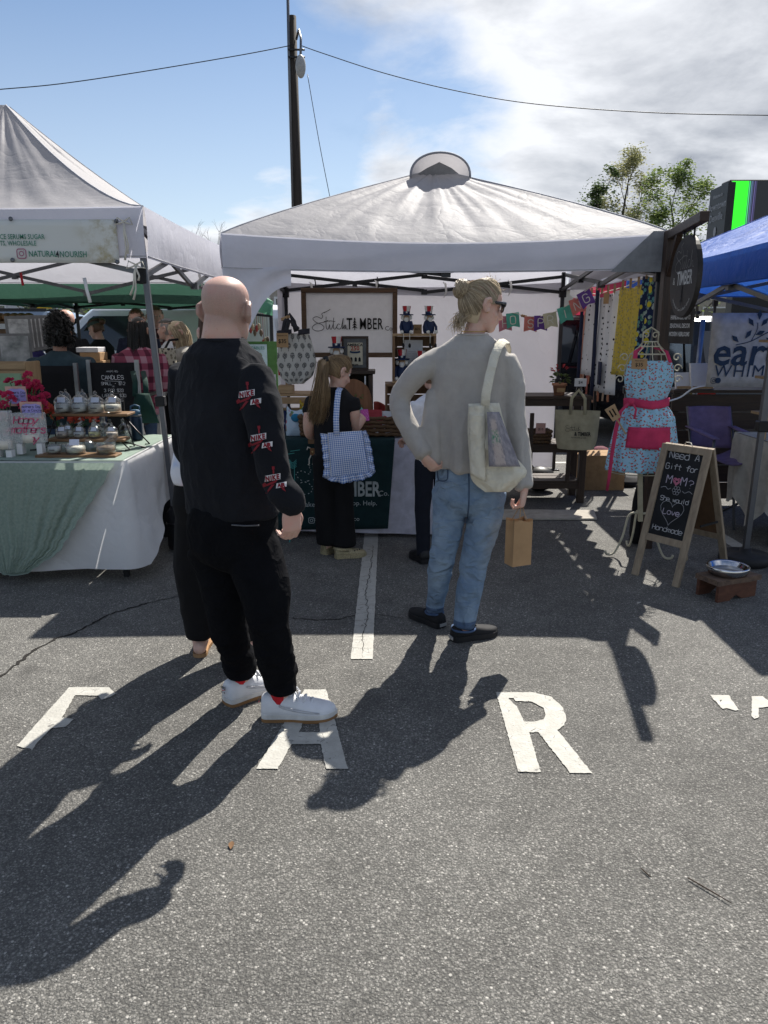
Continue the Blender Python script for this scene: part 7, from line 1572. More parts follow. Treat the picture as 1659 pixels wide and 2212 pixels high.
wcloth()
def gauze():
 mb = MB(); mb.grid(lambda u, v: V((LXa+(LXb-.02-LXa)*u, LYa-.012+(LYb-.02-LYa)*v, LZ+.010+.004*noise.noise(V((u*20, v*14, 2))))), 50, 30)
 rt_ = [(247, 1000), (222, 1045), (192, 1092), (168, 1130), (150, 1160), (128, 1192), (92, 1215), (62, 1236), (28, 1240)]
 rs = smooth_line(rt_, 4); n = len(rs)-1
 def fn(u, v):
  i = min(n, int(round(v*n))); yd = LYa-.05-.06*v; r_ = W(rs[i][0]+3*sin(i*2.1), rs[i][1], yd); l_ = V((-2.6+.28*v, yd, r_.z)); p = l_.lerp(r_, u); k = u*(1.6)*16
  return p+V((0, -.012*v-.022*min(1, v*3)*noise.noise(V((u*26, v*1.3, 1)))-.008*noise.noise(V((u*60, v*2, 4)))-.03*max(0, u-.93)/.07*v, 0))
 mb.grid(fn, 90, n); return tag(mb.build('table_runner', M_gauze), 'sage green gauze runner draped over the candle stall cloth', 'table runner')
gauze()
GZ = LZ+.016
# tiered stand
W_board = wood('oiled_board', (.22, .125, .06), (.12, .065, .03), .55, 5, 0)
cs = thing('tiered_stand', 'three-tier wooden display stand with black wire legs', 'display stand', W(165, 990, 4.75))
def board(xa, xb, y, D, dep, th=.018):
 a, b = W(xa, y, D), W(xb, y, D); MB().box(((a.x+b.x)/2, D+dep/2, a.z), (b.x-a.x, dep, th)).build('tier_board', W_board, cs, bevel=.004); return a.z+th/2
zb1 = board(75, 249, 987, 4.70, .13); zb1 = zb1
zb2 = board(98, 267, 952, 4.92, .14); zb3 = board(113, 275, 897, 5.08, .17)
for xp, D, yt in ((262, 5.0, 953), (105, 5.0, 953), (268, 5.15, 900), (120, 5.15, 900)):
 p = W(xp, yt, D)
 for dx, dy in ((.05 if xp > 200 else -.05, -.05), (.10 if xp > 200 else -.03, .06)): MB().tube([p, V((p.x+dx*1.4, D+dy, GZ+.004)), V((p.x+dx*1.4-.03, D+dy-.01, GZ+.004))], .005, 6).build('wire_leg', M_black, cs)
def glassmat():
 m, nt, b = nodes('clear_glass_thin'); tr = _n(nt, 'ShaderNodeBsdfTransparent'); gl = _n(nt, 'ShaderNodeBsdfGlossy'); gl.inputs['Roughness'].default_value = .06; tr.inputs[0].default_value = (.93, .95, .95, 1); ms = _n(nt, 'ShaderNodeMixShader'); lw = _n(nt, 'ShaderNodeLayerWeight', Blend=.35)
 mr = _n(nt, 'ShaderNodeMapRange'); mr.inputs[3].default_value = .05; mr.inputs[4].default_value = .5; nt.links.new(lw.outputs['Facing'], mr.inputs[0]); nt.links.new(mr.outputs[0], ms.inputs[0]); nt.links.new(tr.outputs[0], ms.inputs[1]); nt.links.new(gl.outputs[0], ms.inputs[2]); nt.links.new(ms.outputs[0], nt.nodes['Material Output'].inputs[0]); return m
M_gl = glassmat(); WAX = {'c': mat('cream_wax', (.62, .58, .50), .5, var=.03), 'y': mat('yellow_wax', (.60, .56, .26), .5), 'p': mat('peach_wax', (.60, .50, .42), .5), 'w': mat('white_wax', (.66, .66, .64), .5), 'b': mat('brown_wax', (.24, .17, .11), .6)}
def candle(label, x, y, z, r, h, wax, lid=True, lab=True, tagc=True, lid_side=False):
 t = thing('jar_candle', label, 'candle', (x, y, z), 'jar candles on the tiered stand'); c = V((x, y, z)); n = 22
 prof = [(.001, .001), (r*.9, .001), (r, .008), (r, h), (r*.96, h), (r*.95, .012), (.001, .012)]; mb = MB().lathe(prof, c, n); mb.build('glass_jar', M_gl, t)
 for k in range(n): a = 2*pi*k/n; MB() if True else None
 MB().lathe([(.001, .013), (r*.93, .013), (r*.93, h*.72), (.001, h*.72)], c, n).build('wax', WAX[wax], t)
 if lid or lid_side:
  o = c+V((0, 0, h)) if lid else c+V((r*1.4, .03, r*.5)); R_ = None if lid else Matrix.Rotation(1.1, 3, 'Y')
  l = MB().lathe([(r*1.02, 0), (r*1.0, .008), (r*.8, h*.30), (r*.4, h*.52), (r*.16, h*.60)], o, n, R_, cap=False).build('glass_lid', M_gl, t); k = V((0, 0, h*.60+r*.2)); MB().ell(o+(R_ @ k if R_ is not None else k), r*.24, nu=12, nv=8).build('knob', M_gl, l)
 if lab: MB().grid(lambda u, v: c+V(((r+.001)*sin((u-.5)*.8), -(r+.001)*cos((u-.5)*.8), h*.42+.008*v)), 4, 1).build('jar_label', mat('dark_label', (.12, .12, .12), .7), t)
 if tagc: card('name_tag', '', '', c+V((r*.1, -r*.5, h*1.18)), r*.95, r*.62, random.uniform(-.3, .3), mat('lilac_card', (.60, .62, .74), .8), [], t, tilt=random.uniform(.1, .5), th=.002)
random.seed(11)
xz = lambda px, D: W(px, 900, D).x
for i, (px, D, wx, lb) in enumerate(((131, 5.10, 'w', 'first from the flowers'), (168, 5.10, 'w', 'second from the flowers'), (204, 5.10, 'c', 'third from the flowers'), (241, 5.10, 'c', 'nearest the chalkboard'))): candle('large lidded candle in the front row of the top tier, '+lb, xz(px, D), D+.045, zb3, .054, .075, wx)
for px, lb in ((147, 'left'), (183, 'right')): candle('lidded candle in the back row of the top tier, the %s one' % lb, xz(px, 5.22), 5.215, zb3, .035, .085, 'w', tagc=False, lab=False)
for px, D, wx, lb in ((125, 4.94, 'p', 'leftmost'), (163, 4.94, 'w', 'second from left in front'), (196, 4.94, 'y', 'the yellow one'), (234, 4.94, 'p', 'rightmost')): candle('small lidded candle on the middle tier, '+lb, xz(px, D), D+.04, zb2, .039, .052, wx)
candle('small lidded candle on the middle tier, behind the front row', xz(145, 5.03), 5.025, zb2, .034, .055, 'c', lab=False)
candle('small open candle at the left of the bottom tier', xz(103, 4.72), 4.77, zb1, .043, .058, 'w', False, True, False, True)
candle('wide open ribbed candle in the middle of the bottom tier', xz(150, 4.72), 4.77, zb1, .062, .064, 'c', False, False, True, True)
candle('wide glass of botanicals at the right of the bottom tier', xz(217, 4.72), 4.77, zb1, .060, .066, 'b', False, False, False)
MB().tube([V((xz(222, 4.72), 4.76, zb1+.06)), V((xz(240, 4.72), 4.75, zb1+.105))], [.028, .022], 12).build('tipped_vial', M_gl, bpy.data.objects['jar_candle.013']) if 'jar_candle.013' in bpy.data.objects else None
r = random.Random(21); spots = [(205+15*k+r.uniform(-3, 3), 5.28+.10*(k % 2)) for k in range(5)]+[(268, 5.32)]
for k, (px, D) in enumerate(spots):
 t = thing('glass_jar', 'empty lidded glass jar behind the tiered stand, %s of the cluster' % ORD[k], 'jar', (xz(px, D), D, GZ), 'empty glass jars'); rr = r.uniform(.042, .05); c = V((xz(px, D), D, GZ)); MB().lathe([(.001, .001), (rr, .001), (rr, .09), (rr*.96, .09), (rr*.95, .01), (.001, .01)], c, 20).build('jar', M_gl, t); MB().lathe([(rr, .091), (rr*.8, .115), (rr*.35, .135), (rr*.15, .142)], c, 20, cap=False).build('lid', M_gl, t); MB().ell(c+V((0, 0, .155)), .013, nu=12, nv=8).build('knob', M_gl, t)
# chalk price board
M_slate = mat('chalkboard_black', (.014, .015, .017), .8, var=.3, vs=6); M_chalk = mat('chalk_white', (.46, .46, .47), .95, bump=.0)
def cboard():
 D = 5.32; a, b = W(223, 800, D), W(269, 882, D); c = V(((a.x+b.x)/2, D, (a.z+b.z)/2)); w, h = b.x-a.x, a.z-b.z+.05; c.z = GZ+.03+h/2; t = thing('price_chalkboard', 'small chalkboard listing candle prices on the candle stall table', 'chalkboard', (c.x, D, GZ)); MB().box(c, (w, .012, h)).build('board', M_slate, t, bevel=.002)
 MB().box((c.x, D+.03, GZ+.02), (w*.9, .08, .035)).build('base', W_dk, t); q = MB(); f = (c.x, D-.006, 0)
 for s_, px, sz in (('HANDPOURED', 806, .010), ('CANDLES', 819, .026), ('SMALL - $12', 832, .019), ('OR', 838.5, .009), ('3 FOR $33', 847, .019), ('LARGE - $30', 858, .019), ('3 FOR $55', 868, .017)): chalk(s_, sz, sz*.12, V((c.x, D-.007, W(246, px, D).z-sz/2+.012)), UX, UZ, q, jit=.0004, adv=5.0 if len(s_) < 9 else 4.7)
 ribbon(q, [(-.055, 0), (.06, -.004)], .002, (c.x, D-.007, W(246, 825, D).z+.008), UX, UZ); q.build('chalk_lettering', M_chalk, t)
cboard()
bo = thing('water_bottle', 'navy insulated water bottle on the candle stall table', 'bottle', (W(294, 915, 5.45).x, 5.45, GZ)); c = V((W(294, 915, 5.45).x, 5.45, GZ))
MB().lathe([(.001, 0), (.040, 0), (.042, .01), (.042, .15), (.038, .165), (.001, .165)], c, 22).build('flask', mat('navy_steel', (.012, .028, .055), .35, .3), bo); MB().lathe([(.040, .165), (.040, .178), (.001, .178)], c, 20).build('ring', M_steel, bo); MB().lathe([(.038, .178), (.036, .21), (.001, .212)], c, 20).build('lid', mat('blue_lid', (.05, .12, .20), .5), bo); MB().tube([c+V((-.034, 0, .19)), c+V((-.03, 0, .235)), c+V((0, 0, .245)), c+V((.03, 0, .235)), c+V((.034, 0, .19))], .006, 8).build('carry_loop', mat('blue_lid', (.05, .1, .2)), bo)
# flowers, gift bags, tags, crate
M_car = mat('carnation_pink', (.52, .03, .10), .8, col2=(.34, .012, .06), vs=60); M_card2 = mat('carnation_coral', (.62, .12, .06), .8, col2=(.45, .06, .05), vs=60); M_stem = mat('stem_green', (.05, .12, .04), .7); M_vase = M_gl
def bunch(label, spots, base, m, vase=True):
 t = thing('carnation_bunch', label, 'flowers', base); rg = random.Random(len(spots)); b = V(base)
 if vase: MB().lathe([(.001, 0), (.035, 0), (.04, .12), (.037, .12), (.033, .008), (.001, .008)], b, 16).build('vase', M_vase, t)
 for (px, py, D) in spots:
  p = W(px, py, D); s_ = MB().tube([b+V((rg.uniform(-.02, .02), 0, .02)), b.lerp(p, .6)+V((0, 0, .02)), p], .003, 5).build('stem', M_stem, t); f = MB()
  for k in range(34):
   a = rg.uniform(0, 2*pi); el = rg.uniform(-.2, 1.5); d = V((cos(a)*cos(el), sin(a)*cos(el), sin(el))); q = p+d*.012; e = d.orthogonal().normalized(); e2 = d.cross(e); l = rg.uniform(.016, .028); f.add([q, q+d*l+e*.010, q+d*l*1.1+e2*.004, q+d*l-e*.010], [(0, 1, 2), (0, 2, 3)])
  f.build('flower_head', m, t)
rg = random.Random(31); cl = lambda x, y, n, sx, sy, D: [(x+rg.gauss(0, sx), y+rg.gauss(0, sy), D+rg.uniform(-.05, .05)) for _ in range(n)]
bunch('bunch of pink carnations behind the purple gift tags', cl(62, 838, 12, 17, 16, 5.02), W(62, 930, 5.05)*1, M_car)
bunch('bunch of pink carnations at the left edge of the stall', cl(12, 890, 9, 12, 22, 4.85), W(10, 975, 4.86), M_car)
bunch('pink carnations between the tags and the tiered stand', cl(88, 868, 9, 8, 13, 5.0), W(90, 945, 5.02), M_car)
bunch('coral and pink carnations low behind the top tier', cl(105, 890, 5, 5, 6, 5.3)+cl(150, 905, 6, 16, 3, 5.34)+cl(196, 906, 3, 5, 3, 5.34), (W(140, 940, 5.36).x, 5.36, GZ), M_card2, False)
M_pkc = mat('pink_gift_card', (.60, .36, .30), .8); M_lil = mat('lilac_label', (.36, .32, .66), .8)
def gtag(label, x, y, D, w, h, lines):
 o = card('gift_sign', label, 'sign', W(x, y, D), w, h, -.06, M_pkc, [], tilt=-.1); nrm = V((-.06, -1, 0)); MB().prism([(w*.42*(1+.06*(k % 2))*math.copysign(abs(cos(k*pi/12))**.5, cos(k*pi/12)), h*.36*(1+.10*(k % 2))*math.copysign(abs(sin(k*pi/12))**.5, sin(k*pi/12))) for k in range(24)], W(x, y, D-.012), UX, UZ, .002).build('label_burst', M_lil, o)
 for i, s_ in enumerate(lines): q = MB(); chalk(s_, .014, .0018, W(x, y, D-.014)+V((0, 0, .017-.022*i)), UX, UZ, q, adv=4.6); q.build('handwriting', M_ink, o)
gtag('pink gift sign with lilac label, upper of the two', 36, 856, 4.92, .135, .125, ("mothers Day", "Candle Set", '$35')); gtag('pink gift sign with lilac label, lower of the two', 68, 887, 4.82, .14, .11, ("mothers Day", "Large Candle", 'Gift Set $55'))
M_cello = mat('clear_cellophane', (.75, .76, .77), .12, alpha=.34, spec=.8, var=.1, vs=25, bump=.6, bs=18, bd=.02); M_hot = mat('hot_pink_script', (.55, .05, .16), .6)
def gbag(label, x, y, D, w, h, txt=True):
 b = W(x, y, D); t = thing('gift_bag', label, 'gift bag', b); MB().box(b+V((0, .03, h/2)), (w, .07, h)).build('cellophane', M_cello, t, bevel=.006)
 if txt:
  q = MB()
  for i, s_ in enumerate(("Happy", "mothers", "Day")): chalk(s_, .045, .006, b+V((.012*i-.01, -.008, h*.66-.058*i)), UX, UZ, q, slant=.25, adv=4.0)
  q.build('script_lettering', M_hot, t)
 MB().lathe([(.001, 0), (.05, 0), (.05, .05), (.001, .05)], b+V((0, .03, .006)), 16).build('candle_inside', WAX['c'], t)
 for sx in (-1, 1): MB().box(b+V((sx*w*.33, .02, -.035)), (.035, .05, .065)).build('stand_foot', M_wht, t)
gbag('clear gift bag with pink script beside the tiered stand', 63, 958, 4.78, .19, .19); gbag('clear gift bag at the left edge of the candle stall', 6, 972, 4.72, .11, .24, False)
wc = thing('wooden_crate', 'tan slatted crate at the back left of the candle stall', 'crate', W(22, 832, 5.5)); ca = W(-60, 834, 5.5); cb = W(54, 782, 5.5)
for k in range(3): MB().box(((ca.x+cb.x)/2, 5.5, ca.z+(cb.z-ca.z)*(k+.5)/3), (cb.x-ca.x, .014, (cb.z-ca.z)/3-.012)).build('slat', W_lt, wc, bevel=.002)
for x in (ca.x+.012, cb.x-.012): MB().box((x, 5.62, (ca.z+cb.z)/2), (.018, .22, cb.z-ca.z)).build('end_board', W_ltv, wc)
MB().box(((ca.x+cb.x)/2, 5.73, (ca.z+cb.z)/2), (cb.x-ca.x, .012, cb.z-ca.z-.01)).build('back_board', W_lt, wc); MB().box(((ca.x+cb.x)/2, 5.62, ca.z-.06), (cb.x-ca.x-.1, .2, .11)).build('riser_block', W_md, wc)
gb_ = MB().box(W(14, 842, 5.3), (.22, .012, .22)).build('green_card', mat('mint_card', (.22, .32, .2), .8)); tag(gb_, 'pale green board under the tan crate', 'board')
# tall folding chairs and bags behind the table
M_poly = mat('black_polyester', (.008, .008, .010), .85, bump=.2, bs=300); M_alu = mat('brushed_alu', (.33, .34, .35), .4, .8)
def dchair(label, xa, xb, D, yt, yb):
 a, b = W(xa, yt, D), W(xb, yb, D); t = thing('folding_chair', label, 'chair', ((a.x+b.x)/2, D+.25, 0)); MB().grid(lambda u, v: V((a.x+(b.x-a.x)*u, D-.03*sin(pi*u)+.01*v, b.z+(a.z-b.z)*v)), 10, 6).build('backrest', M_poly, t, solid=.008)
 for x in (a.x, b.x):
  MB().bar((x, D+.01, .02), (x, D+.01, a.z+.02), .03).build('back_post', M_alu, t); MB().bar((x, D+.5, .02), (x, D+.5, .98), .03).build('front_post', M_alu, t); MB().box((x, D+.25, 1.0), (.05, .5, .025)).build('armrest', M_black, t); MB().bar((x, D+.02, .75), (x, D+.5, .05), .022).build('leg', M_alu, t)
 MB().box(((a.x+b.x)/2, D+.25, .76), (b.x-a.x-.04, .46, .02)).build('seat', M_poly, t)
dchair('black directors chair under the person with curly hair', 57, 172, 6.15, 790, 900); dchair('black directors chair beside the chalk price board', 190, 302, 6.2, 783, 890)
gb = thing('shopping_bag', 'dark green cloth bag hanging behind the water bottle', 'bag', W(312, 915, 5.85)); M_dg = mat('bottle_green_cloth', (.008, .035, .028), .9, bump=.3, bs=20, bd=.01)
MB().grid(lambda u, v: W(284+8*(1-v)+(60-30*(1-v))*u, 850+64*v, 5.85-.06*sin(pi*u)*sin(pi*min(1, v+.15))), 12, 12).build('bag_body', M_dg, gb, solid=.01)
for x0, x1 in ((284, 292), (306, 316)): MB().tube([W(x1, 856, 5.83), W(x0+8, 825, 5.9), W(x0+3, 802, 6.1)], [(.02, .004)]*3, 8).build('handle', M_dg, gb)
bk2 = MB().box((W(352, 1140, 5.6).x, 5.75, .2), (.24, .3, .4)).build('black_case', M_poly, bevel=.02); tag(bk2, 'black bag on the ground behind the left tent leg', 'bag')
lw = thing('leg_weight', 'black weight bag strapped around the left tent leg foot', 'weight', (-1.475, 5.31, 0)); MB().lathe([(.001, .0), (.055, .0), (.06, .03), (.058, .26), (.03, .30), (.022, .30)], (-1.475, 5.27, .014), 14).build('sandbag', M_poly, lw); MB().tube([V((-1.475+.06*cos(a), 5.27+.06*sin(a), .2)) for a in [k*.6 for k in range(11)]], .008, 6).build('strap', M_black, lw)

# ================================================================== right-hand side: mannequin, boards, blue tent stall
# apron on a wire dress form
def melon(x):
 u, v, vec = x.uv(1, 1, 'Object'); tc = x.nt.nodes.new('ShaderNodeTexCoord'); vo = x.voro(tc.outputs['Object'], 50); vo2 = x.voro(tc.outputs['Object'], 70); sp = x.nt.nodes.new('ShaderNodeSeparateColor'); x.nt.links.new(vo.outputs['Color'], sp.inputs[0]); pos = x.nt.nodes.new('ShaderNodeSeparateXYZ'); sub = x.nt.nodes.new('ShaderNodeVectorMath'); sub.operation = 'SUBTRACT'; sc = x.nt.nodes.new('ShaderNodeVectorMath'); sc.operation = 'SCALE'; sc.inputs['Scale'].default_value = 1.0
 x.nt.links.new(tc.outputs['Object'], sub.inputs[0]); x.nt.links.new(vo.outputs['Position'], sub.inputs[1]); x.nt.links.new(sub.outputs[0], pos.inputs[0]); a = x.m('MULTIPLY', x.m('SUBTRACT', sp.outputs[0], .5), 3.0); side = x.m('ADD', pos.outputs[2], x.m('MULTIPLY', pos.outputs[0], a)); half = x.rng(side, -.0005, .0005, 1, 0); inn = x.rng(vo.outputs['Distance'], .42, .36); rind = x.rng(vo.outputs['Distance'], .52, .46)
 c = x.mix(x.m('MULTIPLY', rind, half), (.30, .50, .64), (.08, .26, .15)); c = x.mix(x.m('MULTIPLY', inn, half), c, (.50, .05, .08)); return x.mix(x.rng(vo2.outputs['Distance'], .14, .10), c, (.55, .62, .66))
M_melon = printed('melon_print', melon); M_pinkc = mat('raspberry_cotton', (.50, .04, .11), .9, bump=.2, bs=200); M_crw = mat('cream_wire', (.52, .48, .36), .5)
def form():
 D = 5.12; cx = W(1392, 900, D).x; yw = -.1; t = thing('dress_form', 'cream scrolled wire dress form on a tripod stand', 'dress form', (cx, D, 0)); zw = W(1390, 868, D).z; zh = W(1390, 1012, D).z; zt_ = W(1390, 782, D).z
 base = V((W(1378, 1190, D).x, D, 0))
 MB().bar(base+V((0, 0, .25)), (cx-.01, D, zh+.1), .028).build('pole', mat('cream_pole', (.46, .42, .30), .5), t)
 for a in (pi+.1, -.6, 1.6):
  d = V((cos(a), sin(a), 0)); MB().tube([V((p.x, p.y, p.z)) for p in [V(q) for q in smooth_line([tuple(base+V((0, 0, .30))), tuple(base+d*.05+V((0, 0, .31))), tuple(base+d*.09+V((0, 0, .28))), tuple(base+d*.12+V((0, 0, .14))), tuple(base+d*.17+V((0, 0, .03))), tuple(base+d*.22+V((0, 0, .02))), tuple(base+d*.235+V((0, 0, .045)))], 4)]], .008, 8).build('scroll_foot', M_crw, t)
 prof = [(zh-.02, .21, .16), (zh+.10, .20, .155), (zw-.10, .165, .125), (zw, .120, .095), (zw+.08, .135, .10), (zw+.17, .16, .115), (zt_-.02, .155, .10), (zt_+.05, .13, .06), (zt_+.10, .07, .05), (zt_+.13, .05, .04)]
 for z, a, b in prof: MB().tube([V(p) for p in ring((cx, D, z), a*.96, b*.96, 0, 24)], .0035, 5, closed=True).build('wire_ring', M_crw, t)
 for k in range(8): MB().tube([V(ring((cx, D, z), a*.96, b*.96, 0, 24)[k*3]) for z, a, b in prof], .0035, 5).build('wire_rib', M_crw, t)
 for sx in (-1, 1):
  for q in range(3):
   c = V((cx+sx*(.17+.01*q), D-.02, zt_-.03-.07*q+.06)); MB().tube([c+V((sx*.03*cos(a)*(1-a/9), -.01, .03*sin(a)*(1-a/9))) for a in [k*.6 for k in range(12)]], .004, 5).build('scroll', M_crw, t)
 c = V((cx, D, zt_+.17));
 for sx in (-1, 1): MB().tube([c+V((sx*(.03+.025*cos(a)*(1-a/9)), -.0, .025*sin(a)*(1-a/9))) for a in [k*.6 for k in range(12)]], .004, 5).build('scroll', M_crw, t)
 MB().tube([c+V((-.05, 0, -.05)), c+V((-.05, 0, .02)), c+V((0, 0, .05)), c+V((.05, 0, .02)), c+V((.05, 0, -.05))], .005, 5).build('neck_scroll', M_crw, t)
 # apron
 ap = thing('apron', 'blue watermelon-print apron with raspberry waistband on the dress form', 'apron', (cx, D, zh))
 P2 = [(zh, .25, .19), (zh+.10, .236, .175), (zw-.10, .185, .14), (zw-.02, .135, .105), (zw+.02, .13, .10), (zw+.08, .148, .112), (zw+.15, .168, .122), (zt_-.02, .160, .11), (zt_+.012, .145, .10)]
 def fn(u, v):
  q = v*(len(P2)-1); i = min(len(P2)-2, int(q)); f = q-i; z = P2[i][0]*(1-f)+P2[i+1][0]*f; a = P2[i][1]*(1-f)+P2[i+1][1]*f; b = P2[i][2]*(1-f)+P2[i+1][2]*f; span = 2.5 if v < .45 else 2.5-1.0*(v-.45); th = -pi/2+(u-.5)*span*1.15
  fl = .010*sin(u*34+2*v)*(1 if v < .42 else .45)*min(1, abs(v-.48)*6); return V((cx+(a+fl)*cos(th), D+(b+fl)*sin(th), z))
 MB().grid(fn, 60, 40).build('skirt_and_bib', M_melon, ap, solid=.002)
 MB().grid(lambda u, v: V((cx+(.150)*cos(-pi/2+(u-.5)*2.9), D+.118*sin(-pi/2+(u-.5)*2.9), zw-.03+.055*v+.008*sin(9*u))), 24, 3).build('waistband', M_pinkc, ap, solid=.004)
 def pk(u, v):
  z = zw-.285+.135*v; a, b = .205+.02*(1-v), .165+.01*(1-v); th = -pi/2-.75+1.42*u; return V((cx+a*cos(th), D+b*sin(th), z-.012*(1-v)*u))
 MB().grid(pk, 16, 6).build('pocket_band', M_pinkc, ap, solid=.005)
 kx = W(1352, 868, D-.12)
 MB().tube([W(1362, 866, D-.13), W(1340, 890, D-.15), W(1330, 930, D-.17), W(1322, 980, D-.18), W(1316, 1030, D-.18), W(1311, 1060, D-.18)], [(.016, .004), (.02, .004), (.022, .004), (.02, .004), (.018, .004), (.014, .004)], 8).build('tie_end', M_pinkc, ap)
 MB().tube([W(1366, 868, D-.13), W(1374, 885, D-.15), W(1370, 905, D-.15)], [(.014, .004)]*3, 8).build('tie_loop', M_pinkc, ap); MB().ell(W(1364, 867, D-.14), (.022, .014, .02)).build('knot', M_pinkc, ap)
 for sx in (-1, 1): MB().tube([V((cx+sx*.115, D-.075, zt_+.0)), V((cx+sx*.10, D-.03, zt_+.07)), V((cx+sx*.04, D+.03, zt_+.09))], [(.014, .003)]*3, 8).build('neck_strap', M_pinkc, ap)
 card('price_tag', 'kraft price tag reading $35 on the watermelon apron', 'price tag', W(1381, 786, D-.15), .095, .065, -.35, M_kcard, [('$35', .032, -.006), ('Adult Apron', .011, .02)], tilt=-.1)
 sp = thing('spatula', 'pale wooden slotted spatula tucked in the apron pocket', 'spatula', W(1335, 905, D-.2)); o = W(1325, 893, D-.2); ux = V((.80, 0, .5)).normalized(); uy = V((-.55, 0, .83)).normalized()
 MB().prism([(-.028, -.045), (.028, -.045), (.036, .05), (-.036, .05)], o, ux, uy, .006, [[(-.018, -.02), (-.008, -.02), (-.008, .03), (-.018, .03)], [(.004, -.02), (.014, -.02), (.014, .03), (.004, .03)]]).build('blade', W_lt, sp); MB().bar(o-uy*.045, o-uy*.16, .014, .008).build('handle', W_lt, sp)
form()
# post with hanging oval and plate signs
M_psign = mat('dark_sign_board', (.030, .026, .024), .6, var=.25, vs=8)
def post():
 px_, py_ = 1.885, 5.33; t = thing('sign_post', 'dark wooden sign post with an arm at the front right tent corner', 'sign post', (px_, py_, 0)); zt_ = 2.16
 MB().box((px_, py_, zt_/2+.35), (.075, .075, zt_-.7)).build('post', W_dkv, t, bevel=.003); MB().box((px_, py_, .35), (.07, .07, .7)).build('foot', W_dkv, t)
 a, b = V((px_+.0, py_+.04, 2.13)), V((1.735, 4.42, 2.13)); MB().bar(a, b, .05, .055).build('arm', W_dk, t, bevel=.003); MB().bar(V((px_, py_, 1.86)), a.lerp(b, .36), .035, .04).build('brace', W_dk, t); d = (b-a).normalized(); ux = d; ux2 = -d
 nrm = V((-d.y, d.x, 0)); nrm = -nrm if nrm.x > 0 else nrm
 o = thing('oval_sign', 'dark oval wooden hanging sign with pale wordmark', 'sign', a.lerp(b, .70)+V((0, 0, -.60))); c = a.lerp(b, .64)+V((0, 0, -.295)); ux = -d if (-d).cross(UZ).dot(nrm) > 0 else d; rt2 = Matrix.Rotation(.10, 3, 'Z'); rt2 = rt2 if (rt2 @ nrm).y < nrm.y else rt2.transposed(); ux, nrm = rt2 @ ux, rt2 @ nrm
 MB().prism([(.25*cos(k*pi/20), .235*sin(k*pi/20)) for k in range(40)], c, ux, UZ, .03).build('board', M_psign, o, bevel=.004)
 wh = mat('pale_sign_print', (.50, .49, .47), .7); q = MB(); f = c+nrm*.0155
 for st in STITCH[:7]: ribbon(q, smooth_line([(x*.045, y*.042) for x, y in st], 4), .004, f+UZ*.045-ux*.07, ux, UZ, .002)
 q.build('script_lettering', mat('grey_sign_print', (.2, .19, .18), .7), o); text('TIMBER', .112, wh, f-UZ*.01+ux*.03, ux, UZ, o, bold=.002, xs=.75); text('&', .06, wh, f-UZ*.02-ux*.165, ux, UZ, o); p = MB(); pine(p, f-UZ*.165, ux, UZ, .07); p.build('pine_emblem', M_ink, o)
 for k, ch in enumerate('Handmade Sewn & Wood Goods'):
  a_ = pi+.75+k*(pi-1.5)/25; text(ch, .024, wh, f+ux*.205*cos(a_)+UZ*.19*sin(a_), ux*(-sin(a_))+UZ*cos(a_), -ux*cos(a_)-UZ*sin(a_), o)
 for s_ in (-.09, .09): MB().tube([c+ux*s_+UZ*.21, c+ux*s_+UZ*.27], .006, 6).build('hanging_hook', M_black, o)
 pl = thing('plate_sign', 'rectangular dark sign listing handmade gifts below the oval sign', 'sign', c+V((.03, 0, -.62))); c2 = V((1.90, 5.02, 1.34)); u2 = V((.62, -.78, 0)).normalized() if False else V((.80, -.60, 0)).normalized(); a0, a1 = W(1452, 707, 5.15), W(1492, 692, 4.95)
 u2 = (V((a1.x, a1.y, 0))-V((a0.x, a0.y, 0))).normalized(); n2 = u2.cross(UZ); c2 = (W(1452, 708, 5.15)+W(1492, 702, 4.95))/2; w2 = (V((a1.x, a1.y))-V((a0.x, a0.y))).length+.05; h2 = .215
 MB().prism([(-w2/2, -h2/2), (w2/2, -h2/2), (w2/2, h2/2), (-w2/2, h2/2)], c2, u2, UZ, .018).build('board', M_psign, pl)
 for k, s_ in enumerate(('HANDMADE GIFTS', 'SEASONAL DECOR', 'MODERN HEIRLOOMS')): text(s_, .037, wh, c2+n2*.010+UZ*(.055-.052*k), u2, UZ, pl, bold=.0012, xs=.72*(14/len(s_)))
 for s_ in (-.35, .35): MB().tube([c2+u2*w2*s_+UZ*h2/2, c2+u2*w2*s_+UZ*(h2/2+.06)], .004, 6).build('hanging_chain', M_steel, pl)
post()
# garments pegged on a line along the right side of the tent
ln = MB().tube([V((1.90, 5.38, 1.95)), V((1.94, 6.4, 1.86)), V((1.97, 7.4, 1.84)), V((1.98, 8.35, 1.90))], .004, 6).build('clothes_line', M_rope); tag(ln, 'thin cord with pegged garments along the right tent side', 'cord')
def lemons(x):
 p = x.nt.nodes.new('ShaderNodeTexCoord').outputs['Object']; v = x.voro(p, 17); v2 = x.voro(p, 30); sp = x.nt.nodes.new('ShaderNodeSeparateColor'); x.nt.links.new(v.outputs['Color'], sp.inputs[0]); c = x.mix(x.rng(v2.outputs['Distance'], .48, .40), (.012, .022, .065), x.ramp(sp.outputs[1], [(0, (.10, .26, .30)), (.5, (.05, .18, .12)), (1, (.4, .45, .42))])); return x.mix(x.m('MULTIPLY', x.rng(v.outputs['Distance'], .40, .34), x.rng(sp.outputs[0], .4, .42)), c, (.55, .46, .04))
def dots(base, dot, s, r=.2):
 def fn(x):
  p = x.nt.nodes.new('ShaderNodeTexCoord').outputs['Object']; v = x.voro(p, s, rnd=.35); return x.mix(x.rng(v.outputs['Distance'], r+.04, r), base, dot)
 return fn
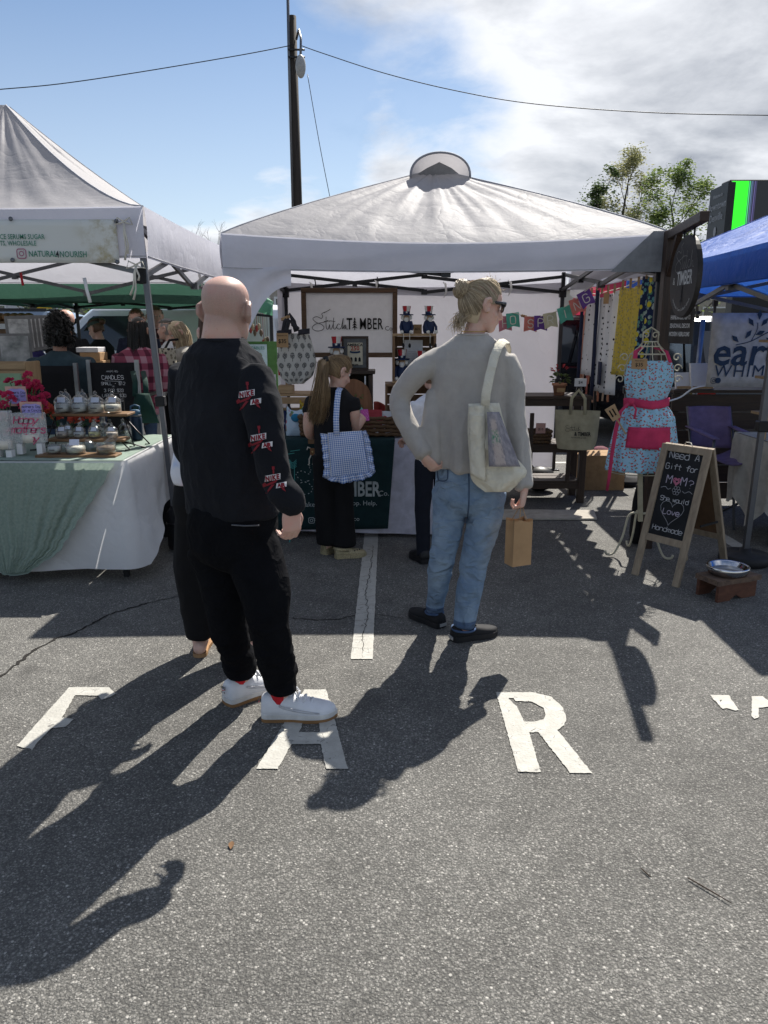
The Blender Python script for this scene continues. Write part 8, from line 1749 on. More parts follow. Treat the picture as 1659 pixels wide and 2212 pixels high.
G_ = [('lemon-print navy garment pegged nearest the sign post', 5.46, 5.92, 1.91, 1.27, printed('lemon_print', lemons)), ('yellow floral garment pegged on the line', 5.98, 6.50, 1.86, 1.16, floral('yellow_rose', (.55, .42, .08), [(.34, .28, .1), (.42, .33, .05), (.28, .28, .2)], 48)), ('white garment with black dots pegged on the line', 6.60, 7.10, 1.84, .98, printed('black_dots', dots((.66, .66, .68), (.02, .02, .03), 22, .22))), ('second white dotted garment with navy panel farther back', 7.16, 7.62, 1.84, 1.10, printed('black_dots', dots((.6,)*3, (.02,)*3, 22)))]
for k, (lab, ya, yb, zt_, zb, m) in enumerate(G_):
 t = thing('hanging_garment', lab, 'garment', (1.94, (ya+yb)/2, zb))
 MB().grid(lambda u, v: V((1.92+.02*k*.3+.035*sin(u*17+k)*(.35+.65*v), ya+(yb-ya)*u*(1+.04*v), zt_+(zb-zt_)*v-.02*sin(pi*u)*(1-v))), 26, 14).build('cloth', m, t, solid=.003)
 if k >= 2: MB().grid(lambda u, v: V((1.89+.01*sin(5*u), ya+(yb-ya)*(.86+.12*u), zt_+.02+(zb-.1-zt_)*v)), 4, 8).build('navy_panel', mat('navy_cotton_panel', (.012, .018, .05), .9), t, solid=.003)
 if k == 2: MB().grid(lambda u, v: V((1.885, ya+(yb-ya)*(.35+.22*u), zb+.27-.2*v)), 2, 4).build('pocket', mat('navy_cotton_panel', (.01, .02, .05)), t, solid=.004); MB().box((1.90, ya+.3, zt_-.03), (.02, .18, .03)).build('red_trim', M_pinkc, t)
 for q in (.12, .5, .88): MB().box((1.92, ya+(yb-ya)*q, zt_+.015), (.016, .014, .075), Matrix.Rotation(.2*(q-.5), 3, 'X')).build('clothes_peg', W_lt, t)
card('price_tag', 'kraft tag pegged above the white dotted garment', 'price tag', V((1.88, 6.75, 1.78)), .07, .09, -1.2, M_kcard, [])
# ribbons and beads stand behind
st = thing('ribbon_stand', 'rack of long peach ribbons and bead strings behind the garments', 'rack', (wx_ := W(1290, 840, 8.0).x, 8.0, 0)); zt_ = W(1290, 668, 8.0).z; MB().tube([V((wx_, 8.05, .02)), V((wx_, 8.05, zt_+.1))], .015, 8).build('pole', M_black, st); MB().tube([V((wx_-.2, 8.05, zt_)), V((wx_+.2, 8.05, zt_))], .012, 8).build('bar', M_black, st)
MB().lathe([(.001, 0), (.2, 0), (.2, .02), (.001, .03)], (wx_, 8.05, .002), 20).build('base', M_black, st); r = random.Random(4)
for k in range(16): x = wx_-.17+.022*k; l = r.uniform(.7, .95); MB().tube([V((x, 8.0, zt_)), V((x+r.uniform(-.01, .01), 7.98, zt_-l*.5)), V((x+r.uniform(-.03, .03), 8.0, zt_-l))], [(.010, .003)]*3, 6).build('ribbon', mat('ribbon%d' % (k % 4), [(.48, .22, .15), (.55, .36, .28), (.40, .14, .12), (.5, .42, .36)][k % 4], .8), st)
MB().tube([V((wx_-.03+.05*cos(a), 7.96, zt_-.12+.09*sin(a))) for a in [k*.42 for k in range(15)]], .008, 6, closed=True).build('bead_hoop', M_hatw, st)
# A-frame chalkboard
def aframe():
 fl, fr, br = G(1365, 1240), G(1466, 1270), G(1566, 1232); u = (fr-fl).normalized(); w_ = (fr-fl).length; n = V((u.y, -u.x, 0)); n = n if n.dot(V((-1, -1, 0))) > 0 else -n; back = -n
 sp = abs((br-fr).dot(back)); h = .83; t = thing('chalkboard_sign', 'wooden A-frame chalkboard with chalk message beside the dog bowl', 'chalkboard', (fl+fr)/2+back*sp/2); top = (fl+fr)/2+back*sp*.42+V((0, 0, h)); k = w_/2; W_oak = wood('weathered_oak', (.34, .27, .19), (.22, .17, .12), .7, 6, 2)
 for face, (A, B) in (('front', (fl, fr)), ('back', (fl+back*sp, fr+back*sp))):
  c0 = (A+B)/2; c1 = top+(n if face == 'front' else back)*.012; up = (c1-c0).normalized(); ln_ = (c1-c0).length; nn = u.cross(up).normalized() if face == 'front' else -u.cross(up).normalized(); nn = nn if nn.dot(n if face == 'front' else back) > 0 else -nn
  f = thing_part = None
  for sx in (-1, 1): MB().bar(c0+u*sx*(k-.022), c1+u*sx*(k-.022), .022, .044, up=tuple(u)).build(face+'_stile' if False else 'stile', W_oak, t, bevel=.002)
  for d_ in (.26, ln_-.022): MB().bar(c0+up*d_-u*(k-.044), c0+up*d_+u*(k-.044), .020, .044, up=tuple(up)).build('rail', W_oak, t, bevel=.002)
  pb_ = c0+up*((.26+ln_)/2)-nn*.004; hh = ln_-.26-.044; MB().prism([(-k+.042, -hh/2), (k-.042, -hh/2), (k-.042, hh/2), (-k+.042, hh/2)], pb_, u if face == 'front' else -u, up, .006).build('chalk_panel', M_slate if face == 'front' else mat('hardboard', (.13, .075, .04), .9), t)
  if face == 'front':
   o = pb_; uu = u if u.cross(up).dot(nn) > 0 else -u; q = MB(); L_ = .005
   for s_, dz, sz, wd in (('Need A', .215, .042, .0042), ('Gift for', .145, .034, .004), ('She would', -.055, .029, .0036), ('Handmade', -.245, .032, .0036)): q = MB(); chalk(s_, sz, wd, o+up*dz, uu, up, q, jit=.001, adv=5.0 if len(s_) < 9 else 4.5, lift=L_); q.build('chalk_lettering', M_chalk, t)
   cl_ = mat('chalk_lilac', (.44, .39, .47), .95)
   for s_, sz, wd, du, dz in (('M', .052, .0055, -.065, .055), ('M', .052, .0055, .035, .055), ('?', .048, .004, .085, .045), ('Love', .034, .0045, 0, -.135)): q = MB(); chalk(s_, sz, wd, o+up*dz+uu*du, uu, up, q, lift=L_); q.build('chalk_lettering', cl_, t)
   pkm = mat('chalk_pink', (.50, .16, .24), .95); q = MB(); heart = lambda s: [(s*.95*sin(a)**3, s*(.8*cos(a)-.32*cos(2*a)-.12*cos(3*a)-.05*cos(4*a))) for a in [j*2*pi/24 for j in range(25)]]
   ribbon(q, heart(.026), .006, o+up*.075-uu*.012, uu, up, L_); ribbon(q, heart(.015), .008, o+up*.075-uu*.012, uu, up, L_); q.build('chalk_heart', pkm, t); q = MB(); ribbon(q, heart(.085), .003, o+up*-.115, uu, up, L_); ribbon(q, smooth_line([(-.11, .022), (-.08, .032), (-.06, .018), (-.04, .028)], 3), .003, o+up*0, uu, up, L_); ribbon(q, smooth_line([(.04, .022), (.06, .012), (.085, .026), (.11, .014)], 3), .003, o+up*0, uu, up, L_)
   for j in range(6): ribbon(q, [(.018*cos(j*pi/3)+.011*cos(a), .018+.018*sin(j*pi/3)+.011*sin(a)) for a in [i*.9 for i in range(8)]], .0025, o, uu, up, L_)
   q.build('chalk_drawing', mat('chalk_grey', (.34, .34, .36), .95), t)
 MB().bar(fr+V((0, 0, .36))+back*.17, fr+back*(sp-.19)+V((0, 0, .36)), .006, .014).build('spreader_bar', M_black, t)
 MB().tube([top-u*.03, top-u*.015+V((0, 0, .022)), top+u*.015+V((0, 0, .022)), top+u*.03], [(.006, .002)]*4, 6).build('carry_loop', M_rope, t)
aframe()
# dog bowl on log stand
c = G(1566, 1285); c.z = 0; db = thing('bowl_stand', 'live-edge wooden stand beside the A-frame chalkboard', 'stand', c); R_ = Matrix.Rotation(.42, 3, 'Z'); W_red = wood('red_cedar', (.15, .065, .038), (.09, .038, .024), .6, 5, 0); ux = R_ @ UX; uy = R_ @ V((0, 1, 0))
MB().prism(ragged([(-.16, -.085), (.17, -.095), (.165, .085), (-.155, .09)], .03, .006), c+V((0, 0, .115)), ux, uy, .03).build('slab', wood('bark_slab', (.20, .13, .09), (.07, .05, .04), .8, 6, 0), db)
for y in (-.075, .07): MB().prism([(-.15, 0), (-.06, 0), (-.01, .03), (.04, 0), (.15, 0), (.15, .098), (-.15, .098)], c+uy*y+V((0, 0, .001)), ux, UZ, .02).build('foot_board', W_red, db)
bw_ = MB().lathe([(.001, .122), (.085, .125), (.104, .168), (.116, .174), (.122, .168), (.108, .128), (.001, .118)], c+V((0, 0, .012)), 32).build('dog_bowl', mat('polished_steel', (.62, .62, .63), .14, 1.0, var=.04)); tag(bw_, 'shiny steel dog bowl on the live-edge stand', 'bowl'); MB().lathe([(.001, 0), (.090, 0)], c+V((0, 0, .157)), 28, cap=False).build('water', mat('bowl_water', (.25, .26, .26), .03, spec=1.0), bw_)
# black sandbag at the tent corner
sb = MB().lathe([(.001, 0), (.06, 0), (.07, .06), (.062, .3), (.045, .42), (.02, .46)], (1.87, 5.45, .012), 14); tag(sb.build('leg_weight', M_poly), 'black weight bag on the tent leg behind the chalkboard', 'weight')
# blue tent stall: banner, chair, tables, fence panels
def earth():
 D = 6.55; a, b = W(1540, 676, D), W(1540, 836, D); w_ = 1.5; t = thing('vinyl_banner', 'grey white banner with navy lettering and a leafy branch under the blue tent', 'banner', (a.x+w_/2, D, b.z)); MB().grid(lambda u, v: V((a.x+w_*u, D-.01*sin(6*u), b.z+(a.z-b.z)*v)), 14, 6).build('sheet', mat('banner_grey_white', (.50, .50, .52), .6), t, solid=.003); nv = mat('navy_print', (.018, .045, .10), .6)
 text('earth', .33, nv, W(1537, 762, D-.012), UX, UZ, t, bold=.005, align='LEFT', lift=.006, shear=.12); text('WHIMSY', .14, nv, W(1541, 803, D-.012), UX, UZ, t, align='LEFT', lift=.006, spacing=1.15, shear=.08); q = MB(); o = W(1590, 745, D-.016); ribbon(q, smooth_line([(0, 0), (.12, .03), (.25, .10), (.36, .14)], 4), .008, o, UX, UZ)
 ribbon(q, smooth_line([(.12, .03), (.16, .12), (.16, .18)], 4), .006, o, UX, UZ)
 for x, y, a_ in ((.02, .02, 2.4), (.07, .05, 1.0), (.15, .08, .4), (.13, .15, 2.2), (.19, .15, .9), (.17, .2, 1.6), (.24, .06, -.6), (.28, .14, 1.6), (.31, .08, -.5), (.36, .17, 1.2), (.38, .12, .1)): q.prism([(x, y), (x+.05*cos(a_-.4), y+.05*sin(a_-.4)), (x+.085*cos(a_), y+.085*sin(a_)), (x+.05*cos(a_+.4), y+.05*sin(a_+.4))], o+V((0, -.002, 0)), UX, UZ, 0)
 q.build('branch_print', nv, t); insta(W(1541, 822, D-.014), UX, UZ, .022, nv, t); MB().prism([(.024*cos(k*.5), .024*sin(k*.5)) for k in range(13)], W(1551, 822, D-.014), UX, UZ, .002).build('round_icon', nv, t)
earth()
fn_ = thing('slat_panel', 'black slatted panel under the banner of the blue tent stall', 'panel', (2.9, 6.6, 0)); fa, fb = W(1448, 900, 6.7).x, W(1448, 900, 6.7).x+1.9
for k in range(6): MB().box(((fa+fb)/2, 6.7, .13+.155*k), (fb-fa, .02, .145)).build('slat', W_dk, fn_)
for x in (fa+.05, (fa+fb)/2, fb-.05): MB().box((x, 6.73, .5), (.05, .03, 1.0)).build('upright', W_dkv, fn_)
MB().box(((fa+fb)/2, 6.85, 1.005), (fb-fa, .36, .025)).build('top_shelf', W_dk, fn_)
def campchair():
 c = V((W(1535, 960, 6.1).x, 6.1, 0)); t = thing('camp_chair', 'purple folding camp chair in front of the black slatted panel', 'chair', c); M_pv = mat('purple_polyester', (.15, .11, .21), .85, bump=.2, bs=200); a, b = W(1492, 880, 6.2), W(1587, 970, 6.1)
 MB().grid(lambda u, v: V((a.x+(b.x-a.x)*u, 6.25-.12*v+.06*sin(pi*u), a.z+(b.z-a.z)*v)), 12, 10).build('backrest', M_pv, t, solid=.01); MB().grid(lambda u, v: V((a.x+.02+(b.x-a.x-.04)*u, 6.12-.42*v, b.z-.01-.05*sin(pi*u))), 10, 8).build('seat', M_pv, t, solid=.012)
 for x in (a.x, b.x): MB().tube([V((x, 6.27, a.z)), V((x, 6.12, b.z)), V((x+(.1 if x == a.x else -.1), 5.75, .02))], .011, 8).build('frame_tube', M_steel, t); MB().tube([V((x, 5.70, b.z+.13)), V((x, 5.70, .3)), V((x+(.08 if x == a.x else -.08), 6.2, .02))], .011, 8).build('leg', M_steel, t); MB().grid(lambda u, v: V((x-.03+.06*u, 5.68+.52*v, b.z+.14+.03*v)), 2, 4).build('armrest', M_pv, t, solid=.008)
 return t
campchair()
rx = W(1600, 950, 5.7).x; rtb = thing('market_table', 'small table under the cream cloth at the right edge', 'table', (rx+.6, 5.6, 0)); MB().box((rx+.62, 5.6, .73), (1.1, .68, .03)).build('tabletop', W_md, rtb)
for x in (rx+.14, rx+1.1): MB().bar((x, 5.35, 0), (x, 5.35, .72), .04).build('leg', M_steel, rtb)
drape('tablecloth', 'cream linen cloth in folds on the table at the right edge', rx+.06, rx+1.2, 5.24, 5.95, .75, lambda i, u: .20+.10*sin(u*8) if i in (0, 3) else .2, mat('cream_linen_cloth', (.52, .50, .45), .92, bump=.4, bs=120, transl=.15), .03, 9)
sh = thing('ladder_shelf', 'light pine ladder shelf at the right edge on the linen table', 'shelf', (rx+.5, 5.5, .76)); a = W(1652, 900, 5.5)
for x in (a.x, a.x+.5): MB().bar((x, 5.5, .76), (x, 5.5, 1.5), .035).build('stile', W_ltv, sh)
for z in (1.45, 1.2, .95): MB().box((a.x+.23, 5.5, z), (.6, .14, .018)).build('shelf_board', W_lt, sh)
for k, (px, py, w_, h_, lb) in enumerate(((1520, 800, .22, .22, 'large'), (1478, 815, .14, .14, 'small'))):
 o = W(px, py, 6.75); o.z = 1.02; t = thing('artist_canvas', '%s canvas leaning on the black slatted panel' % lb, 'canvas', o); R_ = Matrix.Rotation(.2, 3, 'Z') @ Matrix.Rotation(-.22, 3, 'X'); MB().box(o+V((0, .03, h_/2)), (w_, .02, h_), R_).build('canvas', M_wcard, t); MB().box(o+V((0, .0, .015)), (w_*.8, .05, .02)).build('ledge', W_lt, t)
ex = MB().tube(smooth_line([tuple(W(*p)) for p in ((1408, 880, 6.5), (1440, 868, 6.5), (1470, 858, 6.55), (1500, 838, 6.55), (1545, 832, 6.6))], 4), .007, 6).build('extension_cord', M_wht); tag(ex, 'white cord hanging in front of the black slatted panel', 'cord')
tp = MB().tube([V((W(1512, 690, 7.2).x, 7.2, .02)), V((W(1512, 690, 7.2).x+.03, 7.2, W(1515, 690, 7.2).z))], .022, 10).build('grey_pole', M_alu); tag(tp, 'pale metal pole between the plate sign and the banner', 'pole')
pb2 = thing('umbrella_base', 'black post with round base behind the apron', 'post', G(1350, 1040)); p = G(1345, 1045); MB().lathe([(.001, 0), (.20, 0), (.21, .03), (.19, .06), (.03, .07), (.025, .10), (.001, .10)], p+V((0, 0, .002)), 24).build('base', M_poly, pb2); MB().tube([p+V((0, 0, .09)), p+V((0, 0, 1.7))], .017, 10).build('post', M_char, pb2)
mb_ = MB().ell(G(1295, 1000)+V((0, 0, .10)), (.13, .12, .10)).build('maroon_bag', mat('maroon_nylon', (.12, .015, .035), .8, bump=.3, bs=30, bd=.01)); tag(mb_, 'maroon bag on the ground behind the apron', 'bag')

# ================================================================== people, stalls and cars in the background
def plaid(name, c0, c1, c2, s=9.0):
 def fn(x):
  p = x.nt.nodes.new('ShaderNodeTexCoord').outputs['Object']; sp = x.nt.nodes.new('ShaderNodeSeparateXYZ'); x.nt.links.new(p, sp.inputs[0]); a = x.rng(x.m('FRACT', x.m('MULTIPLY', x.m('ADD', sp.outputs[0], sp.outputs[1]), s)), .5, .54); b = x.rng(x.m('FRACT', x.m('MULTIPLY', sp.outputs[2], s)), .5, .54); return x.mix(a, x.mix(b, c0, c1), x.mix(b, c1, c2))
 return printed(name, fn)
K_teal = mat('slate_teal_tee', (.035, .06, .075), .95, bump=.2, bs=300); K_plaid = plaid('pink_plaid', (.42, .22, .27), (.26, .06, .10), (.10, .02, .04)); K_jean = mat('mid_jeans', (.06, .10, .18), .9); K_blk = mat('black_top', (.010, .010, .012), .9); K_hood = mat('grey_hoodie', (.34, .33, .30), .95, bump=.2, bs=200); K_pur = mat('violet_vest', (.05, .04, .16), .9); K_plaid2 = plaid('brown_plaid', (.40, .33, .30), (.14, .06, .06), (.04, .02, .02), 12); K_nvy = mat('navy_sweat', (.018, .022, .045), .9); K_wt = mat('white_top', (.6, .6, .6), .9)
wx = lambda px, D, y=720: W(px, y, D).x
figure('seated person with dark curly hair and slate tee behind the candles', wx(117, 6.3), 6.38, 1.72, -12, K_teal, K_jean, SK_tan, H_black, 'curly', seat=.80, arms=('down', 'down'), sleeve=.6, wide=1.15)
figure('woman with very long black hair in a pink plaid shirt', wx(296, 6.75), 6.75, 1.62, 8, K_plaid, K_jean, SK_tan, H_black, 'long', arms=('fold', 'fold'), hair_len=.42, wide=1.1)
figure('bearded man in navy sweatshirt facing the camera near the white van', wx(300, 8.9), 8.9, 1.74, 186, K_nvy, K_jean, SK_man, H_brown, 'short', arms=('hang', 'fold'), beard=True)
figure('person in brown plaid shirt beside the bearded man', wx(336, 9.3), 9.3, 1.78, 150, K_plaid2, K_jean, SK_man, H_brown, 'short', arms=('fold', 'hang'))
figure('woman in a grey cap and black jacket leaning over the boxes', wx(229, 9.2), 9.2, 1.64, -75, K_blk, K_jean, SK_w, H_brown, 'bun', arms=('down', 'down'), head_pitch=22, hat=mat('grey_green_cap', (.07, .10, .09), .9), lean=.06)
figure('balding man in a black tee at the far stall', wx(139, 8.3), 8.3, 1.72, 120, K_blk, K_jean, SK_man, H_grey, 'bald', arms=('down', 'down'), sleeve=.6, head_pitch=25, wide=1.15)
figure('woman in violet vest seated by the framed prints', wx(55, 8.6), 8.6, 1.6, 80, K_pur, K_jean, SK_w, H_brown, 'short', arms=('down', 'down'), lean=.04)
figure('grey haired woman with hair tied back facing left', wx(368, 8.6), 8.6, 1.63, -80, K_wt, K_blk, SK_w, H_grey, 'bun', arms=('hang', 'hang'))
figure('blond woman in a grey hoodie looking down near the bald man', wx(392, 8.0), 8.0, 1.60, -120, K_hood, K_blk, SK_w, H_blond, 'long', arms=('fold', 'fold'), head_pitch=30, hair_len=.14, wide=1.1)
ft = thing('shoulder_bag', 'cream floral shoulder bag with black base by the hooded woman', 'bag', W(362, 825, 7.75)); MB().grid(lambda u, v: W(349+24*u+5*v, 752+55*v, 7.75-.06*sin(pi*u)), 8, 8).build('bag_body', floral('cream_floral', (.45, .42, .34), [(.04, .04, .04), (.3, .28, .2), (.04, .03, .03)]), ft, solid=.06); MB().grid(lambda u, v: W(353+24*u, 806+17*v*sin(pi*(u*.7+.15)), 7.74-.06*sin(pi*u)), 8, 4).build('bag_base', K_blk, ft, solid=.06); MB().tube([W(356, 754, 7.72), W(366, 735, 7.8), W(384, 733, 7.9)], .012, 6).build('strap', K_blk, ft)
bunch('orange and red bouquet carried behind the left tent pole', [(350+rg.uniform(-8, 8), 822+rg.uniform(-14, 12), 7.5) for _ in range(7)], W(352, 850, 7.5), M_card2, False)
# cars
def car(name, label, x, y, yaw, L_, w, h, col, kind='suv', cat='car'):
 R_ = Matrix.Translation((x, y, 0)) @ Matrix.Rotation(radians(yaw), 4, 'Z'); t = thing(name, label, cat, (x, y, 0)); P = lambda a, b, c: R_ @ V((a, b, c)); m = mat('car_paint_%s' % col[0], col[1], .25, .2, coat=.6, var=.02); k = h/1.7; gl = M_glassd
 zb = .98*k if kind != 'van' else 1.05*k; hl = L_/2
 def slab(rows, nm, mm):
  rings = []
  for z, xf, xr, hw in rows: rings.append([P(a, b, z) for a, b in ((-xr+.1, -hw), (xf-.15, -hw), (xf, -hw+.2), (xf, hw-.2), (xf-.15, hw), (-xr+.1, hw), (-xr, hw-.15), (-xr, -hw+.15))])
  return MB().loft(rings, sm=False).build(nm, mm, t, bevel=.02)
 slab([(.28, hl-.1, hl-.08, w/2-.06), (.45, hl, hl, w/2), (.75*k, hl-.02, hl-.01, w/2), (zb, hl-.25 if kind != 'van' else hl-.3, hl-.04, w/2-.03)], 'body', m)
 if kind == 'suv': c0, c1, r0, r1 = (hl-1.15, hl-.06), (hl-1.9, hl-.45), .0, 0
 elif kind == 'van': c0, c1 = (hl-.75, hl-.05), (hl-1.5, hl-.12)
 else: c0, c1 = (hl-1.25, hl-.5), (hl-2.0, hl-1.15)
 slab([(zb-.01, c0[0], c0[1], w/2-.05), (zb+(h-zb)*.55, (c0[0]+c1[0])/2, (c0[1]+c1[1])/2, w/2-.13), (h-.06, c1[0]+.05, c1[1]+.02, w/2-.2), (h, c1[0]-.15, c1[1]-.12, w/2-.28)], 'cabin', m)
 zc0, zc1 = zb+.05, h-.16; hw0, hw1 = w/2-.052, w/2-.165
 for sd_ in (-1, 1):
  xs = [(c0[0]-.35, c1[0]-.12, -.0+.05, .05), (-.02, -.02, -c0[1]*.5, -c1[1]*.5), (-c0[1]*.5-.06, -c1[1]*.5-.06, -c0[1]+.25, -c1[1]+.2)]
  for i, (a0, a1, b0, b1) in enumerate(xs):
   if kind == 'van' and i > 0: continue
   q = [P(a0, sd_*(hw0+.012), zc0), P(b0, sd_*(hw0+.012), zc0), P(b1, sd_*(hw1+.012), zc1), P(a1, sd_*(hw1+.012), zc1)]; MB().add(q, [(0, 1, 2, 3) if sd_ < 0 else (3, 2, 1, 0)]).build('side_window', gl, t)
 f = [P(c0[0]+.012, -hw0+.12, zc0), P(c0[0]+.012, hw0-.12, zc0), P(c1[0]+.17, hw1-.05, zc1), P(c1[0]+.17, -hw1+.05, zc1)]; MB().add(f, [(0, 1, 2, 3)]).build('windscreen', gl, t)
 b = [P(-c0[1]-.012, -hw0+.12, zc0+.06), P(-c0[1]-.012, hw0-.12, zc0+.06), P(-c1[1]-.10, hw1-.05, zc1), P(-c1[1]-.10, -hw1+.05, zc1)]; MB().add(b, [(3, 2, 1, 0)]).build('rear_window', gl, t)
 for a in (hl-.85, -hl+.85):
  for sd_ in (-1, 1):
   wl = MB().lathe([(.001, -.1), (.30, -.1), (.34, -.06), (.34, .06), (.30, .1), (.001, .1)], P(a, sd_*(w/2-.09), .34), 22, R_.to_3x3() @ Matrix.Rotation(pi/2, 3, 'X')).build('wheel', mat('tyre', (.02, .02, .02), .8), t); MB().lathe([(.001, -.11), (.19, -.105), (.21, -.09), (.21, .09), (.19, .105), (.001, .11)], P(a, sd_*(w/2-.085), .34), 18, R_.to_3x3() @ Matrix.Rotation(pi/2, 3, 'X')).build('rim', M_alu, wl)
 for sd_ in (-1, 1):
  MB().box(P(hl-.06, sd_*(w/2-.28), .70*k), (.1, .34, .14), R_.to_3x3()).build('headlight', mat('lamp_clear', (.6, .6, .6), .1), t); MB().box(P(-hl+.03, sd_*(w/2-.16), .92*k), (.09, .2, .3), R_.to_3x3()).build('tail_light', mat('lamp_red', (.35, .01, .01), .2), t); MB().box(P(c0[0]-.3, sd_*(w/2+.05), zb+.06), (.12, .16, .12), R_.to_3x3()).build('mirror', m, t, bevel=.02)
  if kind == 'suv': MB().bar(P(c1[0]-.3, sd_*(w/2-.32), h+.04), P(-c1[1]+.2, sd_*(w/2-.32), h+.04), .035).build('roof_rail', M_black, t)
 return t
car('parked_car', 'blue grey estate car with roof rails behind the curly haired person', wx(112, 15.5), 15.5, 4, 4.7, 1.85, 1.82, ('slate', (.22, .27, .33)))
car('parked_car', 'silver hatchback parked behind the woman in the cap', wx(215, 13.0), 13.6, 150, 4.1, 1.75, 1.48, ('silver', (.42, .45, .48)), 'hatch')
car('parked_van', 'white van parked behind the bearded man', wx(345, 12.6), 12.6, 170, 4.6, 1.85, 1.86, ('white', (.66, .67, .68)), 'van', 'van')
car('parked_car', 'white car with blue tinted windscreen behind the tree-print handbag', wx(570, 13.4), 14.2, -62, 4.4, 1.8, 1.66, ('offwhite', (.55, .6, .64)))
car('parked_car', 'dark grey pickup far behind the silver hatchback', wx(265, 24), 24, 0, 4.8, 1.9, 1.8, ('dark', (.05, .055, .06)))
car('parked_car', 'black estate car behind the hanging garments', wx(1300, 12.5), 12.5, 20, 4.6, 1.85, 1.72, ('black', (.015, .015, .017)))
car('parked_car', 'black car with red tail light under the blue tent', wx(1500, 10.2), 10.6, 95, 4.5, 1.85, 1.66, ('black', (.015, .015, .017)))
for px, col_, lb in ((30, (.5, .5, .52), 'white'), (100, (.08, .1, .14), 'navy')): car('parked_car', '%s car parked far off by the shop building' % lb, wx(px, 36), 36, 0, 4.5, 1.8, 1.5, (lb, col_), 'hatch')
for px, D, hh in ((102, 30, 3.2), (520/1659*1659*.24+125, 30, 3.0)):
 ys = thing('street_sign', 'yellow road sign beyond the cars, %s' % ('left one' if px < 110 else 'right one'), 'road sign', (wx(px, D), D, 0)); MB().tube([(wx(px, D), D, 0), (wx(px, D), D, hh)], .04, 8).build('post', M_steel, ys); MB().box((wx(px, D), D-.06, hh-.45), (.55, .03, 1.1)).build('panel', mat('yellow_sign', (.55, .35, .02), .6), ys)
# far stall: plaid cloth table, boxes, prints, bread shelf
dt_ = (wx(175, 7.6), wx(246, 7.6)); tb2 = thing('market_table', 'small table with plaid cloth beyond the curly haired person', 'table', (sum(dt_)/2, 7.9, 0)); MB().box((sum(dt_)/2, 7.9, .98), (dt_[1]-dt_[0], .7, .03)).build('tabletop', W_md, tb2)
for x in dt_:
 for y in (7.6, 8.2): MB().bar((x, y, 0), (x, y, .97), .04).build('leg', M_black, tb2)
drape('tablecloth', 'orange and white plaid cloth on the far table', dt_[0]-.01, dt_[1]+.01, 7.55, 8.25, 1.0, lambda i, u: .70, plaid('orange_plaid', (.55, .45, .38), (.5, .2, .1), (.4, .1, .06), 7), .01, 5)
for k, (px, dy, w, h, m_, lb) in enumerate(((198, 0, .26, .09, M_kraft, 'lowest brown'), (197, .1, .24, .06, M_kraft, 'middle brown'), (196, .16, .2, .08, M_kraft, 'top brown'), (191, .24, .22, .05, M_wcard, 'white paper'))): tag(MB().box((wx(px, 7.95), 7.98, 1.055+dy+h/2), (w, .22, h-.002)).build('carton', m_, bevel=.004), lb+' carton of the pile on the plaid table', 'box')
for k, px in enumerate((180, 188, 197)): tag(MB().box((wx(px, 7.62), 7.64, 1.09), (.035, .05, .13)).build('paper_packet', M_wcard, bevel=.003), ('left', 'middle', 'right')[k]+' of three white packets standing on the plaid table', 'packet')
for k in range(7):
 px = 46+k*9; o = W(px, 760-1.5*k, 7.3+.12*k); t = thing('framed_print', 'leaning framed print number %s from the left at the print stall' % ('one', 'two', 'three', 'four', 'five', 'six', 'seven')[k], 'picture', o); R_ = Matrix.Rotation(.5, 3, 'Z') @ Matrix.Rotation(-.35, 3, 'X'); MB().box(o+V((0, 0, .16)), (.22, .014, .34), R_).build('frame', mat('grey_mount', (.16, .165, .17), .6), t); MB().box(o+V((0, 0, .16))+R_ @ V((0, -.009, 0)), (.17, .006, .28), R_).build('print', mat('grey_photo%d' % (k % 2), (.52, .53, .54) if k % 2 else (.44, .46, .47), .4, var=.3, vs=12), t)
for k in range(3):
 o = W(4+k*17, 812-4*k, 6.6); t = thing('framed_print', 'dark landscape print leaning behind the tan crate, %s' % ('left', 'middle', 'right')[k], 'picture', o); R_ = Matrix.Rotation(.45, 3, 'Z') @ Matrix.Rotation(-.4, 3, 'X'); MB().box(o+V((0, 0, .15)), (.26, .014, .36), R_).build('frame', mat('grey_mount', (.2,.2,.2)), t); MB().box(o+V((0, 0, .15))+R_ @ V((0, -.009, 0)), (.22, .006, .31), R_).build('print', mat('landscape_photo', (.45, .46, .47), .4, var=.6, vs=7, col2=(.10, .12, .12)), t)
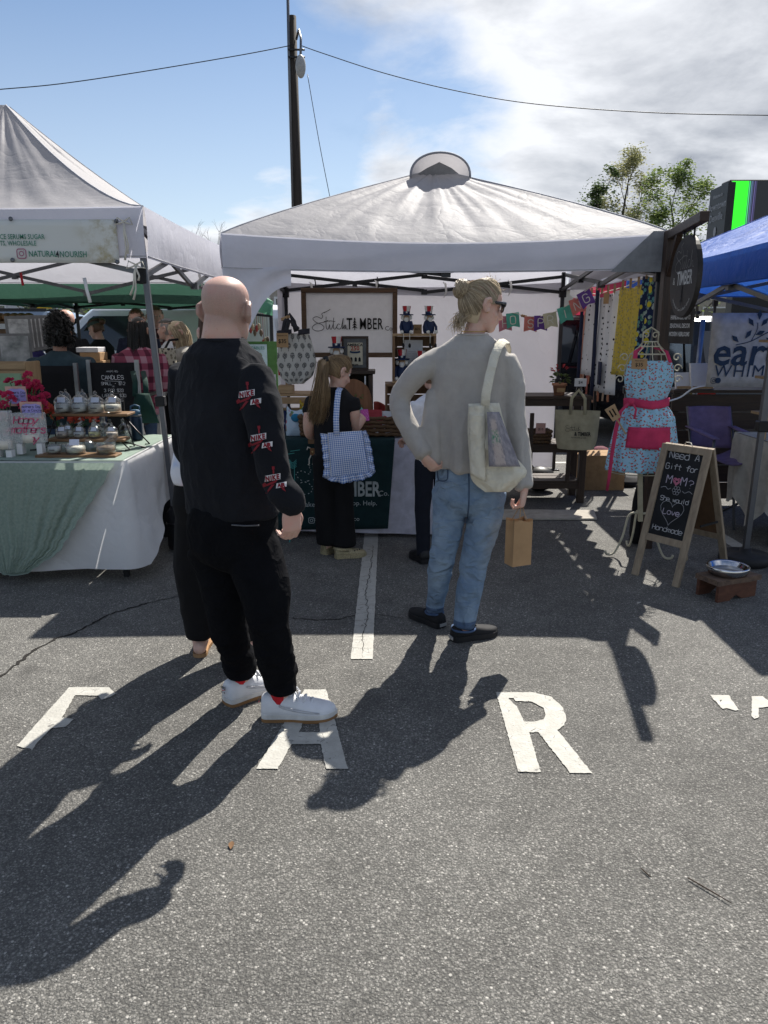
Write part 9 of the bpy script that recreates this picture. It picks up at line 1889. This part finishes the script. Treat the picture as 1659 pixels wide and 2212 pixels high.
dkt = thing('market_table', 'dark table carrying the framed prints at the far left', 'table', (wx(60, 7.6), 7.8, 0)); MB().box((wx(40, 7.6), 7.6, 1.04), (1.6, 1.3, .04)).build('tabletop', M_poly, dkt); MB().box((wx(40, 7.6), 7.02, .5), (1.6, .02, 1.0)).build('skirt', M_poly, dkt)
bs = thing('bread_shelf', 'wooden shelf of bread loaves at the far left', 'shelf', (wx(10, 9.4), 9.4, 0)); bxa, bxb = wx(-30, 9.4), wx(44, 9.4)
for y_ in (697, 716): MB().box(((bxa+bxb)/2, 9.5, W(0, y_, 9.4).z), (bxb-bxa, .3, .03)).build('shelf_board', W_md, bs)
MB().box(((bxa+bxb)/2, 9.66, .85), (bxb-bxa, .02, 1.7)).build('back_board', W_md, bs)
for k in range(6): tag(MB().ell((bxa+.08+.085*k, 9.46, W(0, 697, 9.4).z+.065), (.055, .1, .05)).build('bread_loaf', mat('bread_crust', (.30, .16, .07), .8, var=.3)), 'bread loaf on the far left shelf, %s from the left' % ORD[k], 'bread', 'loaves on the bread shelf')
for k in range(4): tag(MB().box((bxa+.1+.13*k, 9.34, W(0, 705, 9.4).z), (.08, .004, .06)).build('price_card', M_wcard), 'white card below the bread loaves, %s from the left' % ORD[k], 'price tag', 'cards on the bread shelf')
# poster under the light green canopy
ps = thing('vegetable_poster', "pale blue poster with green drawings right of the bald man's neck", 'poster', W(548, 845, 9.3)); MB().box(W(550, 795, 9.34), (.55, .02, .62)).build('green_board', mat('leaf_green_board', (.07, .17, .05), .7), ps); MB().box(W(547, 795, 9.31), (.34, .012, .55)).build('sheet', mat('pale_blue_sheet', (.46, .60, .64), .7), ps)
for (x, y, s_) in ((554, 768, .07), (556, 830, .06), (546, 772, .03)): MB().prism([(s_*cos(k*.7), s_*.6*sin(k*.7)) for k in range(9)], W(x, y, 9.30), UX, UZ, .004).build('drawing', M_leafg if True else M_tgreen, ps)
text('VEGETABLES', .05, M_tgreen, W(546, 752, 9.30), UX, UZ, ps); text('FRESH FROM THE FARM', .022, M_tgreen, W(546, 795, 9.30), UX, UZ, ps)
